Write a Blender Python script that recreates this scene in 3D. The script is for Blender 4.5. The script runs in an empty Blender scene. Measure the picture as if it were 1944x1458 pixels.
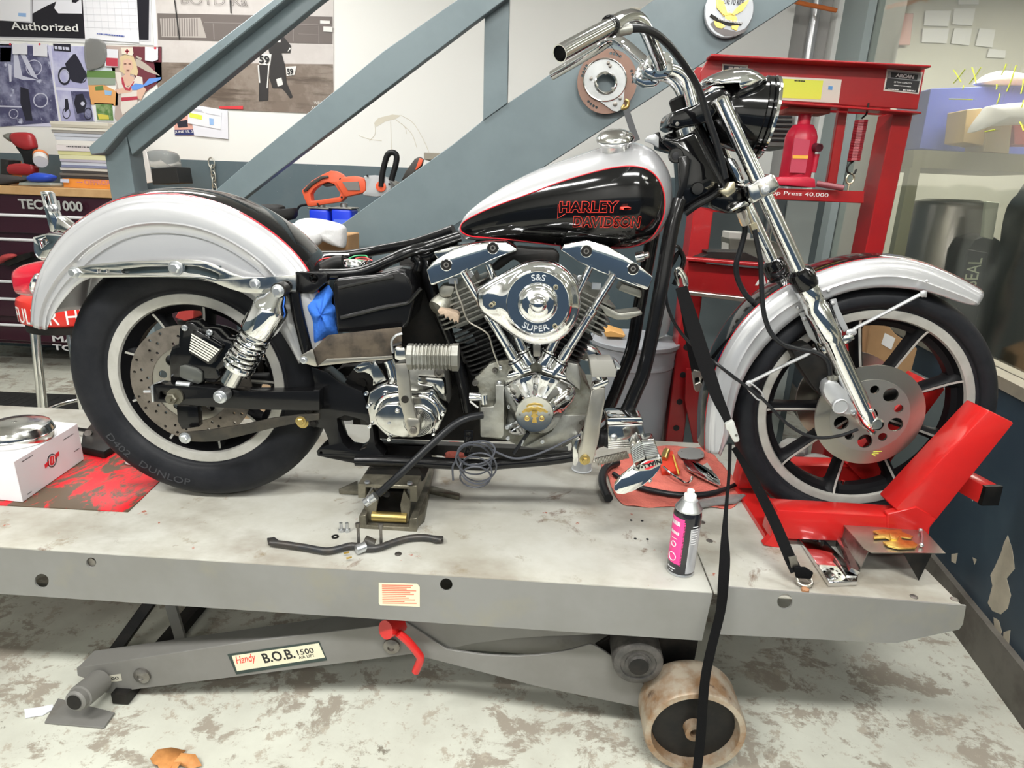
import bpy, bmesh, math, random
from mathutils import Vector, Matrix
from mathutils.geometry import tessellate_polygon, delaunay_2d_cdt
V = Vector
PI = math.pi
S = bpy.context.scene
COL = S.collection

# ---------------------------------------------------------------- camera
F, TH, RO, YA = 1165.0, .308, .038, .042
CAM = V((0, -1.46, 1.27))
fwd = V((-math.sin(YA)*math.cos(TH), math.cos(YA)*math.cos(TH), -math.sin(TH)))
rt0 = V((math.cos(YA), math.sin(YA), 0))
up0 = rt0.cross(fwd)
RT = math.cos(RO)*rt0 + math.sin(RO)*up0
UP = -math.sin(RO)*rt0 + math.cos(RO)*up0
cd = bpy.data.cameras.new('camera'); cam = bpy.data.objects.new('camera', cd); COL.objects.link(cam)
cd.sensor_width = 36; cd.lens = 36*F/1944; cd.clip_start = .02; cd.clip_end = 60
cam.matrix_world = Matrix(((RT.x, UP.x, -fwd.x, CAM.x), (RT.y, UP.y, -fwd.y, CAM.y), (RT.z, UP.z, -fwd.z, CAM.z), (0, 0, 0, 1)))
S.camera = cam
S.view_settings.view_transform = 'Standard'; S.view_settings.look = 'None'
S.view_settings.gamma = 1; S.view_settings.use_curve_mapping = False
S.view_settings.exposure = 0.42
S.cycles.max_bounces = 7; S.cycles.diffuse_bounces = 3; S.cycles.glossy_bounces = 4
S.cycles.transmission_bounces = 6; S.cycles.transparent_max_bounces = 8
S.cycles.sample_clamp_indirect = 6; S.cycles.caustics_reflective = False; S.cycles.caustics_refractive = False

# ---------------------------------------------------------------- world and large lights
w = bpy.data.worlds.new('world'); S.world = w; w.use_nodes = True
w.node_tree.nodes['Background'].inputs[0].default_value = (.9, .95, 1, 1)
w.node_tree.nodes['Background'].inputs[1].default_value = .07
def area(name, loc, rot, sx, sy, e, col=(1, .99, .96)):
    l = bpy.data.lights.new(name, 'AREA'); l.shape = 'RECTANGLE'; l.size = sx; l.size_y = sy; l.energy = e; l.color = col
    o = bpy.data.objects.new(name, l); COL.objects.link(o); o.location = loc; o.rotation_euler = rot
    o['kind'] = 'helper'
    return o
LIGHTS = [(-1.7, -1.7, 2.93), (0.35, -1.7, 2.93), (2.4, -1.7, 2.93), (-1.2, .55, 2.93), (1.1, .3, 2.93), (-1.5, -3.6, 2.93), (1.2, -3.6, 2.93), (-2.2, 1.9, 2.93)]
for i, (x, y, z) in enumerate(LIGHTS):
    area('fluorescent_light', (x, y, z-.03), (0, 0, 0), 1.2, .28, (54, 54, 40, 32, 20, 26, 26, 16)[i])

# ---------------------------------------------------------------- frames: pixels of the photo to points on a plane of the place
class Fr:
    def __init__(s, o=(0, 0, 0), yaw=0):
        s.o = V(o); s.c, s.s = math.cos(yaw), math.sin(yaw)
    def w(s, x, y, z):
        return V((s.o.x + s.c*x - s.s*y, s.o.y + s.s*x + s.c*y, s.o.z + z))
    def d(s, x, y, z):
        return V((s.c*x - s.s*y, s.s*x + s.c*y, z))
    def inv(s, p):
        q = p - s.o
        return V((s.c*q.x + s.s*q.y, -s.s*q.x + s.c*q.y, q.z))
    def l(s, px, py, y):            # local point on plane y
        d = fwd*F + RT*(px-972) - UP*(py-729)
        n = s.d(0, 1, 0); t = (s.w(0, y, 0)-CAM).dot(n)/d.dot(n)
        return s.inv(CAM + d*t)
    def p(s, px, py, y):            # world point
        q = s.l(px, py, y); return s.w(q.x, q.y, q.z)
    def P(s, pts, y):
        return [s.p(a[0], a[1], y) for a in pts]
WF = Fr()
PSI = .038
BK = Fr((0, 0, 0), PSI)
def K(ox, oy, s):                    # enlarged view of the photo to photo pixels
    return lambda pts: [(ox+a/s, oy+b/s) for a, b in pts]
def zp(px, py, z):                  # world point on a horizontal plane
    d = fwd*F + RT*(px-972) - UP*(py-729)
    t = (z-CAM.z)/d.z
    return CAM + d*t

# ---------------------------------------------------------------- materials
def mat(name, col, rough=.5, metal=0, coat=0, n=0, sc=8, c2=None, bump=0, bsc=40, spec=.5, lo=.42, hi=.6, det=5, vor=False, trans=0, aniso=0, emit=0, ior=1.45, alpha=1, rvar=0):
    m = bpy.data.materials.new(name); m.use_nodes = True
    nt = m.node_tree; b = nt.nodes['Principled BSDF']; I = b.inputs
    I['Base Color'].default_value = (*col, 1); I['Roughness'].default_value = rough; I['Metallic'].default_value = metal
    I['Coat Weight'].default_value = coat; I['Coat Roughness'].default_value = .04
    I['Specular IOR Level'].default_value = spec; I['IOR'].default_value = ior
    I['Transmission Weight'].default_value = trans; I['Alpha'].default_value = alpha
    if emit: I['Emission Color'].default_value = (*col, 1); I['Emission Strength'].default_value = emit
    if n or bump or rvar:
        tc = nt.nodes.new('ShaderNodeTexCoord')
        gm = nt.nodes.new('ShaderNodeNewGeometry')
    if n:
        t = nt.nodes.new('ShaderNodeTexNoise'); t.inputs['Scale'].default_value = sc; t.inputs['Detail'].default_value = det
        t.inputs['Roughness'].default_value = .62
        nt.links.new(gm.outputs['Position'], t.inputs['Vector'])
        r = nt.nodes.new('ShaderNodeValToRGB'); r.color_ramp.elements[0].position = lo; r.color_ramp.elements[1].position = hi
        r.color_ramp.elements[0].color = (*col, 1)
        c2 = c2 or tuple(c*.7 for c in col)
        r.color_ramp.elements[1].color = (*[a*(1-n)+q*n for a, q in zip(col, c2)], 1)
        nt.links.new(t.outputs[0], r.inputs[0]); nt.links.new(r.outputs[0], I['Base Color'])
    if rvar:
        t = nt.nodes.new('ShaderNodeTexNoise'); t.inputs['Scale'].default_value = sc*1.7; t.inputs['Detail'].default_value = 4
        nt.links.new(gm.outputs['Position'], t.inputs['Vector'])
        mr = nt.nodes.new('ShaderNodeMapRange'); mr.inputs['From Min'].default_value = .3; mr.inputs['From Max'].default_value = .7
        mr.inputs['To Min'].default_value = max(0, rough-rvar); mr.inputs['To Max'].default_value = rough+rvar
        nt.links.new(t.outputs[0], mr.inputs[0]); nt.links.new(mr.outputs[0], I['Roughness'])
    if bump:
        t = nt.nodes.new('ShaderNodeTexNoise'); t.inputs['Scale'].default_value = bsc; t.inputs['Detail'].default_value = 4
        nt.links.new(gm.outputs['Position'], t.inputs['Vector'])
        bp = nt.nodes.new('ShaderNodeBump'); bp.inputs['Strength'].default_value = bump; bp.inputs['Distance'].default_value = .01
        nt.links.new(t.outputs[0], bp.inputs['Height']); nt.links.new(bp.outputs[0], I['Normal'])
    return m
def layer(m, col, sc, lo, hi, stretch=(1, 1, 1), det=6, rough=.6, dist=0):
    """a further layer of wear over the base colour of m"""
    nt = m.node_tree; b = nt.nodes['Principled BSDF']; I = b.inputs['Base Color']
    gm = nt.nodes.new('ShaderNodeNewGeometry'); mp = nt.nodes.new('ShaderNodeMapping'); mp.inputs['Scale'].default_value = stretch
    mp.inputs['Location'].default_value = (sc, 3.1, 7.7)
    t = nt.nodes.new('ShaderNodeTexNoise'); t.inputs['Scale'].default_value = sc; t.inputs['Detail'].default_value = det; t.inputs['Roughness'].default_value = rough
    t.inputs['Distortion'].default_value = dist
    r = nt.nodes.new('ShaderNodeMapRange'); r.inputs['From Min'].default_value = lo; r.inputs['From Max'].default_value = hi
    mx = nt.nodes.new('ShaderNodeMix'); mx.data_type = 'RGBA'
    nt.links.new(gm.outputs['Position'], mp.inputs[0]); nt.links.new(mp.outputs[0], t.inputs['Vector']); nt.links.new(t.outputs[0], r.inputs[0]); nt.links.new(r.outputs[0], mx.inputs[0])
    if I.links:
        nt.links.new(I.links[0].from_socket, mx.inputs[6])
    else: mx.inputs[6].default_value = I.default_value
    mx.inputs[7].default_value = (*col, 1)
    nt.links.new(mx.outputs[2], I)
    return m
MT = dict(
 chrome=mat('chrome', (.86, .87, .88), .045, 1),
 chrome2=mat('worn_chrome', (.72, .72, .70), .16, 1, rvar=.08, sc=30),
 alu=mat('polished_aluminium', (.66, .66, .64), .15, 1, n=.5, sc=25, c2=(.45, .45, .42)),
 dalu=mat('dull_aluminium', (.42, .42, .39), .42, .85, n=.6, sc=18, c2=(.25, .24, .2), bump=.12, bsc=60),
 cast=mat('dirty_cast_aluminium', (.36, .36, .31), .5, .6, n=.8, sc=22, c2=(.17, .16, .12), bump=.2, bsc=70),
 zinc=mat('zinc_plate', (.62, .64, .66), .3, .9),
 steel=mat('bare_steel', (.30, .29, .27), .4, .9, n=.7, sc=20, c2=(.16, .14, .12)),
 bsteel=mat('brushed_steel', (.5, .48, .43), .33, .95, n=.4, sc=14, c2=(.36, .33, .28)),
 black=mat('gloss_black_paint', (.004, .004, .0045), .12, 0, coat=.55, spec=.3),
 sblack=mat('satin_black_paint', (.006, .006, .0065), .20, 0, coat=.15, spec=.35, bump=.03),
 dblack=mat('dirty_black', (.008, .008, .008), .5, 0, n=.5, sc=20, c2=(.026, .022, .018), spec=.3),
 rubber=mat('tyre_rubber', (.012, .013, .016), 5e-1, 0, spec=.2, n=.5, sc=14, c2=(.022, .023, .026), bump=.05, bsc=120),
 hose=mat('black_hose_rubber', (.012, .013, .015), .34, spec=.35),
 plastic=mat('black_plastic', (.010, .010, .011), .42, spec=.3),
 silver=mat('silver_metallic_paint', (.54, .545, .56), .27, .4, coat=.8),
 redline=mat('red_pinstripe', (.75, .02, .035), .3, 0, coat=.5),
 letter=mat('red_lettering', (.85, .07, .05), .5, spec=.2),
 rimsil=mat('machined_rim', (.56, .55, .51), .4, .45, n=.4, sc=30, c2=(.42, .41, .37)),
 disc=mat('brushed_disc', (.52, .50, .44), .28, .95, n=.3, sc=6, c2=(.4, .38, .33)),
 gdisc=mat('dirty_disc', (.26, .23, .20), .42, .8, n=.6, sc=30, c2=(.15, .13, .11)),
 gold=mat('gold_emblem', (.80, .56, .16), .3, .9, n=.5, sc=60, c2=(.5, .3, .06)),
 redlens=mat('red_lens', (.75, .012, .04), .07, 0, coat=1, trans=.35),
 bluetape=mat('blue_shop_towel', (.035, .16, .62), .85, bump=.5, bsc=50),
 webbing=mat('black_webbing', (.006, .006, .0065), .8, spec=.12, bump=.1, bsc=300),
 red=mat('red_machine_paint', (.62, .018, .016), .32, 0, coat=.3, n=.35, sc=5, c2=(.42, .015, .014)),
 greypaint=mat('grey_machine_paint', (.33, .335, .315), .4, 0, n=.5, sc=3, c2=(.26, .26, .24)),
 white=mat('white_paint', (.8, .8, .78), .5),
 paper=mat('white_paper', (.8, .8, .78), .7),
 card=mat('brown_cardboard', (.42, .25, .12), .8, n=.4, sc=6),
 wood=mat('bench_wood', (.58, .36, .17), .55, n=.6, sc=5, c2=(.42, .24, .1)),
 brass=mat('brass', (.5, .38, .14), .35, .9),
 ink=mat('black_print', (.012, .012, .014), .5),
 tape=mat('dark_grey_plastic', (.05, .05, .052), .5),
)

# ---------------------------------------------------------------- mesh building
def cr(pts, n=6, closed=False):
    """Catmull-Rom through points"""
    P = [V(p) for p in pts]; k = len(P); out = []
    for i in range(k if closed else k-1):
        a = P[i-1] if (closed or i > 0) else P[0]*2-P[1]
        b, c = P[i], P[(i+1) % k]
        d = P[(i+2) % k] if (closed or i+2 < k) else P[-1]*2-P[-2]
        for j in range(n):
            t = j/n
            out.append(.5*((2*b)+(c-a)*t+(2*a-5*b+4*c-d)*t*t+(3*b-a-3*c+d)*t**3))
    if not closed: out.append(P[-1])
    return out
def lerp(a, b, t): return a+(b-a)*t
def pol(cx, cy, r, n=20, a0=0):
    return [(cx+r*math.cos(a0+2*PI*i/n), cy+r*math.sin(a0+2*PI*i/n)) for i in range(n)]
def basis(ax):
    ax = ax.normalized(); a = V((0, 0, 1)) if abs(ax.z) < .9 else V((1, 0, 0))
    u = a.cross(ax).normalized(); return u, ax.cross(u)
class M:
    def __init__(s): s.b = bmesh.new(); s.mi = 0
    def face(s, vs):
        try:
            f = s.b.faces.new(vs); f.material_index = s.mi; return f
        except ValueError: return None
    def rings(s, R, closed=False, caps=True, loop=True):
        L = [[s.b.verts.new(p) for p in r] for r in R]; k = len(L[0])
        n = len(L)
        for i in range(n if closed else n-1):
            A, B = L[i], L[(i+1) % n]
            for j in range(k if loop else k-1):
                s.face((A[j], A[(j+1) % k], B[(j+1) % k], B[j]))
        if caps and not closed and loop:
            s.face(L[0][::-1]); s.face(L[-1])
        return s
    def tube(s, pts, r, n=12, closed=False, caps=True, sm=0, sq=None):
        P = [V(p) for p in pts]
        if sm:
            if isinstance(r, (list, tuple)):
                rr = cr([V((q, 0, 0)) for q in r], sm, closed); r = [q.x for q in rr]
            P = cr(P, sm, closed)
        k = len(P); R = []
        if not isinstance(r, (list, tuple)): r = [r]*k
        T = []
        for i in range(k):
            a = P[(i-1) % k] if (closed or i) else P[i]; b = P[(i+1) % k] if (closed or i < k-1) else P[i]
            T.append((b-a).normalized())
        u, v = basis(T[0])
        for i in range(k):
            u = (u - T[i]*u.dot(T[i])).normalized(); v = T[i].cross(u)
            if sq: R.append([P[i]+u*(sq[0]*a)+v*(sq[1]*b) for a, b in ((-1, -1), (1, -1), (1, 1), (-1, 1))])
            else: R.append([P[i]+(u*math.cos(2*PI*j/n)+v*math.sin(2*PI*j/n))*r[i] for j in range(n)])
        return s.rings(R, closed, caps)
    def lathe(s, prof, o, ax, n=32, caps=True, closed=False, a0=0, a1=2*PI, u=None):
        o = V(o); ax = V(ax).normalized()
        if u is None: u, v = basis(ax)
        else: u = V(u); v = ax.cross(u)
        full = abs(a1-a0-2*PI) < 1e-6
        R = []
        for (r, h) in prof:
            R.append([o+ax*h+(u*math.cos(a0+(a1-a0)*j/(n if full else n-1))+v*math.sin(a0+(a1-a0)*j/(n if full else n-1)))*r for j in range(n)])
        return s.rings(R, closed, caps, full)
    def cyl(s, a, b, r, n=20, r2=None):
        a, b = V(a), V(b); L = (b-a).length; r2 = r if r2 is None else r2
        return s.lathe([(r, 0), (r2, L)], a, b-a, n)
    def hexa(s, o, ax, r, h, n=6):
        ax = V(ax).normalized()
        return s.lathe([(r, 0), (r, h*.8), (r*.82, h)], o, ax, n)
    def bolt(s, o, ax, r, h, washer=True):
        if washer: s.lathe([(r*1.45, 0), (r*1.45, h*.25), (r*1.3, h*.3)], o, ax, 20)
        s.hexa(V(o)+V(ax).normalized()*h*.3, ax, r, h*.7); return s
    def prism(s, loop, d, holes=()):
        """loop of world points, extruded by vector d; holes are loops"""
        d = V(d); loops = [[V(p) for p in loop]]+[[V(p) for p in h] for h in holes]
        tri = tessellate_polygon(loops)
        flat = [p for l in loops for p in l]
        A = [s.b.verts.new(p) for p in flat]; B = [s.b.verts.new(p+d) for p in flat]
        if len(loops) == 1:
            s.face(A); s.face(B[::-1])
        else:
            for t in tri:
                s.face([A[i] for i in t]); s.face([B[i] for i in t][::-1])
        i0 = 0
        for l in loops:
            k = len(l)
            for j in range(k):
                a, b = i0+j, i0+(j+1) % k
                s.face((A[a], B[a], B[b], A[b]))
            i0 += k
        return s
    def box(s, c, size, R=None):
        c = V(c); sx, sy, sz = [q/2 for q in size]
        vs = []
        for x, y, z in ((-1, -1, -1), (1, -1, -1), (1, 1, -1), (-1, 1, -1), (-1, -1, 1), (1, -1, 1), (1, 1, 1), (-1, 1, 1)):
            p = V((x*sx, y*sy, z*sz))
            if R is not None: p = R @ p
            vs.append(s.b.verts.new(c+p))
        for f in ((3, 2, 1, 0), (4, 5, 6, 7), (0, 1, 5, 4), (1, 2, 6, 5), (2, 3, 7, 6), (3, 0, 4, 7)):
            s.face([vs[i] for i in f])
        return s
    def beam(s, a, b, w, h, upv=(0, 0, 1)):
        """box beam from a to b; w across, h along upv"""
        a, b = V(a), V(b); ax = (b-a).normalized(); u = ax.cross(V(upv)).normalized(); v = u.cross(ax)
        r = lambda p: [p-u*w/2-v*h/2, p+u*w/2-v*h/2, p+u*w/2+v*h/2, p-u*w/2+v*h/2]
        return s.rings([r(a), r(b)])
    def grid(s, G, wrap=False):
        L = [[s.b.verts.new(p) for p in r] for r in G]
        for i in range(len(L)-1):
            for j in range(len(L[0])-(0 if wrap else 1)):
                k = (j+1) % len(L[0]); s.face((L[i][j], L[i][k], L[i+1][k], L[i+1][j]))
        return s
    def ball(s, c, r, n=16, sc=(1, 1, 1)):
        m = Matrix.Translation(V(c)) @ Matrix.Diagonal((sc[0], sc[1], sc[2], 1))
        for f in bmesh.ops.create_uvsphere(s.b, u_segments=n, v_segments=max(6, n//2), radius=r, matrix=m)['verts']: pass
        return s
    def bev(s, w, seg=2, ang=30):
        bmesh.ops.remove_doubles(s.b, verts=s.b.verts, dist=1e-6)
        bmesh.ops.recalc_face_normals(s.b, faces=s.b.faces)
        es = [e for e in s.b.edges if len(e.link_faces) == 2 and e.calc_face_angle(0) > math.radians(ang)]
        bmesh.ops.bevel(s.b, geom=es, offset=w, segments=seg, profile=.5, affect='EDGES', clamp_overlap=True)
        return s
    def ob(s, name, m, parent=None, smooth=35, recalc=True, mod=None):
        b = s.b
        if recalc: bmesh.ops.recalc_face_normals(b, faces=b.faces)
        me = bpy.data.meshes.new(name)
        vs = [v.co for v in b.verts]
        lo = V([min(v[i] for v in vs) for i in range(3)]); hi = V([max(v[i] for v in vs) for i in range(3)])
        c = (lo+hi)/2; c.z = lo.z
        if smooth:
            for f in b.faces: f.smooth = True
            for e in b.edges:
                if len(e.link_faces) == 2 and e.calc_face_angle(0) > math.radians(smooth): e.smooth = False
        bmesh.ops.translate(b, verts=b.verts, vec=-c)
        b.to_mesh(me); b.free()
        for q in (m if isinstance(m, (list, tuple)) else [m]): me.materials.append(MT[q] if isinstance(q, str) else q)
        o = bpy.data.objects.new(name, me); COL.objects.link(o)
        put(o, c, parent)
        if mod: mod(o)
        return o
WP = {}
def put(o, c, parent=None):
    c = V(c); WP[o.name] = c
    if parent is not None:
        o.parent = parent; o.location = c-WP[parent.name]
    else: o.location = c
def thing(name, label, cat, loc, group=None):
    o = bpy.data.objects.new(name, None); COL.objects.link(o); put(o, loc); o.empty_display_size = .05
    return tag(o, label, cat, group)
def tag(o, label=None, cat=None, group=None, kind=None):
    if label: o['label'] = label
    if cat: o['category'] = cat
    if group: o['group'] = group
    if kind: o['kind'] = kind
    return o
def struct(o, label=None): o['kind'] = 'structure'; return o
def part(o, label): o['label'] = label; return o
def copy_tree(o, dv, parent=None):
    c = o.copy(); COL.objects.link(c)
    if parent is None:
        c.location = o.location+V(dv); WP[c.name] = WP[o.name]+V(dv)
    else:
        c.parent = parent; WP[c.name] = WP[o.name]+V(dv)
    for ch in [q for q in o.children]: copy_tree(ch, dv, c)
    return c
_FONT = {}
def text(s, name, a, b, h, mt, parent=None, depth=.001, upv=None, outline=0, bold=0, shear=0, nrm=None, curve=None, space=1):
    """letters from world point a (lower left) towards b (lower right), width |ab|, height h"""
    cu = bpy.data.curves.new(name, 'FONT'); cu.body = s; cu.size = 1; cu.shear = shear; cu.space_character = space
    if outline: cu.fill_mode = 'NONE'; cu.bevel_depth = outline; cu.bevel_resolution = 0; cu.offset = bold
    else: cu.extrude = .02; cu.offset = bold
    cu.resolution_u = 3
    t = bpy.data.objects.new(name, cu); COL.objects.link(t)
    dg = bpy.context.evaluated_depsgraph_get(); dg.update()
    me0 = t.evaluated_get(dg).to_mesh()
    bm = bmesh.new(); bm.from_mesh(me0); t.evaluated_get(dg).to_mesh_clear()
    bpy.data.objects.remove(t); bpy.data.curves.remove(cu)
    xs = [v.co.x for v in bm.verts]; ys = [v.co.y for v in bm.verts]
    x0, x1, y0, y1 = min(xs), max(xs), min(ys), max(ys)
    a, b = V(a), V(b); X = (b-a); W = X.length; X.normalize()
    Z = V(upv) if upv is not None else V((0, 0, 1)); Z = (Z-X*Z.dot(X)).normalized()
    N = X.cross(Z)
    for v in bm.verts:
        u, q, d = (v.co.x-x0)/(x1-x0), (v.co.y-y0)/(y1-y0), v.co.z
        dz = d*depth/.02*.5 if not outline else d*W/(x1-x0)
        if curve: v.co = curve(u, q, dz)
        else: v.co = a+X*(u*W)+Z*(q*h)+N*dz
    m = M(); m.b.free(); m.b = bm
    return m.ob(name, mt, parent, smooth=0)

def dashes(a, b, h, mt, parent, seed=1, off=.0002, name='fine_print'):
    """a line of print too small to read: short strokes from a towards b, h high, drawn on the plane that faces the camera side"""
    rnd = random.Random(seed); a, b = V(a), V(b); X = (b-a); L = X.length; X.normalize(); N = X.cross(V((0, 0, 1))).normalized(); Z = N.cross(X)*-1
    if Z.z < 0: Z = -Z
    m = M(); t = 0
    while t < L:
        w_ = min(h*rnd.uniform(.5, 2.6), L-t); p = a+X*t
        if w_ > h*.2: m.prism([p, p+X*w_, p+X*w_+Z*h, p+Z*h], N*off)
        t += w_+h*rnd.uniform(.3, .6)
    return m.ob(name, mt, parent, smooth=0)
# ---------------------------------------------------------------- the room
YW = 2.85
WR = Fr((1.33, 0, 0), math.atan2(2.85, .39))
floor_m = mat('worn_painted_concrete', (.60, .61, .53), .55, n=.9, sc=2.6, c2=(.50, .50, .43), lo=.4, hi=.62, det=8, bump=.1, bsc=30)
layer(floor_m, (.33, .295, .24), 8, .53, .58, (1, 1.3, 1), det=10, rough=.74, dist=.3)
layer(floor_m, (.42, .38, .31), 22, .56, .62, det=8, rough=.75)
layer(floor_m, (.22, .20, .16), 14, .66, .70, det=6, rough=.7)
layer(floor_m, (.26, .23, .19), 1.1, .55, .75, det=5)
M().box((0, 0, -.05), (16, 14, .1)).ob('floor', floor_m)['kind'] = 'structure'
wallw = mat('white_wall_paint', (.83, .83, .80), .55)
wallg = mat('slate_blue_wall_paint', (.105, .145, .165), .45, n=.4, sc=6, c2=(.13, .165, .18), lo=.5, hi=.6)
layer(wallg, (.6, .6, .57), 30, .73, .75)
wallc = mat('grey_block_wall', (.50, .49, .47), .7, bump=.2, bsc=20)
zl = WF.l(520, 309, YW).z
xr = WF.l(1503, 60, YW).x
M().box(((xr-6)/2, YW+.06, zl/2), (xr+6, .12, zl)).ob('wall_back', wallg)['kind'] = 'structure'
M().box(((xr-6)/2, YW+.06, (zl+3)/2), (xr+6, .12, 3-zl)).ob('wall_back_upper', wallw)['kind'] = 'structure'
M().box((xr+.35, YW+.16, 1.5), (.7, .12, 3)).ob('wall_recess', wallc)['kind'] = 'structure'
M().box((0, 0, 3.05), (16, 14, .1)).ob('ceiling', wallw)['kind'] = 'structure'
# the side the photo is taken from: same paint, seen only in the chrome
for n, c, s1 in (('wall_front', (0, -4.6), (12, .12)), ('wall_left', (-5.2, -.8), (.12, 8))):
    M().box((c[0], c[1], .65), (s1[0], s1[1], 1.3)).ob(n, wallg)['kind'] = 'structure'
    M().box((c[0], c[1], 2.15), (s1[0], s1[1], 1.7)).ob(n+'_upper', wallw)['kind'] = 'structure'
M().box((.2, -2.45, .55), (4.2, .5, 1.1)).ob('reflection_block', mat('dark_blue_reflection_block', (.03, .055, .095), .5))['kind'] = 'structure'  # unseen block added behind the camera so the chrome reflects dark blue
# fluorescent fixtures under the ceiling
tube_m = mat('fluorescent_tube', (1, .98, .93), .4, emit=9)
for i, (x, y, z) in enumerate(LIGHTS):
    f = M(); f.prism([V((x-.62, y-.16, z+.07)), V((x+.62, y-.16, z+.07)), V((x+.62, y+.16, z+.07)), V((x-.62, y+.16, z+.07))], (0, 0, -.05)); f = f.ob('ceiling_light', 'white')
    tag(f, 'white fluorescent ceiling fixture '+('above the camera, left', 'above the camera, middle', 'above the camera, right', 'over the rear of the bike', 'over the front of the bike', 'far behind the camera, left', 'far behind the camera, right', 'over the tool chest')[i], 'ceiling light', 'fluorescent ceiling fixtures')
    for k in (-1, 1):
        M().cyl((x-.6, y+k*.07, z-.0), (x+.6, y+k*.07, z-.0), .016, 10).ob('fluorescent_tube', tube_m, f)
# conduit, white post and painted strip in the corner
M().cyl(WF.p(1552, 0, YW+.05)+V((0, 0, .1)), V((WF.p(1552, 0, YW+.05).x, YW+.05, 0)), .03, 14).ob('trim_2', 'silver')['kind'] = 'structure'
a = WF.l(1583, 60, YW-.02); b = WF.l(1620, 60, YW-.02)
M().box(((a.x+b.x)/2, YW+.02, 1.5), (b.x-a.x, .1, 3)).bev(.004).ob('trim_1', wallw)['kind'] = 'structure'
# ---- right wall: painted skirt below, clear pane above
def wr(x, z, y=0): return WR.w(x, y, z)
def wbox(x0, x1, z0, z1, y0=-.08, y1=0):
    m = M(); m.prism([wr(x0, z0, y1), wr(x1, z0, y1), wr(x1, z1, y1), wr(x0, z1, y1)], WR.d(0, y0-y1, 0)); return m
zs = WR.l(1915, 744, 0).z
wblue = mat('chipped_dark_blue_paint', (.028, .045, .065), .33, n=.5, sc=2, c2=(.055, .085, .105))
layer(wblue, (.52, .47, .36), 3.4, .655, .66, (1.2, 1.2, .8), det=9, rough=.62, dist=1.2)
layer(wblue, (.55, .53, .45), 22, .72, .73, det=4)
wbox(-1.0, 2.85, .09, zs).ob('wall_right', wblue)['kind'] = 'structure'
wbox(-1.0, 2.85, 0, .13, -.05, .02).ob('baseboard_right', mat('grimy_grey_baseboard', (.15, .14, .12), .6, n=.8, sc=5, c2=(.07, .06, .05)))['kind'] = 'structure'
wbox(-1.0, 2.85, zs, zs+.035, -.09, .012).ob('trim_3', mat('window_sill_metal', (.42, .38, .30), .4, .5, n=.6, sc=7))['kind'] = 'structure'
wbox(2.35, 2.83, zs+.035, 3.0).ob('trim_4', mat('grey_green_strip_paint', (.40, .47, .47), .5))['kind'] = 'structure'
wbox(-1.0, 2.85, 2.8, 3.0).ob('trim_5', wallw)['kind'] = 'structure'
wl_ = bpy.data.objects['wall_right']
m = M()
for q in ([(1913, 1016), (1922, 1045), (1926, 1080), (1911, 1098), (1919, 1130), (1913, 1155), (1900, 1166), (1884, 1160), (1875, 1145), (1884, 1112), (1880, 1092), (1889, 1075), (1900, 1050), (1906, 1030)], [(1886, 1172), (1896, 1178), (1902, 1200), (1896, 1212), (1888, 1195)], [(1905, 1200), (1918, 1196), (1915, 1225), (1903, 1238)], [(1806, 1052), (1818, 1050), (1814, 1070), (1806, 1066)], [(1846, 1058), (1854, 1062), (1850, 1072)]):
    m.prism(WR.P(q, .0008), WR.d(0, -.0006, 0))
o = m.ob('chipped_patches', mat('bare_primer', (.50, .45, .35), .6, n=.5, sc=12), wl_); o['kind'] = 'stuff'
glass = bpy.data.materials.new('clear_vinyl'); glass.use_nodes = True
nt = glass.node_tree; nt.nodes.clear()
out = nt.nodes.new('ShaderNodeOutputMaterial'); mx = nt.nodes.new('ShaderNodeMixShader'); tr = nt.nodes.new('ShaderNodeBsdfRefraction'); gl = nt.nodes.new('ShaderNodeBsdfGlossy')
tr.inputs['Roughness'].default_value = .085; tr.inputs['IOR'].default_value = 1.0; tr.inputs['Color'].default_value = (.95, .95, .90, 1); gl.inputs['Roughness'].default_value = .07
gl.inputs['Color'].default_value = (1, 1, 1, 1)
tx = nt.nodes.new('ShaderNodeTexNoise'); tx.inputs['Scale'].default_value = 2.2; bp = nt.nodes.new('ShaderNodeBump'); bp.inputs['Strength'].default_value = .25; bp.inputs['Distance'].default_value = .03
gm = nt.nodes.new('ShaderNodeNewGeometry'); nt.links.new(gm.outputs['Position'], tx.inputs['Vector']); nt.links.new(tx.outputs[0], bp.inputs['Height']); nt.links.new(bp.outputs[0], gl.inputs['Normal'])
mx.inputs[0].default_value = .22
nt.links.new(tr.outputs[0], mx.inputs[1]); nt.links.new(gl.outputs[0], mx.inputs[2]); nt.links.new(mx.outputs[0], out.inputs[0])
g = wbox(-1.0, 2.35, zs+.035, 2.8, -.046, -.04).ob('window_1', glass); g['kind'] = 'structure'
# yellow grease pencil marks on the pane
ymark = mat('yellow_grease_pencil', (.85, .95, .12), .5)
m = M()
marks = [((1810, 133), (1824, 156)), ((1832, 131), (1810, 158)), ((1845, 128), (1853, 158)), ((1862, 128), (1840, 159)), ((1802, 188), (1846, 189)), ((1910, 121), (1901, 142)), ((1929, 124), (1911, 174)), ((1943, 150), (1938, 178)),
         ((1898, 178), (1892, 198)), ((1936, 232), (1943, 248)), ((1870, 250), (1888, 246)), ((1829, 162), (1827, 170)), ((1892, 160), (1891, 170)), ((1943, 190), (1939, 204))]
for a, b in marks:
    m.tube([WR.p(a[0], a[1], -.038), WR.p((a[0]+b[0])/2+1, (a[1]+b[1])/2, -.038), WR.p(b[0], b[1], -.038)], .0019, 6, sm=3)
tag(m.ob('pencil_marks', ymark), 'yellow grease pencil crosses and strokes drawn on the clear pane', 'marks', kind='stuff')
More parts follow.
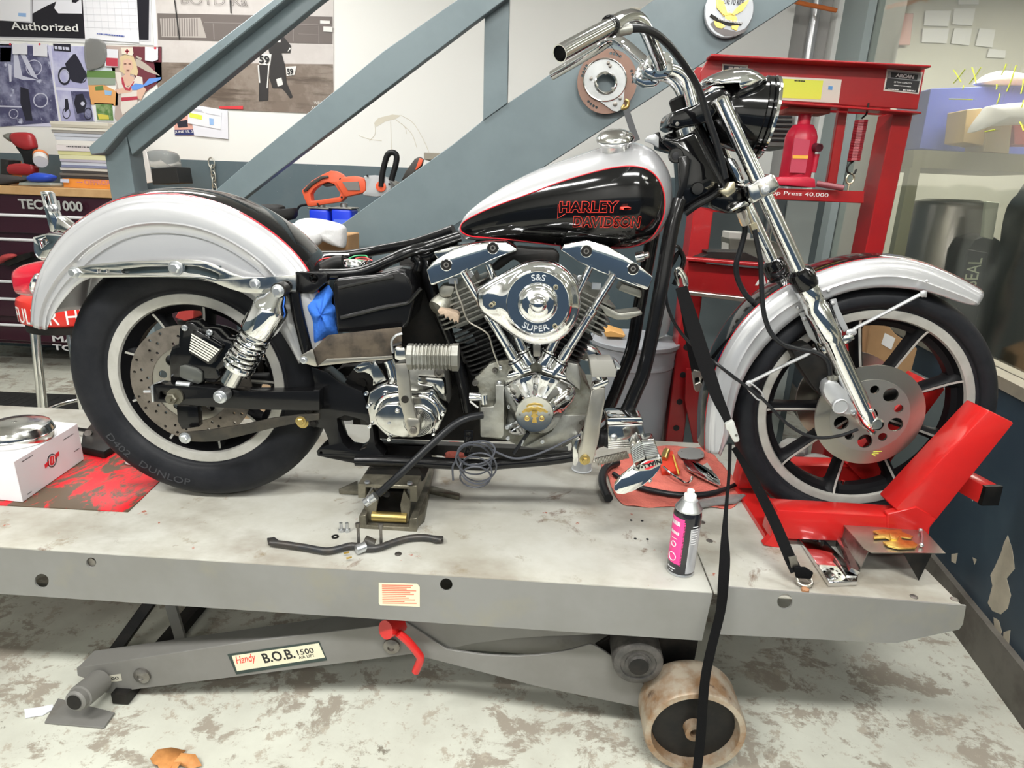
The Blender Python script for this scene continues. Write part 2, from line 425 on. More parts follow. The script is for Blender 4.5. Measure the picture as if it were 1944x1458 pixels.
# ---- the room beyond the pane
M().box((4.4, 4.86, 1.5), (6.4, .12, 3)).ob('wall_beyond', mat('beige_wall_paint', (.60, .59, .50), .6))['kind'] = 'structure'
M().box((7.2, 1.5, 1.5), (.12, 7, 3)).ob('wall_beyond_end', mat('cream_wall_paint', (.60, .58, .48), .6))['kind'] = 'structure'
area('room_fill_light', (3.4, 3.0, 2.95), (0, 0, 0), 1.8, 1.2, 95)  # unseen lamp added to brighten the room beyond the pane
# ---------------------------------------------------------------- lift table
ZT = .47; YF = -.33; YB = .50
tabm = mat('worn_lift_deck', (.49, .49, .445), .42, n=.85, sc=4, c2=(.37, .355, .30), lo=.4, hi=.65, det=7, rvar=.1)
layer(tabm, (.17, .12, .09), 7, .61, .68, (1, .8, 1), det=9, rough=.7, dist=.5)
layer(tabm, (.20, .165, .12), 2.6, .47, .74, (1, 1.4, 1), det=6)
layer(tabm, (.24, .2, .14), 11, .60, .72, (1, 1, 1), det=8, rough=.7)
layer(tabm, (.34, .10, .06), 26, .70, .73, det=4)
skm = mat('grey_lift_skirt', (.23, .23, .22), .38, n=.5, sc=2.5, c2=(.18, .178, .16), rvar=.08)
layer(skm, (.25, .24, .19), 5, .56, .75, (1, 1, 1))
lift = thing('lift_table', 'long grey motorcycle lift table with worn pale deck, standing on the floor', 'lift table', (0, .08, 0))
def hp(px, py, r, y):       # pixel circle on a plane
    return WF.P(pol(px, py, r, 18), y)
z0 = lambda px, py: WF.l(px, py, YF).z
# deck plates with their skirts
xs = WF.l(1356, 1113, YF).x; xr_ = WF.l(1834, 1149, YF).x
zb = WF.l(700, 1171, YF).z
def deckplate(x0, x1, name):
    m = M(); m.prism([V((x0, YF, ZT-.006)), V((x1, YF, ZT-.006)), V((x1, YB, ZT-.006)), V((x0, YB, ZT-.006))], (0, 0, .006)); m.bev(.002, 2)
    return m.ob(name, tabm, lift)
deckplate(-2.3, xs-.001, 'deck'); deckplate(xs+.002, xr_, 'deck')
m = M(); m.prism([V((-2.3, YF-.0005, zb-.004)), V((xs-.008, YF-.0005, zb-.004)), V((xs-.001, YF-.0005, ZT-.003)), V((-2.3, YF-.0005, ZT-.003))], (0, .004, 0),
    [hp(173, 1068, 9.5, YF-.0005), hp(79, 1103, 13.5, YF-.0005), hp(847, 1110, 12, YF-.0005)])
m.prism([V((-2.3, YF+.01, zb-.004)), V((xs-.01, YF+.01, zb-.004)), V((xs-.01, YF+.05, zb-.010)), V((-2.3, YF+.05, zb-.010))], (0, 0, .003))
m.ob('side_skirt', skm, lift)
pr = [(1367, 1114), (1834, 1150), (1828, 1185), (1821, 1195), (1705, 1220), (1670, 1220), (1358, 1204)]
m = M(); m.prism(WF.P(pr, YF-.0005), (0, .004, 0), [hp(1490, 1142, 14.5, YF-.0005)])
c = WF.l(1828, 1185, YF)
m.prism([V((xr_-.003, YF+.002, ZT-.004)), V((xr_-.003, YB, ZT-.004)), V((xr_-.006, YB, c.z)), V((xr_-.006, YF+.002, c.z))], (-.004, 0, 0))
m.ob('side_skirt', skm, lift)
# discs showing through the two bored holes, deck bolts
for nm, px, py, r, mm in (('hole_plug', 173, 1068, 9, MT['steel']),):
    M().lathe([(.0105, 0), (.0105, .003)], WF.p(px, py, YF+.004), (0, 1, 0), 20).ob(nm, mm, lift)
for px, py in ((1198, 988), (1219, 989), (1206, 1023), (1229, 1024)):
    M().lathe([(.0035, 0), (.0035, .0012)], zp(px, py, ZT), (0, 0, 1), 12).ob('deck_rivet', 'ink', lift)
for px, py in ((1333, 992), (1347, 1027), (1735, 1133), (1812, 1138), (756, 1052)):
    M().lathe([(.008, 0), (.008, .0012), (.005, .002)], zp(px, py, ZT), (0, 0, 1), 14).ob('deck_bolt', 'steel', lift)
# instruction sticker
st = M(); st.prism(WF.P([(719, 1106), (792, 1108), (797, 1114), (797, 1152), (722, 1149), (719, 1145)][::-1], YF-.001), (0, -.0004, 0))
st = part(st.ob('instruction_sticker', mat('cream_sticker', (.78, .72, .52), .5), lift), 'cream instruction sticker with red lines of print')
mm = M()
rp = mat('red_print', (.72, .2, .12), .6)
for i in range(11):
    y = 1110+i*3.4; e = (784, 780, 772, 790, 779, 786, 770, 776, 788, 768, 791)[i]
    mm.prism(WF.P([(725+i*.1, y), (e, y+.8), (e, y+2.4), (725+i*.1, y+1.6)][::-1], YF-.0016), (0, -.0002, 0))
mm.ob('printed_lines', rp, st)
# scissor arms
armm = mat('grey_lift_arm', (.20, .197, .185), .45, n=.5, sc=4, c2=(.15, .145, .13))
layer(armm, (.13, .11, .09), 6, .62, .75)
def WP_(pts, y, th, name, mt, par=lift, holes=(), bev=.001):
    m = M(); m.prism(WF.P(pts, y), (0, th, 0), holes)
    if bev: m.bev(bev, 1)
    return m.ob(name, mt, par)
A = [(145, 1268), (480, 1217), (691, 1192), (770, 1181), (848, 1233), (880, 1238), (916, 1243), (950, 1245.5), (984, 1246), (1018, 1244), (1052, 1240), (1086, 1233), (1120, 1223), (1130, 1226), (1150, 1238), (1167, 1250), (1221, 1298), (1269, 1342), (1262, 1353), (1018, 1303), (821, 1252), (780, 1242), (480, 1281), (200, 1316), (195, 1300), (147, 1283)]
WP_(A, -.27, .006, 'scissor_arm', armm)
B = [(760, 1170), (1200, 1190), (1187, 1199), (1150, 1203), (1100, 1206), (1040, 1208), (970, 1213), (899, 1222), (848, 1233), (800, 1215)]
WP_(B, -.262, .006, 'scissor_arm', armm)
# the far pair of arms and the flanges of the near ones
m = M()
for pts in (A, B):
    P = [p+V((0, .58, 0)) for p in WF.P(pts, -.27)]
    m.prism(P, (0, .006, 0))
m.ob('scissor_arm', armm, lift)
q = WF.P([(147, 1268), (480, 1217), (691, 1192), (800, 1177)], -.264)
m = M(); m.prism([q[0], q[3], q[3]+V((0, .06, 0)), q[0]+V((0, .06, 0))], (0, 0, -.004)); m.ob('arm_flange', armm, lift)
# air cylinder and cradle
c0 = WF.l(340, 1190, -.02); c1 = WF.l(730, 1190, -.02)
m = M(); m.lathe([(0, 0), (.07, .005), (.085, .03), (.085, c1.x-c0.x), (.07, c1.x-c0.x+.03)], (c0.x, -.02, .24), (1, 0, 0), 28); m.ob('air_cylinder', mat('dusty_grey_paint', (.16, .165, .15), .55), lift)
m = M(); g0 = WF.l(900, 1225, -.12); m.lathe([(.0, 0), (.09, .0), (.09, .62), (.0, .62)], (g0.x-.1, -.06, g0.z+.05), (1, 0, 0), 28); m.ob('air_cylinder', armm, lift)
M().beam(WF.p(288, 1140, -.05), WF.p(200, 1262, -.16), .03, .03, (0, -1, 0)).bev(.002, 1).ob('brace', 'dblack', lift)
M().beam(WF.p(322, 1140, -.1), WF.p(346, 1222, -.1), .03, .008, (0, -1, 0)).ob('brace', armm, lift)
# feet: base rails on the floor, floor plate, pivot tube
zf = zp(150, 1375, 0)
m = M(); m.prism([zp(84, 1371, .006), zp(197, 1381, .006), zp(218, 1352, .006), zp(110, 1325, .006)], (0, 0, -.006)); m.bev(.001, 1); m.ob('foot_plate', armm, lift)
a = WF.p(141, 1333, -.36); b = a+V((-.0, .17, 0))
b = WF.p(190, 1293, -.28)
m = M(); m.lathe([(.021, 0), (.026, .004), (.026, .016), (.03, .018), (.03, (b-a).length)], a, b-a, 24); m.lathe([(.018, -.001), (.018, .01)], a, b-a, 20); m.ob('pivot_tube', armm, lift)
M().lathe([(.0185, -.0015), (.0185, -.001)], a, b-a, 20).ob('tube_bore', 'dblack', lift)
for (px, py, r) in ((271, 1281, .021), (744, 1225, .02)):
    m = M(); m.lathe([(r, 0), (r, .006), (r*.75, .009), (r*.4, .011), (r*.38, .007)], WF.p(px, py, -.27), (0, -1, 0), 24); m.ob('pivot_bolt', 'steel', lift)
m = M()
for y in (.27,): m.beam((-1.02, y, .02), (.42, y, .02), .04, .03)
for x in (-1.0, .38): m.beam((x, -.29, .02), (x, .27, .02), .04, .03)
m.ob('base_frame', 'dblack', lift)
WP_([(1190, 1190), (1330, 1195), (1300, 1350), (1262, 1350), (1232, 1300), (1130, 1226)], -.235, .01, 'leg_plate', 'dblack')
# rollers and caster
a = WF.p(1212, 1262, -.31)
m = M(); m.lathe([(.0, .006), (.022, .006), (.024, 0), (.03, 0), (.03, -.004), (.04, -.004), (.041, 0), (.05, 0), (.056, -.004), (.058, -.012), (.058, -.12)], a, (0, -1, 0), 40); m.ob('roller', mat('dirty_black_roller', (.05, .048, .045), .5, n=.6, sc=30, c2=(.12, .11, .1)), lift)
M().lathe([(.0225, .0005), (.0225, .0)], a+V((0, -.0065, 0)), (0, -1, 0), 24).ob('tube_bore', 'dblack', lift)
a = zp(1325, 1437, 0); a.y = -.36; r = .066
a = WF.p(1320, 1393, -.36); r = a.z-.002
cm = mat('rusty_caster', (.42, .36, .28), .4, .3, n=.9, sc=14, c2=(.28, .16, .08)); layer(cm, (.1, .06, .04), 20, .6, .7)
m = M(); m.lathe([(.012, -.02), (.012, .0), (.022, .0), (.024, -.03), (r*.80, -.034), (r*.86, 0), (r*.97, 0), (r, -.006), (r, -.10), (r*.9, -.11)], a, (0, -1, 0), 48); m.ob('caster_wheel', cm, lift)
M().lathe([(r*.81, -.022), (.02, -.020), (.019, -.0)], a, (0, -1, 0), 32, caps=False).ob('hub_face', 'dblack', lift)
# red safety lever
m = M(); m.tube([WF.p(732, 1196, -.30), WF.p(765, 1180, -.25), WF.p(830, 1150, -.15)], .022, 16); m.tube([WF.p(757, 1202, -.30), WF.p(776, 1219, -.30), WF.p(794, 1241, -.30), WF.p(798, 1252, -.3), WF.p(789, 1275, -.30)], .0095, 12, sm=5); part(m.ob('release_lever', 'red', lift), 'red release lever with a bent rod')
# name plate
np_ = M(); np_.prism(WF.P([(432, 1242), (606, 1217), (621, 1253), (449, 1280)][::-1], -.2705), (0, -.001, 0)); np_ = part(np_.ob('name_plate', mat('dark_green_frame', (.03, .05, .045), .4), lift), 'black framed cream name plate')
M().prism(WF.P([(440, 1245), (605, 1221), (617, 1248), (450, 1274)][::-1], -.2716), (0, -.0004, 0)).ob('plate_face', mat('cream_plate', (.78, .73, .55), .45), np_)
def wt(s, name, p0, p1, top, y, mt, par, **k):
    a, b = WF.p(*p0, y), WF.p(*p1, y); c = WF.p(*top, y); X = (b-a).normalized(); Z = (c-a); h = (Z-X*Z.dot(X)).length
    return text(s, name, a, b, h, mt, par, upv=Z, **k)
wt('Handy', 'lettering', (452, 1265), (490, 1258), (450, 1246), -.272, 'letter', np_, shear=.4)
wt('B.O.B.', 'lettering', (503, 1259), (562, 1249), (501, 1240), -.272, 'ink', np_, bold=.02)
wt('1500', 'lettering', (566, 1244), (597, 1239), (564, 1234), -.272, 'ink', np_, bold=.01)
wt('AIR LIFT', 'lettering', (568, 1251), (598, 1246), (567, 1246), -.272, 'ink', np_)
M().prism(WF.P([(193, 1285), (229, 1279), (232, 1292), (197, 1297)][::-1], -.2705), (0, -.0005, 0)).ob('serial_label', mat('faded_label', (.5, .48, .4), .5), lift)
wt('1500', 'lettering', (201, 1293), (226, 1289), (200, 1288), -.2712, 'ink', lift)
# ---------------------------------------------------------------- motorcycle
CY = .015                                   # middle plane of the machine in its own frame
bike = thing('motorcycle', 'silver and black cruiser motorcycle on the lift table, seat and exhaust off, without grips', 'motorcycle', BK.w(-.02, CY, ZT))
k3 = K(0, 340, 3.17); k8 = K(230, 580, 5.208); k5 = K(540, 430, 4.86); k6 = K(560, 600, 4.86); k7 = K(780, 430, 3.888); k9 = K(850, 640, 4.86)
def bp(pts, y, th, name, mt, par=bike, holes=(), bev=.0015, seg=2, fr=BK):
    """plate cut to a photo outline on plane y of the machine, th thick away from the camera"""
    m = M(); m.prism(fr.P(pts, y), fr.d(0, th, 0), [fr.P(h, y) for h in holes])
    if bev: m.bev(bev, seg)
    return m.ob(name, mt, par)
def dot(px, py, r, y, h, name, mt, par, fr=BK, kind='cyl'):
    a = fr.p(px, py, y); ax = fr.d(0, -1, 0); m = M()
    if kind == 'bolt': m.bolt(a, ax, r, h)
    elif kind == 'allen': m.lathe([(r, 0), (r, h*.85), (r*.85, h), (r*.5, h), (r*.5, h*.5)], a, ax, 16)
    elif kind == 'dome': m.lathe([(r, 0), (r*.95, h*.35), (r*.7, h*.75), (r*.35, h*.97), (0.0001, h)], a, ax, 20, caps=False)
    else: m.lathe([(r, 0), (r, h*.8), (r*.9, h)], a, ax, 24)
    return m.ob(name, mt, par)
spoke_m = [mat('black_cast_wheel', (.006, .006, .007), .45, spec=.15), MT['rimsil']]
def wheel(fr, o, par, R, rimR, hw, tw, ring, hubr, a0, tyre_label, tread=False, n=9):
    """o: local centre of the wheel; hw rim half width; tw tyre half width"""
    ax = fr.d(0, -1, 0); c = fr.w(o.x, o.y, o.z)
    X = fr.d(1, 0, 0); Z = V((0, 0, 1))
    T = R-rimR
    prof = [(rimR-.004, hw-.002), (rimR+.004, hw+.001), (rimR+T*.12, tw*.86), (rimR+T*.30, tw*.985), (rimR+T*.48, tw), (rimR+T*.66, tw*.95), (rimR+T*.82, tw*.80), (rimR+T*.93, tw*.55), (rimR+T*.99, tw*.28), (R, 0)]
    prof = [(p.x, p.y) for p in cr([V((a, b, 0)) for a, b in prof], 3)]
    full = prof+[(a, -b) for a, b in prof[-2::-1]]
    m = M(); m.lathe(full, c, ax, 120, caps=False, u=X)
    if tread:
        # thin zigzag grooves: narrow dark ribs set into the shoulder
        pass
    ty = m.ob('tire', 'rubber', par, smooth=60)
    if tyre_label: part(ty, tyre_label)
    # rim: barrel and machined flange rings
    m = M(); m.lathe([(rimR-.002, hw-.004), (ring-.002, hw-.006), (ring-.010, hw-.02), (ring-.022, .012), (ring-.022, -.012), (ring-.010, -hw+.02), (ring-.002, -hw+.006), (rimR-.002, -hw+.004)], c, ax, 96, caps=False, u=X)
    m.ob('rim', spoke_m[0], par)
    m = M()
    for sg in (1, -1): m.lathe([(ring-.003, sg*(hw-.007)), (ring, sg*(hw-.001)), (ring+.003, sg*hw), (rimR-.003, sg*hw), (rimR, sg*(hw-.004)), (rimR-.006, sg*(hw-.008))], c, ax, 96, caps=False, u=X)
    part(m.ob('rim_flange', 'rimsil', par), 'silver machined rim ring')
    m = M(); m.lathe([(hubr, .03), (hubr*1.15, .02), (hubr*1.15, -.02), (hubr, -.03)], c, ax, 40); m.ob('hub', spoke_m[0], par)
    for i in range(n):
        a = math.radians(a0+i*360/n); d = X*math.cos(a)+Z*math.sin(a); t = -X*math.sin(a)+Z*math.cos(a)
        m = M(); rs = [(hubr*.9, .013, .024), (lerp(hubr, ring, .5), .011, .020), (ring-.03, .0125, .022), (ring-.012, .022, .026), (ring-.002, .040, .03)]
        Rg = []
        for r, w_, h in rs:
            Rg.append([c+d*r+t*w_+ax*(h*.45), c+d*r+t*w_*.45+ax*(h*.9), c+d*r+t*.0028+ax*h, c+d*r+t*.0028+ax*(h+.003), c+d*r-t*.0028+ax*(h+.003), c+d*r-t*.0028+ax*h, c+d*r-t*w_*.45+ax*(h*.9), c+d*r-t*w_+ax*(h*.45), c+d*r-t*w_-ax*(h*.6), c+d*r+t*w_-ax*(h*.6)])
        L = [[m.b.verts.new(p) for p in r] for r in Rg]
        for q in range(len(L)-1):
            for j in range(10):
                m.mi = 1 if j == 3 else 0
                m.face((L[q][j], L[q][(j+1) % 10], L[q+1][(j+1) % 10], L[q+1][j]))
        m.mi = 0; m.face(L[0][::-1]); m.face(L[-1])
        m.ob('spoke', spoke_m, par)
# ---- rear wheel
rc = V((-.838, CY, .790))
rw = bpy.data.objects.new('rear_wheel', None); COL.objects.link(rw); put(rw, BK.w(rc.x, rc.y, rc.z), bike)
wheel(BK, rc, rw, .3195, .2185, .045, .064, .1925, .045, 40, None)
def disc_mesh(fr, c, r1, r0, th, holes):
    m = M(); ctr = c
    def cir(x, z, r, n): return [fr.w(c.x+x+r*math.cos(2*PI*i/n), c.y, c.z+z+r*math.sin(2*PI*i/n)) for i in range(n)]
    m.prism(cir(0, 0, r1, 72), fr.d(0, th, 0), [cir(0, 0, r0, 36)]+[cir(*h) for h in holes]); return m
H = []
for k in range(27):
    for q, rr in enumerate((.104, .120, .136)):
        a = 2*PI*(k+q*.33)/27
        if (k+q) % 3 == 0: continue
        H.append((rr*math.cos(a), rr*math.sin(a), .0038, 8))
d0 = V((rc.x, -.055, rc.z))
part(disc_mesh(BK, d0, .146, .094, .006, H).ob('brake_disc', 'gdisc', rw), 'drilled grimy brake disc')
H2 = [(.070*math.cos(a), .070*math.sin(a), .015 if i % 2 else .010, 16) for i, a in enumerate([2*PI*j/10+.3 for j in range(10)])]
disc_mesh(BK, V((rc.x, -.053, rc.z)), .0965, .022, .004, H2).ob('disc_carrier', 'bsteel', rw)
m = M(); c = BK.w(rc.x, CY, rc.z); ax = BK.d(0, 1, 0)
for i in range(48):
    pass
m = disc_mesh(BK, V((rc.x, CY+.07, rc.z)), .118, .03, .008, [(.085*math.cos(a), .085*math.sin(a), .02, 16) for a in [2*PI*j/5 for j in range(5)]])
m.ob('sprocket', 'dblack', rw)
# raised sidewall lettering
def arc_text(s, name, fr, c, y, r, h, a0, a1, mt, par, outward=True, depth=.001):
    def cv(u, q, dz):
        a = math.radians(lerp(a0, a1, u)); rr = r+(q*h if outward else -q*h)
        p = fr.w(c.x+rr*math.cos(a), y, c.z+rr*math.sin(a)); return p+fr.d(0, -1, 0)*dz
    return text(s, name, V((0, 0, 0)), V((1, 0, 0)), 1, mt, par, depth=depth, curve=cv)
arc_text('D402   DUNLOP', 'sidewall_lettering', BK, rc, CY-.064, .278, -.018, 212, 262, mat('sidewall_rubber', (.04, .042, .048), .45), rw, depth=.0012)

# ---- front wheel, turned a little towards the camera
FWY = -.0334
fc0 = BK.w(.8074, 0, 0); FWc = V((.8068, .0012, .7795))
FB = Fr((FWc.x, FWc.y, 0), FWY)             # origin on the near rim face
fw = bpy.data.objects.new('front_wheel', None); COL.objects.link(fw); put(fw, FB.w(0, .037, FWc.z), bike)
fc = V((0, .037, FWc.z))
wheel(FB, fc, fw, .3095, .255, .037, .052, .233, .04, 23, None)
# tread grooves over the shoulder of the front tyre
m = M(); X = FB.d(1, 0, 0)
for i in range(40):
    a = 2*PI*i/40
    for sg in (1, -1):
        pts = []
        for (t, dv) in ((.0, .0), (.3, .03), (.45, .035), (.8, .0)):
            yy = .004+t*.040; r_ = .3095-.055*(yy/.052)**2.6*.62+.0004
            an = a+dv+ (0 if sg > 0 else PI/40)
            pts.append(FB.w(fc.x+r_*math.cos(an), fc.y-sg*yy, fc.z+r_*math.sin(an)))
        m.tube(pts, .0011, 4)
m.ob('tread_grooves', mat('groove_black', (.004, .004, .004), .9), fw, smooth=0)['kind'] = 'stuff'
fd = FB.l(1649, 787, -.028)
fd = V((fc.x, -.028, fc.z))
H3 = [(.066*math.cos(a), .066*math.sin(a), .0175 if i % 2 else .0105, 20) for i, a in enumerate([2*PI*j/10+.35 for j in range(10)])]
part(disc_mesh(FB, fd, .1265, .02, .005, H3).ob('brake_disc', 'disc', fw), 'brushed steel brake disc with round holes')
part(disc_mesh(FB, fd+V((0, -.001, 0)), .0915, .019, .003, H3).ob('disc_carrier', mat('disc_carrier', (.45, .45, .42), .36, .9), fw), 'duller inner disc carrier')
part(disc_mesh(FB, V((fc.x, fc.y+.065, fc.z)), .1265, .04, .005, []).ob('brake_disc', 'disc', fw), 'far side brake disc')
m = M(); a = FB.p(1654, 915, .0); m.lathe([(.003, 0), (.0035, .012), (.005, .013), (.005, .03)], FB.w(.0, .03, fc.z-.232), (0.05, 0, 1), 12); m.ob('valve_stem', 'chrome', fw)
ym = M()
for q in (((1655, 862), (1668, 861)), ((1655, 862), (1662, 866)), ((1658, 858), (1674, 857))): ym.tube(FB.P(q, -.0295), .0008, 5)
ym.ob('pencil_mark', ymark, fw)

# ---------------------------------------------------------------- fenders
def fender(fr, O, I, ynear, yfar, bulge, ds, offs, name, par, lab, strip=(.10, .90), rim=True, npts=5, stripfrom=0, stripto=None, yin=0, crown_flat=2.6, lref=.085):
    n = npts
    P0 = [fr.l(x, y, ynear) for x, y in O]; Q0 = [fr.l(x, y, ynear+yin) for x, y in I]
    Po = cr(P0, n); Qi = cr(Q0, n)
    def sm_(L, k):
        for _ in range(k): L = [L[0]]+[(L[i-1]+L[i]*2+L[i+1])/4 for i in range(1, len(L)-1)]+[L[-1]]
        return L
    Po = sm_(Po, 14); Qi = sm_(Qi, 14)
    N = len(Po); nn = []
    for i in range(N):
        T = (Po[min(i+1, N-1)]-Po[max(i-1, 0)]); T.y = 0; T.normalize(); nn.append(V((-T.z, 0, T.x)))
    nn = [v.normalized() for v in sm_(nn, 40)]
    W = yfar-ynear
    def crown(i, t, off=0):
        s = 2*t-1
        h = bulge*(1-abs(s)**crown_flat)**(1/crown_flat*1.35) if abs(s) < 1 else 0
        y = ynear+W*t; b = Po[i]; nn_ = nn[i]
        return fr.w(b.x+nn_.x*(h+off), y, b.z+nn_.z*(h+off))
    G = []
    K_ = [.5-.5*math.cos(PI*j/24) for j in range(25)]
    for i in range(N):
        a, b = Po[i], Qi[i]; L = (b-a).length; row = []
        for d, of in reversed(list(zip(ds, offs))):
            f = min(1, L/lref)
            p = b if d >= ds[-1] else a-nn[i]*(d*f)
            if d == ds[-2]: p = (a-nn[i]*(ds[-3]*f)).lerp(b, .5)
            row.append(fr.w(p.x, ynear+of, p.z))
        for t in K_: row.append(crown(i, t))
        row.append(fr.w(b.x, yfar, b.z)); G.append(row)
    m = M(); m.grid(G)
    def mod(o):
        s = o.modifiers.new('t', 'SOLIDIFY'); s.thickness = .0018; s.offset = 0
    o = part(m.ob(name, 'silver', par, smooth=50, mod=mod), lab)
    st = stripto or N
    ks = [lerp(strip[0], strip[1], j/20) for j in range(21)]
    m = M(); m.grid([[crown(i, t, .0014) for t in ks] for i in range(stripfrom, st)]); part(m.ob('crown_stripe', 'black', o, smooth=50), 'glossy black band along the crown')
    m = M()
    for t0 in (strip[0]-.003, strip[1]-.02):
        m.grid([[crown(i, t, .0019) for t in (t0, t0+.008, t0+.018)] for i in range(stripfrom, st)])
    part(m.ob('pinstripe', 'redline', o), 'red pinstripe')
    return o
O = k3([(200, 882), (207, 740), (238, 620), (285, 515), (345, 420), (430, 330), (560, 240), (700, 170), (850, 143), (1000, 138), (1200, 162), (1400, 238), (1550, 330), (1680, 430), (1790, 555), (1855, 680), (1890, 800), (1895, 950), (1870, 1110)])
I = k3([(300, 862), (330, 800), (380, 730), (440, 660), (500, 610), (580, 585), (680, 582), (790, 585), (880, 588), (980, 588), (1080, 588), (1180, 600), (1280, 620), (1380, 650), (1480, 690), (1560, 760), (1650, 860), (1730, 980), (1800, 1110)])
rf = fender(BK, O, I, -.080, .110, .030, [0, .004, .012, .025, .0405, .0430, .0455, .049, .0615, .0635, .0655, .1, 1], [0, -.003, -.007, -.009, -.009, -.012, -.009, -.005, -.005, -.0050, -.001, 0, 0], 'rear_fender', bike, 'silver rear fender with black crown and red pinstripe', strip=(.08, .92), crown_flat=2.4)
# ---------------------------------------------------------------- front fender (turned with the wheel)
kf = K(1320, 480, 3.24)
O = kf([(92, 1232), (92, 1120), (98, 1000), (118, 880), (150, 750), (205, 620), (290, 480), (400, 360), (520, 265), (660, 190), (800, 140), (930, 95), (1080, 65), (1230, 58), (1380, 80), (1520, 130), (1660, 195), (1772, 258)])
I = kf([(150, 1250), (205, 1140), (222, 1020), (248, 900), (280, 800), (335, 690), (410, 590), (500, 490), (600, 405), (700, 345), (800, 285), (920, 240), (1060, 212), (1210, 210), (1350, 225), (1480, 250), (1600, 300), (1680, 316)])
# the nearer silhouette stands at y=-.05 of the wheel's own frame
ff = fender(FB, O, I, -.028, .102, .014, [0, .004, .012, .022, .0265, .0290, .0315, .036, .1, 1], [0, -.003, -.006, -.0075, -.008, -.0095, -.008, -.006, -.004, -.003], 'front_fender', bike, 'silver front fender with black crown and red pinstripe', strip=(.12, .88), lref=.045, crown_flat=2.2, stripto=None)
def fdot(pts, r, y, h, name, mt, par, fr=FB, kind='dome'):
    for px, py in pts: dot(px, py, r, y, h, name, mt, par, fr, kind)
fdot(kf([(632, 338), (818, 232), (1423, 175)]), .0045, -.036, .003, 'rivet', 'silver', ff)
# ---------------------------------------------------------------- fuel tank
def tank_outline():
    top = [(861, 441), (868, 425), (885, 404), (912, 382), (950, 357), (1000, 330), (1050, 309), (1100, 292), (1150, 275), (1190, 267), (1222, 268), (1250, 283), (1272, 310), (1285, 345), (1289, 385)]
    bot = [(861, 441), (863, 452), (875, 461), (905, 464), (950, 466), (1000, 469), (1050, 473), (1100, 477), (1150, 480), (1190, 480), (1222, 475), (1250, 463), (1272, 440), (1283, 415), (1289, 385)]
    return [BK.l(x, y, -.055) for x, y in top], [BK.l(x, y, -.085) for x, y in bot]
tt, tb = tank_outline()
x0 = (tt[0].x+tb[0].x)/2; x1 = (tt[-1].x+tb[-1].x)/2
tt = cr(tt, 8); tb = cr(tb, 8)
def zat(L, x):
    if x <= L[0].x: return L[0].z
    for a, b in zip(L, L[1:]):
        if (a.x-x)*(b.x-x) <= 0 and abs(a.x-b.x) > 1e-9: return lerp(a.z, b.z, (x-a.x)/(b.x-a.x))
    return L[-1].z
zend0 = (tt[0].z+tb[0].z)/2; zend1 = (tt[-1].z+tb[-1].z)/2
def tank_w(x):
    u = min(1, max(0, (x-x0)/(x1-x0)))
    return .158*(u**.5*.45+.55*min(1, u*1.25)**1.0)*(1-max(0, (u-.55)/.45)**3.2)**.5+.0005
def tank_zz(x):
    u = (x-x0)/(x1-x0); zt, zb = zat(tt, x), zat(tb, x)
    if u < .03: f = (u/.03)**.5; return lerp(zend0, zt, f), lerp(zend0, zb, f)
    if u > .97: f = ((1-u)/.03)**.5; return lerp(zend1, zt, f), lerp(zend1, zb, f)
    return zt, zb
TN = 2.3
def tank_y(x, z, off=0):
    zt, zb = tank_zz(x); zc, h = (zt+zb)/2, (zt-zb)/2; w_ = tank_w(x)
    q = min(.999, abs((z-zc)/max(h, 1e-5)))
    return CY-w_*(1-q**TN)**(1/TN)-off
us = [.5-.5*math.cos(PI*i/72) for i in range(73)]
R_ = []
for u in us[1:-1]:
    x = lerp(x0, x1, u); zt, zb = tank_zz(x); zc, h = (zt+zb)/2, (zt-zb)/2; w_ = tank_w(x); r = []
    for j in range(64):
        a = 2*PI*j/64; c, s_ = math.cos(a), math.sin(a)
        r.append(BK.w(x, CY+w_*math.copysign(abs(c)**(2/TN), c), zc+h*math.copysign(abs(s_)**(2/TN), s_)))
    R_.append(r)
tank = M(); tank.rings(R_); tank = part(tank.ob('fuel_tank', 'silver', bike, smooth=60), 'silver teardrop fuel tank with black panel')
def on_tank(px, py):
    y = -.12
    for _ in range(40):
        q = BK.l(px, py, y); y = lerp(y, tank_y(q.x, q.z), .6)
    return BK.l(px, py, y)
kt = K(840, 230, 4.05)
PN = kt([(138, 830), (150, 790), (200, 750), (320, 690), (480, 625), (660, 560), (850, 487), (1040, 425), (1240, 372), (1390, 348), (1500, 350), (1590, 380), (1650, 435), (1690, 510), (1708, 600), (1702, 710), (1670, 800), (1610, 890), (1520, 945), (1400, 972), (1250, 970), (1080, 965), (900, 955), (700, 932), (500, 908), (330, 895), (220, 885), (160, 860)])
pn = cr([on_tank(x, y) for x, y in PN], 6, True)
def tank_patch(loop, off, name, mt, par):
    pts = [V((p.x, p.z)) for p in loop]; k = len(pts)
    xs_ = [p.x for p in pts]; zs_ = [p.y for p in pts]
    def inside(x, z):
        c = False
        for i in range(k):
            a, b = pts[i], pts[i-1]
            if (a.y > z) != (b.y > z) and x < (b.x-a.x)*(z-a.y)/(b.y-a.y)+a.x: c = not c
        return c
    ex = []; st = .006
    x = min(xs_)+st/2
    while x < max(xs_):
        z = min(zs_)+st/2
        while z < max(zs_):
            if inside(x, z) and min((p-V((x, z))).length for p in pts) > st*.45: ex.append(V((x, z)))
            z += st
        x += st
    vs, es, fs, *_ = delaunay_2d_cdt(pts+ex, [(i, (i+1) % k) for i in range(k)], [list(range(k))], 1, 1e-7)
    m = M(); L = [m.b.verts.new(BK.w(v.x, tank_y(v.x, v.y, off), v.y)) for v in vs]
    for f in fs: m.face([L[i] for i in f])
    return m.ob(name, mt, par, smooth=80)
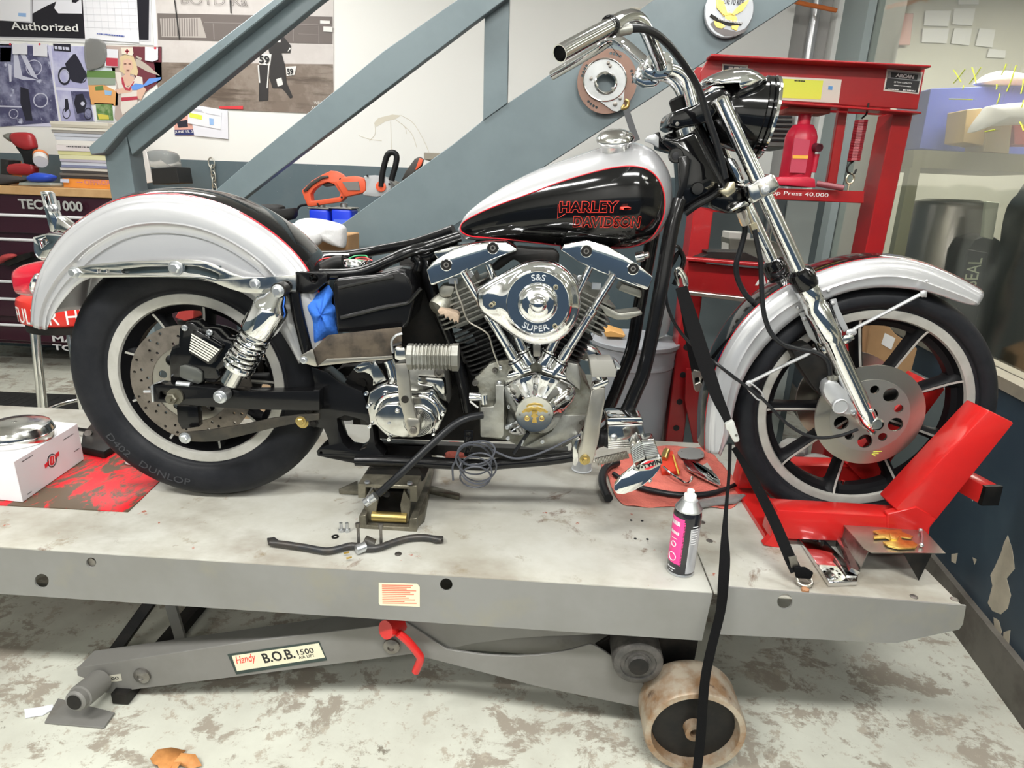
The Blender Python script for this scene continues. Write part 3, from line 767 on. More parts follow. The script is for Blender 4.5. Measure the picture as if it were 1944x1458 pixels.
panel = part(tank_patch(pn, .0009, 'side_panel', 'black', tank), 'glossy black teardrop panel')
m = M(); m.tube([BK.w(p.x, tank_y(p.x, p.z, .0018), p.z) for p in pn], .0015, 6, closed=True); part(m.ob('pinstripe', 'redline', tank), 'red pinstripe')
def tank_text(s, p0, p1, h, bold=0, shear=0):
    a, b = on_tank(*p0), on_tank(*p1); t2 = on_tank(p0[0], p0[1]-h); H_ = (t2-a)
    def cv(u, q, dz):
        x = lerp(a.x, b.x, u); z = lerp(a.z, b.z, u)+H_.z*q
        return BK.w(x, tank_y(x, z, .0022)-dz, z)
    return text(s, 'lettering', V((0, 0, 0)), V((1, 0, 0)), 1, 'letter', tank, outline=.018, bold=.05, curve=cv, shear=shear, space=1.08)
tank_text('HARLEY', kt([(895, 704)])[0], kt([(1350, 704)])[0], 22)
tank_text('-', kt([(1362, 680)])[0], kt([(1420, 676)])[0], 5)
tank_text('DAVIDSON', kt([(1000, 816)])[0], kt([(1512, 822)])[0], 22)
m = M(); q = [BK.w(p.x, tank_y(p.x, p.z, .0016), p.z) for p in [on_tank(*c) for c in kt([(890, 640), (885, 748), (945, 712)])]]
m.tube(q, .0007, 5); m.ob('lettering', 'letter', tank)
# filler cap
c = BK.p(1167, 288, -.045); q = BK.p(1164, 262, -.045); ax = (q-c).normalized()
ax = (BK.d(-.10, -.32, 1)).normalized()
m = M(); m.lathe([(.030, -.02), (.030, .014), (.032, .018), (.038, .021), (.0405, .025), (.040, .029), (.034, .037), (.020, .043), (.0001, .045)], c, ax, 48, caps=False)
part(m.ob('filler_cap', 'chrome2', tank), 'chrome filler cap')
# ---------------------------------------------------------------- fender strut, shocks, tail
st_pts = k3([(425, 560), (440, 535), (560, 513), (700, 500), (850, 492), (1000, 487), (1130, 484), (1200, 490), (1260, 505), (1330, 540), (1400, 572), (1460, 590), (1600, 590), (1780, 575), (1780, 690), (1700, 690), (1600, 690), (1500, 686), (1450, 680), (1390, 662), (1330, 640), (1280, 618), (1230, 600), (1150, 592), (1000, 588), (800, 590), (600, 592), (460, 592), (430, 580)])
h1 = k3([(728, 552), (745, 540), (850, 528), (950, 520), (1008, 518), (1018, 540), (1008, 562), (900, 565), (760, 570), (735, 566)])
h2 = k3([(1112, 520), (1140, 518), (1200, 528), (1260, 545), (1315, 570), (1322, 600), (1310, 605), (1260, 590), (1200, 575), (1130, 566), (1108, 560)])
strut = bp(st_pts, -.109, .012, 'fender_strut', 'chrome2', bike, [h1, h2, k3(pol(595, 553, 13, 14)), k3(pol(648, 553, 11, 12))], bev=.0022)
for px, py, r in ((448, 562, .0085), (1058, 535, .011), (1535, 630, .008)):
    q = k3([(px, py)])[0]; dot(*q, r, -.109, .010, 'bolt', 'zinc', strut, kind='bolt')
bp(k3([(705, 530), (1330, 520), (1340, 612), (705, 580)]), -.100, .003, 'slot_reflection_sheet', MT.setdefault('slate', mat('slot_reflection_slate', (.03, .045, .05), .3)), strut)  # dark sheet whose colour paints the reflection seen in the strut slots
# shock absorbers (near and far)
def shock(dy, lab):
    y = -.135+dy
    A_, B_ = BK.p(533, 550, -.135)+BK.d(0, dy, 0), BK.p(423, 750, -.135)+BK.d(0, dy, 0)
    D = (B_-A_); L = D.length; D.normalize()
    s = bpy.data.objects.new('shock_absorber', None); COL.objects.link(s); put(s, B_, bike); s['label'] = lab
    m = M(); m.lathe([(.008, .0), (.018, .012), (.024, .028), (.0355, .040), (.0385, .052), (.0385, .105), (.036, .114), (.034, .114)], A_, D, 40); m.ob('upper_cover', 'chrome', s)
    m = M(); m.lathe([(.026, .10), (.026, .185), (.0215, .19), (.0205, .255), (.014, .262)], A_, D, 32); m.ob('lower_tube', 'chrome2', s)
    pts = []; u, v = basis(D); turns = 7.0
    for i in range(int(turns*28)+1):
        t = i/28/turns; h = .108+(.205-.108)*(t**.85*.55+.45*t)
        a = 2*PI*turns*t; pts.append(A_+D*h+(u*math.cos(a)+v*math.sin(a))*.0305)
    m = M(); m.tube(pts, .0048, 10); m.ob('spring', 'chrome', s)
    m = M(); m.lathe([(.034, .200), (.036, .204), (.034, .212), (.024, .214)], A_, D, 32); m.ob('spring_seat', 'chrome', s)
    for q, r in ((A_, .0165), (B_, .0155)):
        m = M(); m.lathe([(r, -.014), (r, .014)], q, BK.d(0, 1, 0), 28); m.ob('eye_bushing', 'dblack' if q is A_ else 'zinc', s)
        m = M(); m.bolt(q+BK.d(0, -.014, 0), BK.d(0, -1, 0), .0095, .014); m.ob('bolt', 'zinc', s)
    return s
shock(0, 'chrome shock absorber on the near side'); shock(.29, 'far side shock absorber')
# tail light
kq = K(0, 460, 5.608)
TL = Fr(BK.w(-1.2, CY, 0), PSI)
def ring_at(c, r, ax_, n=28, sz=1.0): pass
m = M()
cA = kq([(420, 420)])[0]; prof = [((440, 395), 100, .048), ((400, 400), 172, .055), ((300, 405), 178, .056), ((220, 405), 165, .055), ((150, 400), 140, .050), ((105, 390), 108, .044), ((92, 385), 70, .03)]
Rr = []
for pa, pb, hy in (((97, 330), (102, 395), .018), ((98, 300), (108, 430), .034), ((118, 272), (132, 500), .046), ((180, 242), (165, 580), .054), ((300, 215), (250, 592), .058), ((430, 197), (340, 594), .060), ((500, 190), (380, 592), .060)):
    a = BK.l(*kq([pa])[0], CY-.045); b = BK.l(*kq([pb])[0], CY-.045); o_ = (a+b)/2; hv = (a-b)/2
    ef = lambda v: math.copysign(abs(v)**.7, v)
    Rr.append([BK.w(o_.x+hv.x*ef(math.sin(t)), CY+hy*ef(math.cos(t)), o_.z+hv.z*ef(math.sin(t))) for t in [2*PI*j/40 for j in range(40)]])
m = M(); m.rings(Rr, caps=True)
tl = bpy.data.objects.new('tail_light', None); COL.objects.link(tl); put(tl, BK.w(-1.15, CY, .9), bike)
m.ob('red_lens', 'redlens', tl)
m = M(); m.ball(BK.p(45, 530, CY-.03), .018, 14); m.ob('bulb', mat('pink_bulb', (.9, .25, .35), .3), tl)
Rr = []
for pa, pb, hy in (((480, 205), (350, 590), .058), ((455, 222), (332, 600), .066), ((480, 222), (355, 608), .068), ((520, 225), (395, 608), .064)):
    a = BK.l(*kq([pa])[0], CY-.045); b = BK.l(*kq([pb])[0], CY-.045); o_ = (a+b)/2; hv = (a-b)/2
    Rr.append([BK.w(o_.x+hv.x*math.sin(t), CY+hy*math.cos(t), o_.z+hv.z*math.sin(t)) for t in [2*PI*j/36 for j in range(36)]])
m = M(); m.rings(Rr); m.ob('chrome_housing', 'chrome', tl)
# licence plate bracket
def strap(pts, y, w_, th, name, mt, par, fr=BK, bev=.001):
    P = fr.P(pts, y); m = M(); m.tube(P, .01, sq=(th/2, w_/2)); return m.ob(name, mt, par)
lb = bpy.data.objects.new('licence_bracket', None); COL.objects.link(lb); put(lb, BK.p(100, 450, CY), bike)
bp(k3([(240, 75), (272, 72), (290, 85), (312, 175), (345, 245), (335, 300), (318, 320), (300, 315)]), CY-.05, .022, 'slotted_plate', 'chrome', lb, [k3([(268, 100), (283, 100), (298, 175), (285, 172)])])
bp(k3([(345, 225), (430, 290), (445, 325), (400, 330), (330, 300)]), CY-.05, .03, 'arm', 'chrome2', lb)
bp(k3([(195, 350), (290, 325), (400, 340), (360, 405), (345, 425), (300, 470), (270, 478), (235, 475), (228, 465), (215, 440)]), CY-.055, .03, 'bracket_plate', 'chrome', lb, [k3([(232, 365), (275, 350), (290, 380), (250, 415)])])
dot(*k3([(325, 178)])[0], .007, CY-.055, .014, 'bolt', 'zinc', lb, kind='bolt')
m = M(); m.tube(k3 and BK.P(k3([(238, 78), (210, 350), (215, 440), (240, 475), (280, 478), (330, 430), (372, 395)])[1:], CY-.04), .0025, 8, sm=4); m.ob('edge_bead', 'chrome', lb)

# ---------------------------------------------------------------- frame
fr_ = bpy.data.objects.new('frame', None); COL.objects.link(fr_); put(fr_, BK.w(0, CY, .55), bike); fr_['label'] = 'black tubular frame'
def bt(pts, y, r, name='frame_tube', mt='sblack', par=fr_, sm=5, fr=BK, n=14):
    """tube through photo points; y one depth or one per point"""
    if not isinstance(y, (list, tuple)): y = [y]*len(pts)
    m = M(); m.tube([fr.p(a[0], a[1], q) for a, q in zip(pts, y)], r, n, sm=sm if len(pts) > 2 else 0); return m.ob(name, mt, par)
bt(k5([(330, 440), (560, 435), (700, 420), (850, 370), (1000, 300), (1150, 232), (1300, 192), (1450, 145), (1620, 90)]), [-.07]*5+[-.06, -.04, -.03, -.02], .0125)
bt(k5([(215, 266), (400, 268), (600, 262), (850, 220), (1150, 165), (1300, 125), (1560, 30)]), [.10]*4+[.06, .04, .02], .0125)
bt(k5([(1180, 255), (1330, 270), (1480, 160), (1600, 130)]), [0]*4, .017)
bt(k5([(1290, 300), (1330, 480), (1420, 760), (1560, 1100), (1640, 1400), (1700, 1700)]), 0, .0165)
bt(k5([(1200, 280), (1230, 330), (1215, 400)]), -.02, .012)
# rear gusset and down tube
g = k5([(100, 420), (330, 425), (395, 440), (395, 505), (330, 560), (270, 620), (60, 620), (60, 600), (100, 590)])
bp(g, -.095, .03, 'seat_gusset', 'sblack', fr_, [k5(pol(268, 480, 40, 18))])
bt(k5([(90, 600), (115, 760), (160, 950), (205, 1130), (230, 1200)]), -.10, .0135)
lug = k6([(150, 470), (300, 520), (420, 620), (620, 700), (700, 900), (720, 1050), (740, 1200), (820, 1290), (820, 1370), (600, 1370), (300, 1310), (210, 1290), (198, 1250), (240, 1213), (315, 1190), (300, 1120), (265, 1040), (190, 1022), (92, 1010), (80, 960), (95, 830), (85, 800), (175, 780), (180, 620)])
bp(lug, -.085, .05, 'rear_frame_casting', 'sblack', fr_, [k6([(385, 945), (460, 915), (530, 932), (640, 965), (688, 1010), (690, 1120), (650, 1220), (590, 1248), (500, 1232), (440, 1170), (400, 1050)]), k6(pol(240, 1262, 13, 12))], bev=.005)
dot(*k6([(645, 1325)])[0], .009, -.086, .001, 'lug_hole', 'ink', fr_)
dot(*k6([(130, 862)])[0], .007, -.085, .005, 'bolt', 'dblack', fr_, kind='bolt'); dot(*k6([(175, 988)])[0], .007, -.085, .005, 'bolt', 'dblack', fr_, kind='bolt')
dot(*k6([(70, 980)])[0], .010, -.105, .006, 'bolt', 'brass', fr_, kind='bolt')
bt(k6([(560, 1330), (900, 1335)])+k9([(300, 1180), (500, 1165), (760, 1145), (960, 1125), (1200, 1085), (1330, 1020)]), -.085, .0145)
bt([(1114, 853), (1150, 822), (1172, 800), (1190, 780), (1208, 740), (1222, 705), (1240, 625), (1254, 550), (1266, 480), (1278, 420), (1290, 380)], [-.085, -.085, -.083, -.08, -.08, -.08, -.075, -.07, -.06, -.05, -.04], .0165)
bt([(1104, 815), (1140, 790), (1160, 765), (1180, 715), (1200, 660), (1212, 590), (1225, 520), (1240, 440)], [.11]*6+[.09, .06], .0165)
m = M(); m.beam(BK.w(-.42, .11, .575), BK.w(.1, .11, .575), .03, .03); m.ob('frame_tube', 'sblack', fr_)
# swingarm with axle
sw = bpy.data.objects.new('swingarm', None); COL.objects.link(sw); put(sw, BK.p(450, 750, -.11), bike)
so = k8([(312, 778), (700, 800), (1100, 835), (1300, 850), (1600, 852), (1960, 845), (1960, 1040), (1560, 1032), (1300, 1028), (1000, 1010), (760, 990), (560, 972), (322, 952)])
bp(so, -.118, .032, 'near_arm', 'sblack', sw, [k8([(380, 850), (460, 842), (450, 930), (375, 925)])], bev=.004)
m = M(); m.prism([p+BK.d(0, .25, 0) for p in BK.P(so, -.118)], BK.d(0, .032, 0)); m.ob('far_arm', 'sblack', sw)
bp(k8([(290, 795), (312, 778), (322, 952), (302, 960)]), -.121, .038, 'end_cap', 'zinc', sw, bev=.001)
bp(k8([(290, 795), (370, 755), (385, 765), (312, 782)]), -.120, .02, 'adjuster_plate', 'zinc', sw, bev=.0005)
m = M(); m.cyl(BK.p(*k8([(228, 852)])[0], -.105), BK.p(*k8([(300, 850)])[0], -.105), .004, 12); m.ob('adjuster_bolt', 'zinc', sw)
m = M(); c = BK.p(*k8([(540, 895)])[0], -.118); m.lathe([(.019, 0), (.019, .005)], c, BK.d(0, -1, 0), 28); m.hexa(c+BK.d(-.004, -.005, -.002), BK.d(0, -1, 0), .0135, .014); m.cyl(c+BK.d(-.004, 0, -.002), c+BK.d(-.004, -.026, -.002), .006, 14); m.ob('axle_nut', mat('tarnished_nut', (.2, .19, .15), .4, .8), sw)
tqa = k8([(572, 1270), (620, 1258), (860, 1235), (1200, 1180), (1500, 1115), (1760, 1082), (1960, 1070), (1960, 1130), (1760, 1160), (1560, 1200), (1250, 1275), (1100, 1310), (950, 1345), (800, 1350), (690, 1345), (600, 1330), (570, 1300)])
ta = bp(tqa, -.126, .008, 'torque_arm', mat('dirty_black_bar', (.035, .033, .028), .4, .3, n=.6, sc=20, c2=(.07, .06, .045)), bike)
dot(*k8([(635, 1307)])[0], .0095, -.126, .012, 'bolt', 'zinc', ta, kind='bolt'); dot(*k8([(1778, 1143)])[0], .0085, -.126, .008, 'bolt', 'brass', ta, kind='bolt')
bp(k8([(545, 990), (755, 1000), (770, 1200), (600, 1225), (560, 1150)]), -.10, .02, 'caliper_hanger', 'sblack', ta)
# rear caliper
rcal = bpy.data.objects.new('rear_brake_caliper', None); COL.objects.link(rcal); put(rcal, BK.p(400, 680, -.08), bike)
cal = k8([(585, 195), (640, 160), (700, 165), (780, 225), (860, 225), (930, 250), (1010, 330), (1090, 350), (1115, 420), (1075, 480), (1060, 600), (960, 640), (985, 700), (940, 765), (870, 765), (830, 740), (800, 790), (700, 790), (560, 760), (482, 775), (470, 490), (500, 400), (560, 395), (572, 230)])
bp(cal, -.098, .05, 'body', 'black', rcal, bev=.006)
bp(k8([(700, 250), (745, 240), (1000, 400), (1000, 430), (900, 580), (860, 590), (670, 470), (665, 440)]), -.112, .016, 'cover', 'black', rcal, bev=.004)
wst = mat('white_stripe', (.7, .68, .6), .4)
m = M()
for i in range(7):
    t = i/6.4; a = (lerp(695, 672, t), lerp(278, 440, t)); b = (lerp(972, 862, t), lerp(438, 552, t))
    m.prism(BK.P(k8([a, b, (b[0]-6, b[1]+13), (a[0]-1, a[1]+13)]), -.1135), BK.d(0, .0012, 0))
part(m.ob('louvre_stripes', wst, rcal), 'seven cream stripes on the cover')
bp(k8([(570, 600), (620, 590), (740, 620), (800, 670), (800, 760), (760, 785), (700, 765), (570, 710)]), -.106, .01, 'piston_housing', mat('grey_casting', (.12, .125, .115), .35, .5), rcal, bev=.004)
dot(*k8([(630, 220)])[0], .007, -.098, .003, 'bolt', 'zinc', rcal, kind='allen')
dot(*k8([(880, 265)])[0], .007, -.100, .006, 'bleed_bolt', 'zinc', rcal, kind='allen'); dot(*k8([(1065, 485)])[0], .006, -.100, .004, 'bolt', 'zinc', rcal, kind='allen')
m = M(); m.cyl(BK.p(*k8([(555, 775)])[0], -.11), BK.p(*k8([(690, 790)])[0], -.11), .008, 14); m.ob('guide_pin', 'zinc', rcal)
# oil tank, battery tray, towel
ot = k5([(445, 520), (480, 480), (640, 462), (900, 440), (1030, 405), (1110, 420), (1150, 480), (1185, 570), (1190, 700), (1150, 900), (1100, 945), (800, 975), (480, 985), (470, 850), (442, 600)])
oil = bp(ot, -.105, .16, 'oil_tank', 'sblack', bike, bev=.012, seg=3)
for q in ([(500, 562), (700, 520), (880, 485), (1010, 462)], [(520, 842), (700, 800), (900, 750), (1080, 715), (1150, 695), (1215, 620), (1260, 570)]):
    m = M(); m.tube(BK.P(k5(q), -.107), .0045, 8, sm=5); m.ob('raised_rib', 'sblack', oil)
bp(k5([(885, 440), (900, 415), (1040, 385), (1070, 400), (1060, 425)]), -.08, .05, 'cover_edge', mat('grey_pad', (.17, .17, .17), .6), oil)
m = M(); m.lathe([(.03, 0), (.03, .01), (.028, .014), (.0, .016)], BK.p(*k5([(660, 362)])[0], -.02), BK.d(0, 0, 1), 28); m.ob('oil_cap', 'chrome', oil)
bp(k5([(262, 1140), (400, 1003), (1080, 927), (1085, 1060), (1010, 1080), (995, 1110), (990, 1190), (380, 1225), (310, 1290), (270, 1230)]), -.125, .003, 'battery_tray_back', mat('rusty_bracket', (.06, .05, .042), .4, .5, n=.8, sc=16, c2=(.15, .12, .09)), bike, bev=.0005)
bp(k5([(300, 1293), (390, 1222), (955, 1195), (1000, 1190), (1000, 1222), (620, 1255), (330, 1287)]), -.128, .003, 'battery_tray_lip', 'bsteel', bike, bev=.0005)
bt_ = bp(k5([(140, 1225), (150, 1190), (258, 1128), (302, 1290), (280, 1293), (180, 1262), (145, 1245)]), -.13, .004, 'tray_tab', 'bsteel', bike, bev=.001)
dot(*k5([(178, 1232)])[0], .006, -.13, .005, 'bolt', 'zinc', bt_, kind='bolt')
# wires under the seat rails
for q, mt_ in (([(280, 345), (350, 300), (450, 288), (545, 325)], 'wr'), ([(590, 335), (660, 295), (740, 285), (812, 315)], 'wr'), ([(515, 385), (550, 330), (640, 275), (740, 268), (770, 285)], 'wg'), ([(440, 300), (520, 280), (640, 320)], 'plastic')):
    if mt_ == 'wr': mt_ = MT.setdefault('wr', mat('red_wire', (.7, .02, .02), .35))
    if mt_ == 'wg': mt_ = MT.setdefault('wg', mat('green_wire', (.02, .35, .12), .35))
    m = M(); m.tube(BK.P(k5(q), .0), .0016, 6, sm=5); m.ob('wire', mt_, bike)
bt(k5([(300, 420), (480, 340), (545, 330)]), .0, .018, 'breather_hose', 'dblack', bike)
bp(k5([(590, 380), (620, 330), (700, 315), (770, 320), (760, 350), (640, 385)]), -.02, .05, 'clamp', 'chrome2', bike, bev=.004)
bt(k5([(250, 300), (330, 280), (430, 262), (600, 262)]), .06, .003, 'cable', 'zinc', bike)

# blue towel stuffed behind the oil tank, dark inner panels
m = M(); pillow_ = k5([(185, 700), (255, 650), (330, 600), (370, 565), (408, 540), (432, 575), (450, 620), (436, 700), (470, 740), (492, 775), (470, 850), (480, 920), (492, 990), (390, 1012), (330, 1060), (275, 1118), (255, 1020), (240, 900), (210, 790)])
G_ = []
L_ = cr([BK.l(a, b, -.07) for a, b in pillow_], 3, True); cx_ = sum(p.x for p in L_)/len(L_); cz_ = sum(p.z for p in L_)/len(L_)
random.seed(2)
ph = [random.uniform(0, 6) for _ in range(4)]
for t in (.999, .97, .85, .7, .5, .3, .12, .01):
    G_.append([BK.w(cx_+(p.x-cx_)*t, -.07-.022*(1-t**3)+.006*math.sin(3*math.atan2(p.z-cz_, p.x-cx_)+ph[0]+t*5)*(1-t)*2*t+.004*math.sin(p.x*160+p.z*60)*(1-t), cz_+(p.z-cz_)*t) for p in L_])
m.rings(G_+[], caps=True)
part(m.ob('shop_towel', 'bluetape', bike, smooth=70), 'bright blue shop towel stuffed behind the oil tank')
bp(k5([(1060, 300), (1330, 280), (1560, 1050), (1600, 1300), (1100, 1250), (1060, 900)]), .05, .01, 'inner_panel', 'dblack', bike)
bp([(640, 700), (700, 660), (900, 640), (1000, 640), (1100, 690), (1125, 760), (1105, 815), (1050, 842), (800, 838), (706, 835), (700, 800), (640, 775)], .09, .05, 'primary_case', 'dblack', bike, bev=.01)
# ---------------------------------------------------------------- engine and gearbox
def part_empty(name, loc, label=None, par=bike):
    e = bpy.data.objects.new(name, None); COL.objects.link(e); put(e, loc, par)
    if label: e['label'] = label
    return e
eng = part_empty('engine', BK.w(-.02, CY, .56), 'air-cooled V-twin engine with chrome covers')
def ang_loop(fr, px_loop, y, n=48):
    """resample a photo outline by angle about its centroid, in the frame"""
    L = [fr.l(a, b, y) for a, b in px_loop]; L = cr(L, 6, True)
    cx = sum(p.x for p in L)/len(L); cz = sum(p.z for p in L)/len(L)
    return L, V((cx, y, cz))
def star(L, c, n=64):
    out = []; k = len(L)
    for j in range(n):
        a = 2*PI*j/n; d = V((math.cos(a), math.sin(a))); best = None
        for i in range(k):
            p, q = L[i], L[(i+1) % k]; ax_, az_ = p.x-c.x, p.z-c.z; bx, bz = q.x-p.x, q.z-p.z
            den = d.x*bz-d.y*bx
            if abs(den) < 1e-12: continue
            t = (ax_*bz-az_*bx)/den; u = (ax_*d.y-az_*d.x)/den
            if t > 0 and -1e-6 <= u <= 1+1e-6 and (best is None or t > best): best = t
        out.append(best or .001)
    return out
def loftrings(fr, c, radii_list, ys, n=64):
    R = []
    for rad, y in zip(radii_list, ys):
        cc = rad[1] if isinstance(rad, tuple) else c; r = rad[0] if isinstance(rad, tuple) else rad
        R.append([fr.w(cc.x+r[j]*math.cos(2*PI*j/n), y, cc.z+r[j]*math.sin(2*PI*j/n)) for j in range(n)])
    return R
# crankcase, gearbox castings
case = k9([(235, 400), (300, 330), (380, 245), (480, 215), (560, 205), (800, 200), (1100, 208), (1210, 250), (1260, 400), (1330, 500), (1290, 720), (1270, 800), (1180, 950), (1060, 1030), (850, 1042), (650, 1012), (540, 960), (300, 930), (290, 640), (280, 480)])
cc_ = bp(case, -.055, .14, 'crankcase', 'cast', eng, bev=.008)
bp(k9([(1010, 715), (1285, 718), (1270, 800), (1180, 950), (1060, 1030), (850, 1042), (700, 1020), (960, 870), (1000, 800)]), -.064, .02, 'lower_cover', 'dalu', eng, bev=.004)
bp(k9([(1100, 230), (1205, 250), (1230, 400), (1225, 500), (1150, 440), (1080, 380)]), -.066, .02, 'case_web', 'dalu', eng, bev=.004)
opc = k9([(300, 648), (420, 640), (442, 600), (436, 440), (515, 440), (520, 640), (520, 905), (500, 935), (310, 925), (300, 910)])
bp(opc, -.098, .06, 'oil_pump_housing', 'dalu', eng, bev=.005, seg=3)
m = M(); m.lathe([(.0065, 0), (.0065, .012), (.005, .014)], BK.p(*k9([(473, 455)])[0], -.085), BK.d(0, 0, 1), 16); m.ob('cap_screw', 'zinc', eng)
for a, b, r in (((200, 530), (300, 540), .0065), ((200, 560), (310, 566), .0065)):
    m = M(); m.cyl(BK.p(*k9([a])[0], -.10), BK.p(*k9([b])[0], -.10), r, 14); m.ob('pipe_fitting', 'chrome', eng)
m = M(); m.cyl(BK.p(*k9([(335, 530)])[0], -.10), BK.p(*k9([(340, 615)])[0], -.10), .008, 14); m.tube(BK.P(k9([(205, 590), (250, 625), (280, 650)]), -.10), .003, 8); m.ob('pipe_fitting', 'chrome', eng)
for px, py, r in ((437, 300, .0065), (255, 415, .0075), (1233, 775, .007), (1030, 985, .006)):
    dot(*k9([(px, py)])[0], r, -.058, .010, 'bolt', 'steel', eng, kind='allen')
# cam cover: star outline at the back drawn in to the round cover
ol = k9([(520, 440), (600, 390), (700, 350), (800, 325), (850, 325), (920, 345), (1010, 372), (1080, 410), (1150, 450), (1185, 500), (1165, 570), (1120, 640), (1050, 740), (1000, 810), (940, 862), (860, 885), (760, 890), (650, 905), (570, 885), (545, 850), (540, 760), (550, 700), (530, 600), (518, 500)])
L, c = ang_loop(BK, ol, -.075); cq = BK.l(*k9([(800, 710)])[0], -.125); c = V((cq.x, -.075, cq.z))
r0 = star(L, c); rc_ = [.0445]*64
cs = [( [lerp(a, b, t) for a, b in zip(r0, rc_)], c) for t in (0, 0, .12, .35, .62, .85, 1)]
m = M(); m.rings(loftrings(BK, c, cs, (-.055, -.078, -.085, -.092, -.104, -.116, -.126)))
cam_c = m.ob('cam_cover', 'chrome', eng, smooth=50)
m = M(); m.lathe([(.0445, 0), (.0445, .006), (.0425, .008), (.0390, .0075), (.0001, .0075)], BK.w(c.x, -.120, c.z), BK.d(0, -1, 0), 56, caps=False)
pc = m.ob('points_cover', 'alu', eng)
for px, py in ((665, 715), (935, 715)): dot(*k9([(px, py)])[0], .0022, -.128, .001, 'screw', 'steel', pc)
# gold emblem on the round cover
m = M()
for q in ([(725, 640), (745, 622), (800, 610), (860, 620), (885, 640), (870, 645), (845, 632), (800, 626), (755, 634), (735, 650)], [(685, 690), (720, 665), (770, 645), (800, 652), (830, 645), (880, 662), (925, 690), (915, 702), (880, 688), (850, 694), (828, 684), (800, 692), (772, 684), (750, 694), (720, 690), (695, 702)],
          [(775, 672), (825, 672), (830, 705), (775, 705)], [(782, 712), (820, 712), (834, 730), (820, 742), (780, 742), (768, 730)], [(786, 748), (816, 748), (822, 790), (778, 790)]):
    m.prism(BK.P(k9(q), -.1298), BK.d(0, .0035, 0))
for cx in (732, 868):
    m.tube(BK.P(k9(pol(cx, 752, 20, 16)), -.1295), .0011, 6, closed=True); m.prism(BK.P(k9(pol(cx, 752, 8, 8)), -.1298), BK.d(0, .003, 0))
part(m.ob('gold_emblem', 'gold', pc), 'gold eagle and engine emblem')
for px, py in ((1108, 555), (567, 635), (547, 825), (555, 925), (872, 957)): dot(*k9([(px, py)])[0], .0052, -.09 if px > 1000 else -.085, .008, 'screw', 'zinc', eng, kind='allen')
m = M(); m.tube(BK.P(k9([(745, 880), (700, 940), (640, 1030), (610, 1075)]), -.10), .0045, 10, sm=4); m.ob('vent_hose', 'hose', eng)
m = M(); m.tube(BK.P(k9([(700, 950), (680, 1000)]), -.105), .002, 6); m.ob('hose_clip', 'zinc', eng)
# tappet blocks and pushrod tubes
for b in ([(540, 365), (560, 340), (755, 285), (775, 300), (770, 320), (560, 380)], [(865, 290), (885, 285), (1085, 350), (1100, 370), (1090, 395), (870, 318)]):
    bp(k9(b), -.118, .05, 'tappet_base', 'chrome', eng, bev=.003)
kk = k7
rods = [((790, 1020), (590, 690), (385, 340), -.100), ((845, 955), (760, 800), (570, 280), -.080), ((1005, 960), (1085, 800), (1330, 280), -.080), ((1085, 1030), (1345, 610), (1500, 360), -.100)]
for i, (a, b, c_, y) in enumerate(rods):
    A, B, C_ = [BK.p(*kk([q])[0], y) for q in (a, b, c_)]
    D = (C_-A); Lh = D.length; D.normalize(); f1 = (.55, .5, .5, .62)[i]
    pr_ = part_empty('pushrod_tube', A, par=eng)
    m = M(); m.lathe([(.0185, -.02), (.0185, .012), (.0165, .016), (.0120, .018), (.0120, .05), (.0102, .052), (.0102, Lh*f1-.012), (.0118, Lh*f1-.010), (.0118, Lh*f1+.004), (.0082, Lh*f1+.006), (.0082, Lh)], A, D, 28); m.ob('tube', 'chrome', pr_)
    m = M(); m.lathe([(.0190, .010), (.0196, .0115), (.0190, .013)], A, D, 24, caps=False); m.ob('seal_ring', 'plastic', pr_)
# cylinders and heads: stacks of fins about axes 45 degrees apart
crank = BK.l(985, 800, -.03)
crank = V((crank.x, CY, crank.z))
fin_a = mat('alu_head_fins', (.34, .335, .30), .42, .75, n=.5, sc=20, c2=(.2, .2, .17)); fin_b = mat('black_barrel_fins', (.012, .012, .012), .45)
for sgn, nm in ((-1, 'rear'), (1, 'front')):
    a = math.radians(90-sgn*25); D = BK.d(math.cos(a), 0, math.sin(a)); U = BK.d(math.sin(a), 0, -math.cos(a)); Y = BK.d(0, 1, 0)
    o = BK.w(crank.x, crank.y, crank.z)
    def fin(m, h, hw, hy, th, rc=.03):
        pts = []
        for sx, sy in ((1, 1), (-1, 1), (-1, -1), (1, -1)):
            for k in range(5):
                t = {(1, 1): 0, (-1, 1): 90, (-1, -1): 180, (1, -1): 270}[(sx, sy)]+k*22.5
                pts.append(o+D*h+U*(sx*(hw-rc)+rc*math.cos(math.radians(t)))+Y*(sy*(hy-rc)+rc*math.sin(math.radians(t))))
        m.prism(pts, D*th)
    cyl = part_empty('cylinder', o+D*.2, nm+' cylinder with black barrel and alloy head', eng)
    m = M(); m.lathe([(.048, .10), (.048, .28)], o, D, 32)
    for i in range(11): fin(m, .142+i*.0122, .062, .066, .0032)
    m.ob('barrel', fin_b, cyl)
    m = M(); m.prism([o+D*.275+U*.045+Y*.05, o+D*.275-U*.045+Y*.05, o+D*.275-U*.045-Y*.05, o+D*.275+U*.045-Y*.05], D*.10)
    for i in range(7): fin(m, .284+i*.0120, .076-(.0 if i < 4 else .006), .068, .0038, .022)
    m.ob('head', fin_a, cyl)
    m = M(); m.lathe([(.008, 0), (.009, .012), (.007, .013), (.007, .02)], o+D*.382+U*(-.04*sgn)-Y*.062, -Y, 6); m.box(o+D*.384+U*(.0)-Y*.075, (.02, .012, .014)); m.ob('head_bolt', 'zinc', cyl)
rb1 = k7([(112, 322), (130, 300), (165, 258), (250, 210), (350, 165), (450, 132), (560, 118), (700, 118), (780, 160), (785, 180), (620, 240), (430, 328), (300, 378), (155, 437), (140, 425)])
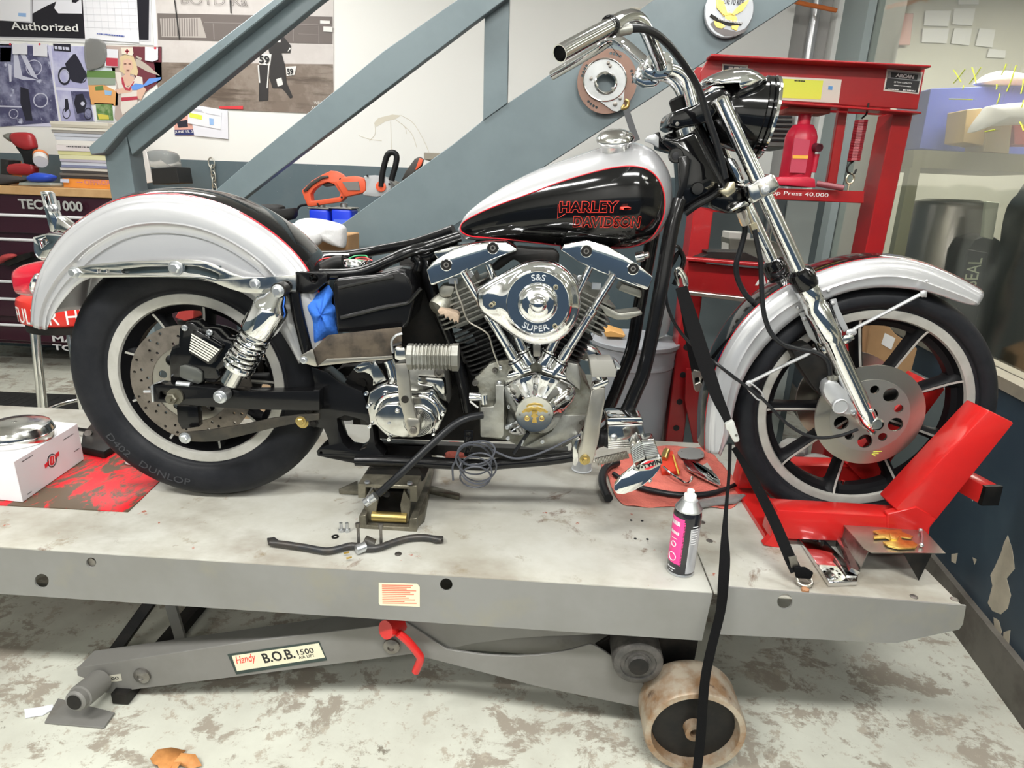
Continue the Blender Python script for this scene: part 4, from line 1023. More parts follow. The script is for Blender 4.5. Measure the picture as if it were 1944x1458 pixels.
rb2 = k7([(1105, 180), (1130, 130), (1300, 100), (1450, 140), (1540, 195), (1690, 290), (1790, 372), (1782, 395), (1752, 465), (1735, 468), (1560, 400), (1390, 335), (1235, 262), (1150, 205)])
for rb, holes in ((rb1, ((262, 283), (605, 158))), (rb2, ((1295, 182), (1640, 312)))):
    o = bp(rb, -.088, .17, 'rocker_box', 'chrome', eng, bev=.004, seg=3)
    for px, py in holes:
        q = k7([(px, py)])[0]; a = BK.p(*q, -.088)
        m = M(); m.lathe([(.0135, 0), (.0135, .002), (.012, .0025), (.0115, .001)], a, BK.d(0, -1, 0), 28, caps=False); m.ob('recess_ring', 'chrome', o)
        m = M(); m.lathe([(.0116, .0005), (.0116, .0012)], a, BK.d(0, -1, 0), 24); m.ob('recess', 'dblack', o)
        m = M(); m.lathe([(.006, 0), (.006, .002), (.0035, .002), (.0035, .001)], a, BK.d(0, -1, 0), 16); m.ob('bolt', 'steel', o)
bp(k7([(790, 150), (900, 165), (1060, 170), (1100, 200), (1090, 290), (830, 290), (760, 240), (640, 330), (560, 330), (700, 200)]), -.05, .06, 'inlet_manifold', 'dblack', eng, bev=.006)
bp(k7([(160, 190), (300, 150), (440, 130), (330, 180), (200, 250)]), -.07, .10, 'rocker_end', 'alu', eng, bev=.004)
# air cleaner
ol = k7([(482, 530), (487, 485), (520, 445), (600, 392), (720, 325), (830, 270), (950, 250), (1070, 265), (1165, 325), (1225, 410), (1252, 520), (1250, 620), (1215, 720), (1150, 805), (1060, 860), (960, 876), (860, 862), (750, 805), (640, 725), (540, 652), (492, 595)])
L, c = ang_loop(BK, ol, -.165); q = BK.l(*k7([(955, 565)])[0], -.19); c = V((q.x, 0, q.z)); r0 = star(L, c, 96)
def blend(t, R, s=1): return [lerp(a*s, R, t) for a in r0]
q2 = BK.l(*k7([(938, 572)])[0], -.195); c2 = V((q2.x, 0, q2.z))
RI = .0655
prof = [(0, .95, -.118), (0, .985, -.135), (0, 1.0, -.152), (0, .992, -.163), (0, .97, -.171), (0, .93, -.1755), (.12, .89, -.178), (.35, .85, -.1805), (.62, .83, -.1835), (.82, .83, -.1865)]
Rr = []
for t, s_, y in prof:
    rr = blend(t, RI*1.02, s_); cc = c.lerp(c2, t)
    Rr.append([BK.w(cc.x+rr[j]*math.cos(2*PI*j/96), y, cc.z+rr[j]*math.sin(2*PI*j/96)) for j in range(96)])
for R, y in ((RI*1.01, -.188), (RI, -.1865), (RI*.985, -.1845), (.0430, -.1845), (.0422, -.187), (.041, -.194), (.036, -.199), (.028, -.2015), (.0185, -.202), (.0165, -.2035), (.0145, -.2075), (.0095, -.2105), (.004, -.2118), (.0003, -.212)):
    Rr.append([BK.w(c2.x+R*math.cos(2*PI*j/96), y, c2.z+R*math.sin(2*PI*j/96)) for j in range(96)])
ac = part_empty('air_cleaner', BK.w(c.x, -.15, c.z), 'chrome teardrop air cleaner with raised lettering', eng)
m = M(); m.rings(Rr, caps=True); m.ob('cover', 'chrome', ac, smooth=60)
LTR = mat('raised_metal_letters', (.62, .64, .66), .35, .3)
arc_text('S&S', 'lettering', BK, c2, -.185, .0475, .0125, 107, 76, LTR, ac, depth=.005)
def cv(u, q, dz):
    a = math.radians(lerp(238, 297, u)); rr = .0605-q*.0125
    return BK.w(c2.x+rr*math.cos(a), -.185, c2.z+rr*math.sin(a))+BK.d(0, -1, 0)*dz
text('SUPER', 'lettering', V((0, 0, 0)), V((1, 0, 0)), 1, LTR, ac, depth=.005, curve=cv)
for px, py in ((594, 580), (1070, 448), (1063, 735)):
    y = -.188 if px < 700 else -.185
    a = BK.p(*k7([(px, py)])[0], y); m = M(); m.lathe([(.0052, 0), (.0052, .0015), (.0042, .0026), (.0001, .0028)], a, BK.d(0, -1, 0), 20, caps=False)
    o = m.ob('screw', MT.setdefault('nickel', mat('yellowed_nickel', (.62, .56, .40), .3, .9)), ac); 
    m = M(); m.box(a+BK.d(0, -.003, 0), (.006, .0006, .0012), Matrix.Rotation(.6, 3, 'Y')); m.box(a+BK.d(0, -.003, 0), (.0012, .0006, .006), Matrix.Rotation(.6, 3, 'Y')); m.ob('screw_slot', 'dblack', o)
bp(k7([(900, 870), (960, 870), (955, 960), (905, 960)]), -.11, .006, 'stay', 'steel', eng)
# oil line, torn blue-grey plate, exhaust flange
m = M(); m.tube(BK.P(k7([(325, 400), (340, 480), (375, 570), (400, 650), (430, 705), (500, 745), (560, 785), (585, 830), (610, 920), (655, 1040)]), -.10), .0022, 8, sm=4); m.ob('oil_line', 'bsteel', eng)
bp(k7([(650, 1030), (670, 1030), (675, 1060), (650, 1065)]), -.105, .012, 'line_nut', 'zinc', eng)
bp(k7([(300, 740), (420, 770), (560, 830), (600, 905), (330, 850)]), -.03, .03, 'coil_bracket', mat('grey_blue_plate', (.20, .24, .26), .35, .4), eng, bev=.002)
bp(k7([(330, 850), (600, 905), (610, 1000), (500, 1010), (350, 1030), (300, 980)]), -.01, .05, 'starter_housing', 'dblack', eng, bev=.01)
m = M(); A = BK.p(*k7([(230, 570)])[0], -.04); m.lathe([(.022, -.02), (.025, .01), (.022, .02)], A, BK.d(-.5, -.6, -.5), 24); m.ob('exhaust_port', 'cast', eng)
flm = mat('torn_masking_paper', (.5, .38, .28), .8, n=.5, sc=40, bump=.4, bsc=60)
bp(k7([(195, 625), (215, 600), (250, 612), (300, 625), (345, 640), (358, 660), (350, 720), (335, 695), (320, 715), (305, 680), (290, 700), (275, 665), (255, 682), (245, 650), (215, 655)]), -.085, .03, 'masking_paper', flm, eng, bev=.003)
bp(k7([(205, 450), (240, 430), (330, 440), (300, 520), (230, 530), (205, 500)]), -.06, .05, 'head_shoulder', fin_a, eng, bev=.006)
bp(k7([(1560, 420), (1700, 470), (1705, 520), (1690, 530), (1530, 470)]), -.062, .05, 'head_shoulder', fin_a, eng, bev=.006)
bp(k7([(1380, 560), (1540, 640), (1700, 620), (1715, 650), (1600, 690), (1520, 692), (1440, 660)]), -.055, .05, 'head_base', fin_a, eng, bev=.004)
m = M(); m.lathe([(.004, 0), (.007, .002), (.007, .01), (.012, .012), (.012, .03)], BK.p(*k7([(1760, 205)])[0], -.05), BK.d(-.9, .2, -.3), 16); m.ob('petcock', 'chrome2', tank)
# far primary case seen beyond the gap
bp(k7([(1240, 880), (1310, 880), (1380, 910), (1430, 980), (1300, 1000), (1230, 980)]), .10, .05, 'primary_cover', 'chrome2', eng, bev=.008)
m = M(); m.lathe([(.012, 0), (.012, .02), (.007, .022), (.007, .035)], BK.p(*k7([(1250, 930)])[0], .06), BK.d(.2, -.3, 1), 16); m.ob('timing_plug', 'zinc', eng)
# gearbox
gb = part_empty('gearbox', BK.w(-.35, CY, .6), 'polished gearbox with kick starter')
bp(k6([(850, 560), (900, 500), (1000, 480), (1380, 480), (1390, 640), (1410, 860), (1340, 900), (1200, 700), (1000, 660), (870, 700)]), -.05, .12, 'gearbox_case', 'dalu', gb, bev=.006)
bp(k6([(1120, 560), (1360, 570), (1380, 620), (1390, 760), (1300, 700), (1260, 660), (1200, 650), (1130, 640)]), -.075, .03, 'case_lid', 'alu', gb, bev=.006)
dot(*k6([(1330, 520)])[0], .012, -.078, .006, 'bolt', 'steel', gb, kind='allen')
cov = k6([(680, 705), (760, 655), (845, 625), (930, 640), (1075, 690), (1180, 700), (1260, 685), (1300, 740), (1360, 820), (1405, 870), (1360, 960), (1320, 1050), (1280, 1085), (1200, 1100), (1080, 1130), (950, 1122), (870, 1130), (800, 1070), (745, 1010), (690, 1015), (680, 930), (658, 830), (668, 760)])
bp(cov, -.095, .05, 'side_cover', 'alu', gb, bev=.005, seg=3)
ol = k6([(735, 930), (760, 880), (800, 840), (840, 818), (950, 812), (975, 830), (1050, 830), (1180, 840), (1260, 890), (1298, 960), (1290, 1030), (1230, 1090), (1150, 1120), (1075, 1112), (1000, 1125), (900, 1105), (820, 1060), (760, 1000)])
bp(ol, -.110, .03, 'kick_cover', 'alu', gb, bev=.006, seg=3)
c = BK.p(*k6([(1130, 980)])[0], -.1105)
m = M()
for r in (.0185, .0215, .0245, .0275, .0305, .0335): m.lathe([(r-.0008, 0), (r-.0003, .0016), (r+.0003, .0016), (r+.0008, 0)], c, BK.d(0, -1, 0), 56, caps=False)
m.ob('concentric_ribs', 'chrome2', gb)
arc = k6([(745, 860), (780, 790), (850, 740), (960, 720), (1090, 735), (1200, 740), (1290, 800), (1330, 880), (1340, 950)])
m = M(); m.tube(BK.P(arc, -.10), .006, 10, sm=6); m.ob('cover_bead', 'chrome', gb)
for px, py in ((660, 708), (832, 706), (680, 825), (693, 1010), (872, 1128), (1278, 1075), (1365, 895), (1255, 730), (1265, 700)): dot(*k6([(px, py)])[0], .0052, -.097, .010, 'bolt', 'chrome', gb, kind='allen')
dot(*k6([(867, 988)])[0], .0038, -.111, .001, 'screw', 'zinc', gb, kind='allen'); dot(*k6([(945, 875)])[0], .006, -.112, .006, 'screw', 'chrome', gb, kind='dome')
bp(k6([(540, 490), (565, 460), (620, 432), (690, 425), (740, 420), (840, 590), (720, 640), (722, 580), (690, 535), (640, 515), (575, 520)]), -.07, .01, 'sprocket_cover', 'alu', gb, [k6(pol(575, 490, 16, 12)), k6(pol(708, 437, 13, 12))], bev=.002)
m = M(); A = BK.p(*k6([(630, 600)])[0], -.03); m.lathe([(.036, 0), (.036, .01), (.028, .012), (.012, .013), (.012, .02)], A, BK.d(0, -1, 0), 32); m.ob('sprocket_hub', 'dblack', gb)
m = M(); A = BK.p(*k6([(465, 810)])[0], -.07); m.lathe([(.044, -.06), (.044, 0), (.040, .004), (.026, .004), (.024, .001), (.018, .001), (.018, .012)], A, BK.d(0, -1, 0), 36); m.ob('swingarm_pivot', 'dblack', gb)
bp(k6([(380, 610), (520, 560), (640, 660), (660, 900), (520, 960), (380, 880)]), -.03, .03, 'pivot_plate', 'dblack', gb, bev=.006)
bt(k6([(870, 400), (900, 480), (915, 560), (930, 680)]), -.045, .018, 'elbow_pipe', 'chrome', gb)
bp(k6([(280, 560), (450, 470), (850, 430), (850, 620), (660, 720), (520, 700), (300, 640)]), .04, .03, 'inner_case', 'dblack', gb)
# kick lever and pedal
kl = part_empty('kick_lever', BK.p(*k6([(1090, 1050)])[0], -.14), 'polished kick lever with a ribbed alloy pedal')
m = M(); P_ = BK.P(k6([(985, 430), (1000, 560), (1020, 760), (1060, 900), (1090, 1040)]), -.15); m.tube(P_, .01, sq=(.006, .0145)); m.bev(.003, 2); m.ob('arm', 'bsteel', kl)
bp(k6([(1020, 980), (1040, 940), (1140, 945), (1155, 990), (1150, 1080), (1120, 1120), (1060, 1115), (1035, 1070)]), -.158, .03, 'clamp', 'bsteel', kl, bev=.004)
dot(*k6([(1093, 1055)])[0], .0085, -.160, .004, 'bolt', MT['steel'], kl, kind='allen')
dot(*k6([(1015, 770)])[0], .0085, -.1575, .001, 'recess', MT['dblack'], kl)
bp(k6([(915, 300), (935, 285), (1005, 290), (1025, 330), (1030, 400), (960, 410), (920, 400)]), -.165, .03, 'hinge_block', 'chrome2', kl, bev=.004)
m = M(); m.tube(BK.P(k6([(905, 340), (892, 240), (930, 180), (990, 160)]), -.14), .003, 8, sm=4); m.ob('return_clip', 'zinc', kl)
a, b = BK.p(*k6([(1040, 372)])[0], -.158), BK.p(*k6([(1510, 380)])[0], -.158); D = (b-a).normalized(); L_ = (b-a).length
pr_ = [(.024, 0), (.0295, .001), (.0295, .012)]
for i in range(10):
    h = .014+i*(L_-.026)/10; pr_ += [(.0262, h), (.0298, h+.002), (.0298, h+.0052), (.0262, h+.007)]
pr_ += [(.0310, L_-.014), (.0314, L_), (.025, L_+.001)]
m = M(); m.lathe(pr_, a, D, 8, u=BK.d(0, -.92, .38)); m.ob('ribbed_pedal', 'dalu', kl)
# hose from the pump down to the jack, wire coil on the lower rail
m = M(); m.tube([BK.p(916, 788, -.11), BK.p(890, 793, -.125), BK.p(860, 808, -.14), BK.p(810, 852, -.165), BK.p(760, 900, -.19), BK.p(718, 938, -.20)], .0085, 12, sm=6); dh = part(m.ob('drain_hose', 'hose', bike), 'black drain hose with a steel end')
m = M(); m.lathe([(.0105, -.002), (.0105, .012), (.009, .014), (.0105, .016), (.0105, .028)], BK.p(712, 942, -.20), BK.d(-.7, -.05, -.55), 16); m.ob('hose_end', 'zinc', dh)
random.seed(5)
wc = part_empty('wire_coil', BK.p(905, 880, -.13), 'coiled grey wires hanging over the lower frame rail')
for (cx, cy, rx, ry, tw) in ((255, 1080, 165, 110, .1), (265, 1070, 175, 105, -.25), (240, 1130, 165, 135, .2), (290, 1200, 160, 130, -.1), (260, 1230, 150, 120, .35), (255, 1290, 140, 95, 0)):
    pts = []
    for i in range(20):
        a = 2*PI*i/20; x = rx*math.cos(a); z = ry*math.sin(a)
        pts.append(BK.p(*k9([(cx+x*math.cos(tw)-z*math.sin(tw), cy+x*math.sin(tw)+z*math.cos(tw))])[0], -.125+.018*math.sin(a+tw*9)))
    m = M(); m.tube(pts, .0022, 6, closed=True, sm=3); m.ob('wire_loop', MT.setdefault('gw', mat('grey_wire', (.07, .075, .09), .4)), wc)
m = M(); m.tube(BK.P(k9([(380, 1020), (480, 1075), (620, 1120), (780, 1095), (950, 1030), (1100, 955), (1230, 895)]), -.105), .0028, 8, sm=5); m.tube(BK.P(k9([(75, 1140), (45, 1200), (50, 1320)]), -.13), .0025, 8, sm=4); m.ob('wire_run', MT['gw'], wc)
bp(k9([(150, 860), (235, 860), (235, 1100), (150, 1100)]), -.10, .004, 'hanger_tab', 'sblack', wc, [k9(pol(185, 905, 9, 10)), k9(pol(185, 1020, 10, 10))])
# rear brake pedal group on the right
bk = part_empty('brake_pedal', BK.p(1110, 870, -.12), 'bare steel brake pedal arm and bracket')
bp(k9([(1330, 490), (1370, 470), (1455, 465), (1450, 600), (1435, 680), (1390, 975), (1365, 1060), (1340, 1165), (1300, 1180), (1240, 1178), (1210, 1150), (1200, 1050), (1240, 950), (1265, 800), (1300, 650)]), -.135, .012, 'arm', 'bsteel', bk, bev=.003)
m = M(); a = BK.p(*k9([(1265, 1130)])[0], -.135); m.lathe([(.0125, 0), (.0125, .003), (.010, .004)], a, BK.d(0, -1, 0), 28); m.hexa(a+BK.d(0, -.003, 0), BK.d(0, -1, 0), .0075, .008); m.ob('pivot_bolt', 'brass', bk)
bp(k9([(1345, 440), (1480, 390), (1490, 430), (1370, 490), (1335, 480)]), -.145, .03, 'end_clamp', 'chrome2', bk, bev=.003)
m = M(); m.cyl(BK.p(*k9([(1390, 350)])[0], -.13), BK.p(*k9([(1440, 440)])[0], -.13), .008, 14); m.ob('clevis', 'chrome2', bk)
bp(k9([(1310, 215), (1380, 205), (1390, 215), (1520, 210), (1555, 300), (1550, 370), (1330, 370)]), -.14, .05, 'foot_pad', mat('dusty_pad', (.28, .275, .25), .6), bk, bev=.003)
bp(k9([(1530, 205), (1560, 225), (1600, 270), (1590, 300), (1555, 300)]), -.13, .03, 'pad_end', 'zinc', bk, bev=.002)
bp(k9([(1175, 960), (1210, 930), (1240, 960), (1210, 1060), (1215, 1140), (1180, 1200), (1150, 1180), (1150, 1020)]), -.10, .04, 'pivot_bracket', 'chrome2', bk, bev=.004)
mc = part_empty('master_cylinder', BK.p(1190, 830, -.1), 'chrome rear master cylinder with a lid')
bp(k9([(1480, 815), (1800, 800), (1820, 900), (1800, 1020), (1480, 1030), (1475, 960)]), -.135, .06, 'body', 'chrome2', mc, bev=.004)
bp(k9([(1470, 755), (1500, 745), (1790, 738), (1808, 770), (1805, 800), (1475, 815)]), -.14, .07, 'lid', 'chrome', mc, bev=.004)
bp(k9([(1520, 725), (1770, 720), (1780, 745), (1525, 752)]), -.125, .04, 'bail', 'chrome', mc, bev=.002)
m = M()
for i in range(4): m.cyl(BK.p(*k9([(1480, 970+i*18)])[0], -.138), BK.p(*k9([(1690, 960+i*18)])[0], -.138), .0018, 8)
m.ob('ribs', 'chrome2', mc)
dot(*k9([(1530, 925)])[0], .009, -.137, .006, 'bolt', 'zinc', mc, kind='dome')
m = M(); A = BK.p(*k9([(1400, 930)])[0], -.10); m.lathe([(.018, -.01), (.024, .0), (.02, .01), (.024, .02), (.02, .03)], A, BK.d(1, 0, .02), 24); m.ob('rubber_boot', 'plastic', mc)
# return spring
a, b = BK.p(*k9([(1370, 1150)])[0], -.13), BK.p(*k9([(1665, 1082)])[0], -.13); D = (b-a); Lh = D.length; D.normalize(); u, v = basis(D)
m = M(); m.tube([a+D*(Lh*i/(22*10))+(u*math.cos(2*PI*i/10)+v*math.sin(2*PI*i/10))*.0085 for i in range(22*10+1)], .0016, 6); m.tube([a, a-D*.02+V((0, 0, .01)), BK.p(*k9([(1300, 1140)])[0], -.13)], .0016, 6); part(m.ob('return_spring', 'bsteel', bk), 'steel coil return spring')
# ---------------------------------------------------------------- fork, headlight, handlebars
kh = K(1240, 60, 3.738); kj = K(1240, 380, 4.86); kb = K(1020, 0, 4.226)
def pillow(m, fr, loop, yc, hy, pw=2.2, n=14, c=None, sm=3, smin=.02):
    L = [fr.l(a, b, yc) for a, b in loop]; L = cr(L, sm, True) if sm else L
    if c is None: c = V((sum(p.x for p in L)/len(L), 0, sum(p.z for p in L)/len(L)))
    else: c = fr.l(c[0], c[1], yc)
    R = []
    for i in range(n+1):
        t = -math.cos(PI*i/n); s = max(smin, (1-abs(t)**pw)**(1/pw))
        R.append([fr.w(c.x+(p.x-c.x)*s, yc+t*hy, c.z+(p.z-c.z)*s) for p in L])
    return m.rings(R)
YL = -.058
fk = part_empty('front_fork', FB.w(0, .037, .8), 'chrome telescopic fork')
def legpts(y):
    return FB.p(1374, 202, y), FB.p(1652, 808, y)
for dy, nm in ((0, 'near'), (.19, 'far')):
    A, B = [p+FB.d(0, dy, 0) for p in legpts(YL)]
    D = (B-A); Lh = D.length; D.normalize()
    q = (FB.p(1528, 522, YL)+FB.d(0, dy, 0)-A).length
    m = M(); m.lathe([(.0160, -.01), (.0160, q+.01)], A, D, 32); m.ob('fork_tube', 'chrome', fk)
    m = M(); m.lathe([(.020, q-.018), (.0265, q-.012), (.0285, q), (.0285, q+.020), (.0255, q+.028)], A, D, 32); m.ob('dust_seal', 'black', fk)
    m = M(); m.lathe([(.0245, q+.022), (.0260, q+.03), (.0260, q+.05), (.0245, q+.055), (.0245, q+.075), (.0275, q+.082), (.0275, q+.155), (.0245, q+.162), (.0225, q+.175), (.0215, Lh-.05), (.0215, Lh-.02), (.017, Lh-.004), (.006, Lh+.022), (.001, Lh+.026)], A, D, 32); m.ob('slider', 'chrome2' if dy else 'chrome', fk)
    if not dy: legA, legD, legq, legL = A, D, q, Lh
c = FB.p(1665, 806, YL-.018)
m = M(); m.lathe([(.016, 0), (.016, .02), (.013, .023), (.0125, .018)], c+FB.d(0, .02, 0), FB.d(0, -1, 0), 28); m.lathe([(.011, .02), (.011, .022)], c+FB.d(0, .02, 0), FB.d(0, -1, 0), 24); m.ob('axle_cap', 'chrome2', fk)
m = M(); m.cyl(c+FB.d(0, .02, 0), c+FB.d(0, .20, 0), .010, 20); m.ob('axle', 'zinc', fk)
for px, py in ((1655, 779), (1652, 823)): dot(px, py, .0045, YL-.018, .008, 'axle_nut', 'chrome', fk, FB, 'dome')
for dy in (0, .172):
    for pts in (kf([(640, 372), (690, 355), (705, 400), (775, 545), (745, 560), (700, 520)]), kf([(828, 290), (868, 280), (880, 330), (945, 470), (915, 490), (880, 430)])):
        m = M(); m.prism([p+FB.d(0, dy, 0) for p in FB.P(pts, YL+.022)], FB.d(0, .004, 0)); m.bev(.001, 1); m.ob('fender_bracket', MT.setdefault('satin', mat('satin_silver', (.55, .56, .57), .35, .5)), fk)
fdot(kf([(845, 308), (670, 405)]), .0055, YL+.021, .004, 'bolt', 'silver', fk)
m = M(); m.tube(FB.P(kf([(960, 480), (1000, 455), (1200, 352), (1360, 268), (1400, 250)]), YL+.012), .0042, 10); m.ball(FB.p(*kf([(1402, 252)])[0], YL+.01), .008, 12, (1, .5, 1)); m.ball(FB.p(*kf([(960, 490)])[0], YL+.01), .009, 12, (1.4, .5, 1)); m.ob('fender_stay', 'satin', fk)
m = M(); m.tube(FB.P(kf([(330, 800), (370, 780), (500, 715), (680, 630), (740, 590)]), YL+.012), .0042, 10); m.ball(FB.p(*kf([(330, 805)])[0], YL+.012), .009, 12, (1, .5, 1)); m.ob('fender_stay', 'satin', fk)
bp(kf([(1382, 235), (1425, 232), (1425, 275), (1390, 270)]), YL+.02, .003, 'stay_tab', 'satin', fk, fr=FB)
bp(kf([(910, 520), (970, 500), (985, 530), (930, 565), (905, 550)]), YL-.002, .015, 'stay_boss', 'chrome2', fk, bev=.003, fr=FB)
m = M(); m.tube(FB.P(kf([(335, 800), (400, 850), (418, 885), (395, 905), (370, 890), (320, 830)]), YL+.008), .0022, 8, closed=True, sm=3); m.ob('cable_loop', 'satin', fk)
bp(kf([(770, 590), (830, 580), (850, 610), (790, 625)]), YL-.005, .02, 'stay_boss', 'chrome2', fk, bev=.003, fr=FB)
# caliper
ca = part_empty('front_brake_caliper', FB.p(1590, 765, -.05), 'silver front brake caliper')
bp(kf([(590, 590), (700, 560), (780, 640), (860, 650), (900, 750), (860, 830), (780, 850), (770, 880), (720, 820), (640, 700)]), -.045, .05, 'rear_body', 'dblack', ca, bev=.004, fr=FB)
bp(kf([(785, 850), (795, 800), (830, 780), (880, 800), (935, 850), (970, 920), (1000, 965), (985, 1000), (930, 1003), (870, 975), (830, 930), (800, 890)]), -.068, .035, 'body', MT['satin'], ca, bev=.006, fr=FB)
a = FB.p(*kf([(890, 942)])[0], -.070)
m = M(); m.lathe([(.0185, 0), (.0185, .004), (.016, .0055), (.0155, .003), (.0001, .003)], a, FB.d(0, -1, 0), 32, caps=False); m.ob('piston_cap', MT['satin'], ca)
m = M(); m.cyl(FB.p(*kf([(828, 755)])[0], -.06), FB.p(*kf([(835, 830)])[0], -.06), .0065, 16); m.ob('banjo_bolt', 'dalu', ca)
m = M(); m.lathe([(.010, -.01), (.012, 0), (.012, .008)], FB.p(*kf([(852, 765)])[0], -.05), FB.d(.3, -.2, 1), 16); m.ob('bleed_cap', 'dalu', ca)
dot(*kf([(972, 983)])[0], .0055, -.068, .003, 'bolt', 'zinc', ca, FB, 'allen')
# head: trees, neck and covers
hd = part_empty('steering_head', BK.p(1370, 300, CY), 'black steering head and triple trees')
bp(kb([(1065, 990), (1080, 920), (1110, 880), (1220, 845), (1300, 800), (1400, 730), (1490, 690), (1555, 740), (1560, 830), (1440, 895), (1390, 970), (1300, 1000), (1230, 1010), (1120, 1035), (1070, 1015)]), -.05, .11, 'upper_tree', 'black', hd, bev=.005)
for q, r in (((1490, 812), .0075), ((1122, 995), .004)): dot(*kb([q])[0], r, -.052, .002, 'bolt', 'steel', hd, kind='allen')
m = M(); A = BK.p(*kb([(1200, 1045)])[0], CY); ax_ = BK.d(-.42, 0, .9); m.lathe([(.030, -.012), (.032, -.01), (.032, .008), (.030, .01)], A, ax_, 36); m.ob('bearing_ring', 'chrome2', hd)
m = M(); m.lathe([(.022, 0), (.022, .03), (.018, .034)], BK.p(*kb([(1170, 900)])[0], CY-.02), ax_, 28); m.ob('stem_nut', 'dblack', hd)
m = M(); m.cyl(BK.p(*kb([(1215, 1060)])[0], CY), BK.p(*kh([(520, 1200)])[0], CY), .032, 28); m.ob('neck_tube', 'black', hd)
bp(kh([(60, 775), (100, 735), (180, 760), (300, 700), (330, 760), (420, 950), (500, 1100), (430, 1180), (300, 1240), (230, 1300), (185, 1270), (205, 1100), (190, 900), (130, 830)]), -.03, .07, 'neck_gusset', 'black', hd, bev=.008)
for q, r in (((158, 880), .016), ((310, 1115), .014)): dot(*kh([q])[0], r, -.032, .008, 'boss', 'black', hd)
dot(*kh([(160, 882)])[0], .008, -.041, .001, 'boss_hole', 'ink', hd)
bp(kh([(180, 890), (250, 880), (265, 920), (240, 1100), (170, 1240), (165, 1180), (195, 1080)]), -.045, .01, 'gusset_rib', 'sblack', hd, bev=.002)
m = M(); m.tube(BK.P(kh([(225, 1290), (310, 1230), (420, 1170), (470, 1130)]), -.04), .008, 10, sm=4); m.ob('stop_arm', 'sblack', hd)
bp(kh([(390, 1150), (470, 1110), (600, 1090), (690, 1100), (720, 1200), (640, 1290), (520, 1290), (420, 1250)]), -.03, .12, 'lower_tree', 'black', hd, bev=.006)
bp(kh([(520, 890), (580, 900), (620, 960), (655, 1060), (640, 1085), (600, 1070), (560, 980)]), -.035, .05, 'lower_cover', 'chrome', hd, bev=.006)
o = bp(kh([(668, 1095), (770, 1040), (855, 1000), (908, 1098), (870, 1140), (770, 1190), (710, 1225), (685, 1170)]), YL-.022, .05, 'fork_clamp_cover', 'chrome2', hd, bev=.006, fr=FB)
bp(kh([(745, 1090), (790, 1065), (830, 1100), (815, 1160), (770, 1170)]), YL-.025, .004, 'clamp_plate', 'bsteel', o, fr=FB)
dot(*kh([(796, 1122)])[0], .0065, YL-.026, .006, 'bolt', 'zinc', o, FB, 'bolt')
bp(kb([(1360, 740), (1400, 690), (1490, 680), (1515, 700), (1440, 720), (1400, 760)]), -.05, .06, 'cap_plate', 'chrome2', hd, bev=.003)
m = M(); m.lathe([(.016, 0), (.017, .01), (.012, .016)], legA-legD*.005, -legD, 24); m.ob('fork_cap', 'chrome2', hd)
bp(kb([(868, 1110), (900, 1085), (950, 1072), (978, 1100), (975, 1190), (920, 1150), (870, 1135)]), -.02, .01, 'coil_tab', MT['satin'], hd, bev=.002)
bp(kb([(960, 1060), (985, 1055), (1000, 1120), (1050, 1110), (1040, 1080), (1080, 1060), (1120, 1110), (1250, 1100), (1250, 1250), (1080, 1220), (980, 1190)]), .0, .06, 'neck_lug', 'sblack', hd, bev=.004)
# headlight with visor
hl = part_empty('headlight', BK.p(1430, 235, CY), 'black bullet headlight with chrome visor')
HA = (BK.d(math.cos(FWY-PSI), math.sin(FWY-PSI)-.04, -.10)).normalized()
c = BK.p(1451, 224, CY)
m = M(); pf = [(.001, -.135), (.028, -.130), (.050, -.115), (.066, -.09), (.0755, -.055), (.0795, -.018), (.083, -.016), (.083, -.008), (.080, -.006), (.0835, -.004), (.0835, .002)]
m.lathe(pf, c, HA, 56); m.ob('shell', 'black', hl, smooth=50)
m = M(); m.lathe([(.0835, .001), (.0855, .003), (.0845, .008), (.078, .009)], c, HA, 56); m.ob('trim_ring', 'chrome', hl)
m = M(); m.lathe([(.078, .008), (.05, .014), (.001, .017)], c, HA, 40, caps=False); m.ob('lens', mat('headlamp_lens', (.8, .82, .85), .05, coat=1), hl)
m = M(); pillow(m, BK, kb([(1310, 655), (1400, 602), (1500, 570), (1640, 555), (1740, 590), (1818, 645), (1808, 668), (1700, 740), (1600, 776), (1565, 770), (1540, 700), (1480, 690), (1400, 700), (1330, 705)]), CY-.02, .062, 2.6, c=kb([(1540, 700)])[0])
m.ob('visor', 'chrome', hl, smooth=60)
# handlebar
hb = part_empty('handlebar', BK.p(1240, 130, CY), 'bare chrome handlebar on tall risers')
hp_ = kb([(180, 430), (330, 345), (500, 255), (600, 200), (690, 152), (770, 140), (835, 180), (885, 270), (940, 400), (990, 520)])
ys = [-.43, -.395, -.355, -.33, -.30, -.27, -.235, -.20, -.15, -.10]
P_ = [BK.p(a[0], a[1], y) for a, y in zip(hp_, ys)]
m = M(); m.tube(P_, .0127, 28, sm=6, caps=False); m.tube([p for p in P_], .0112, 20, sm=6, caps=False)
m.ob('bar', 'chrome', hb, smooth=50)
m = M(); D = (P_[1]-P_[0]).normalized(); m.lathe([(.0112, 0), (.0127, 0)], P_[0], D, 28, caps=False); m.ob('bar_end', 'chrome2', hb)
m = M(); m.lathe([(.0001, .03), (.0111, .03)], P_[0], D, 20, caps=False); m.ob('bar_bore', 'ink', hb)
hp2 = kb([(120, 605), (350, 470), (500, 380), (585, 325), (640, 320), (720, 370), (800, 440), (870, 500)])
ys = [.46, .40, .35, .31, .29, .26, .2, .13]
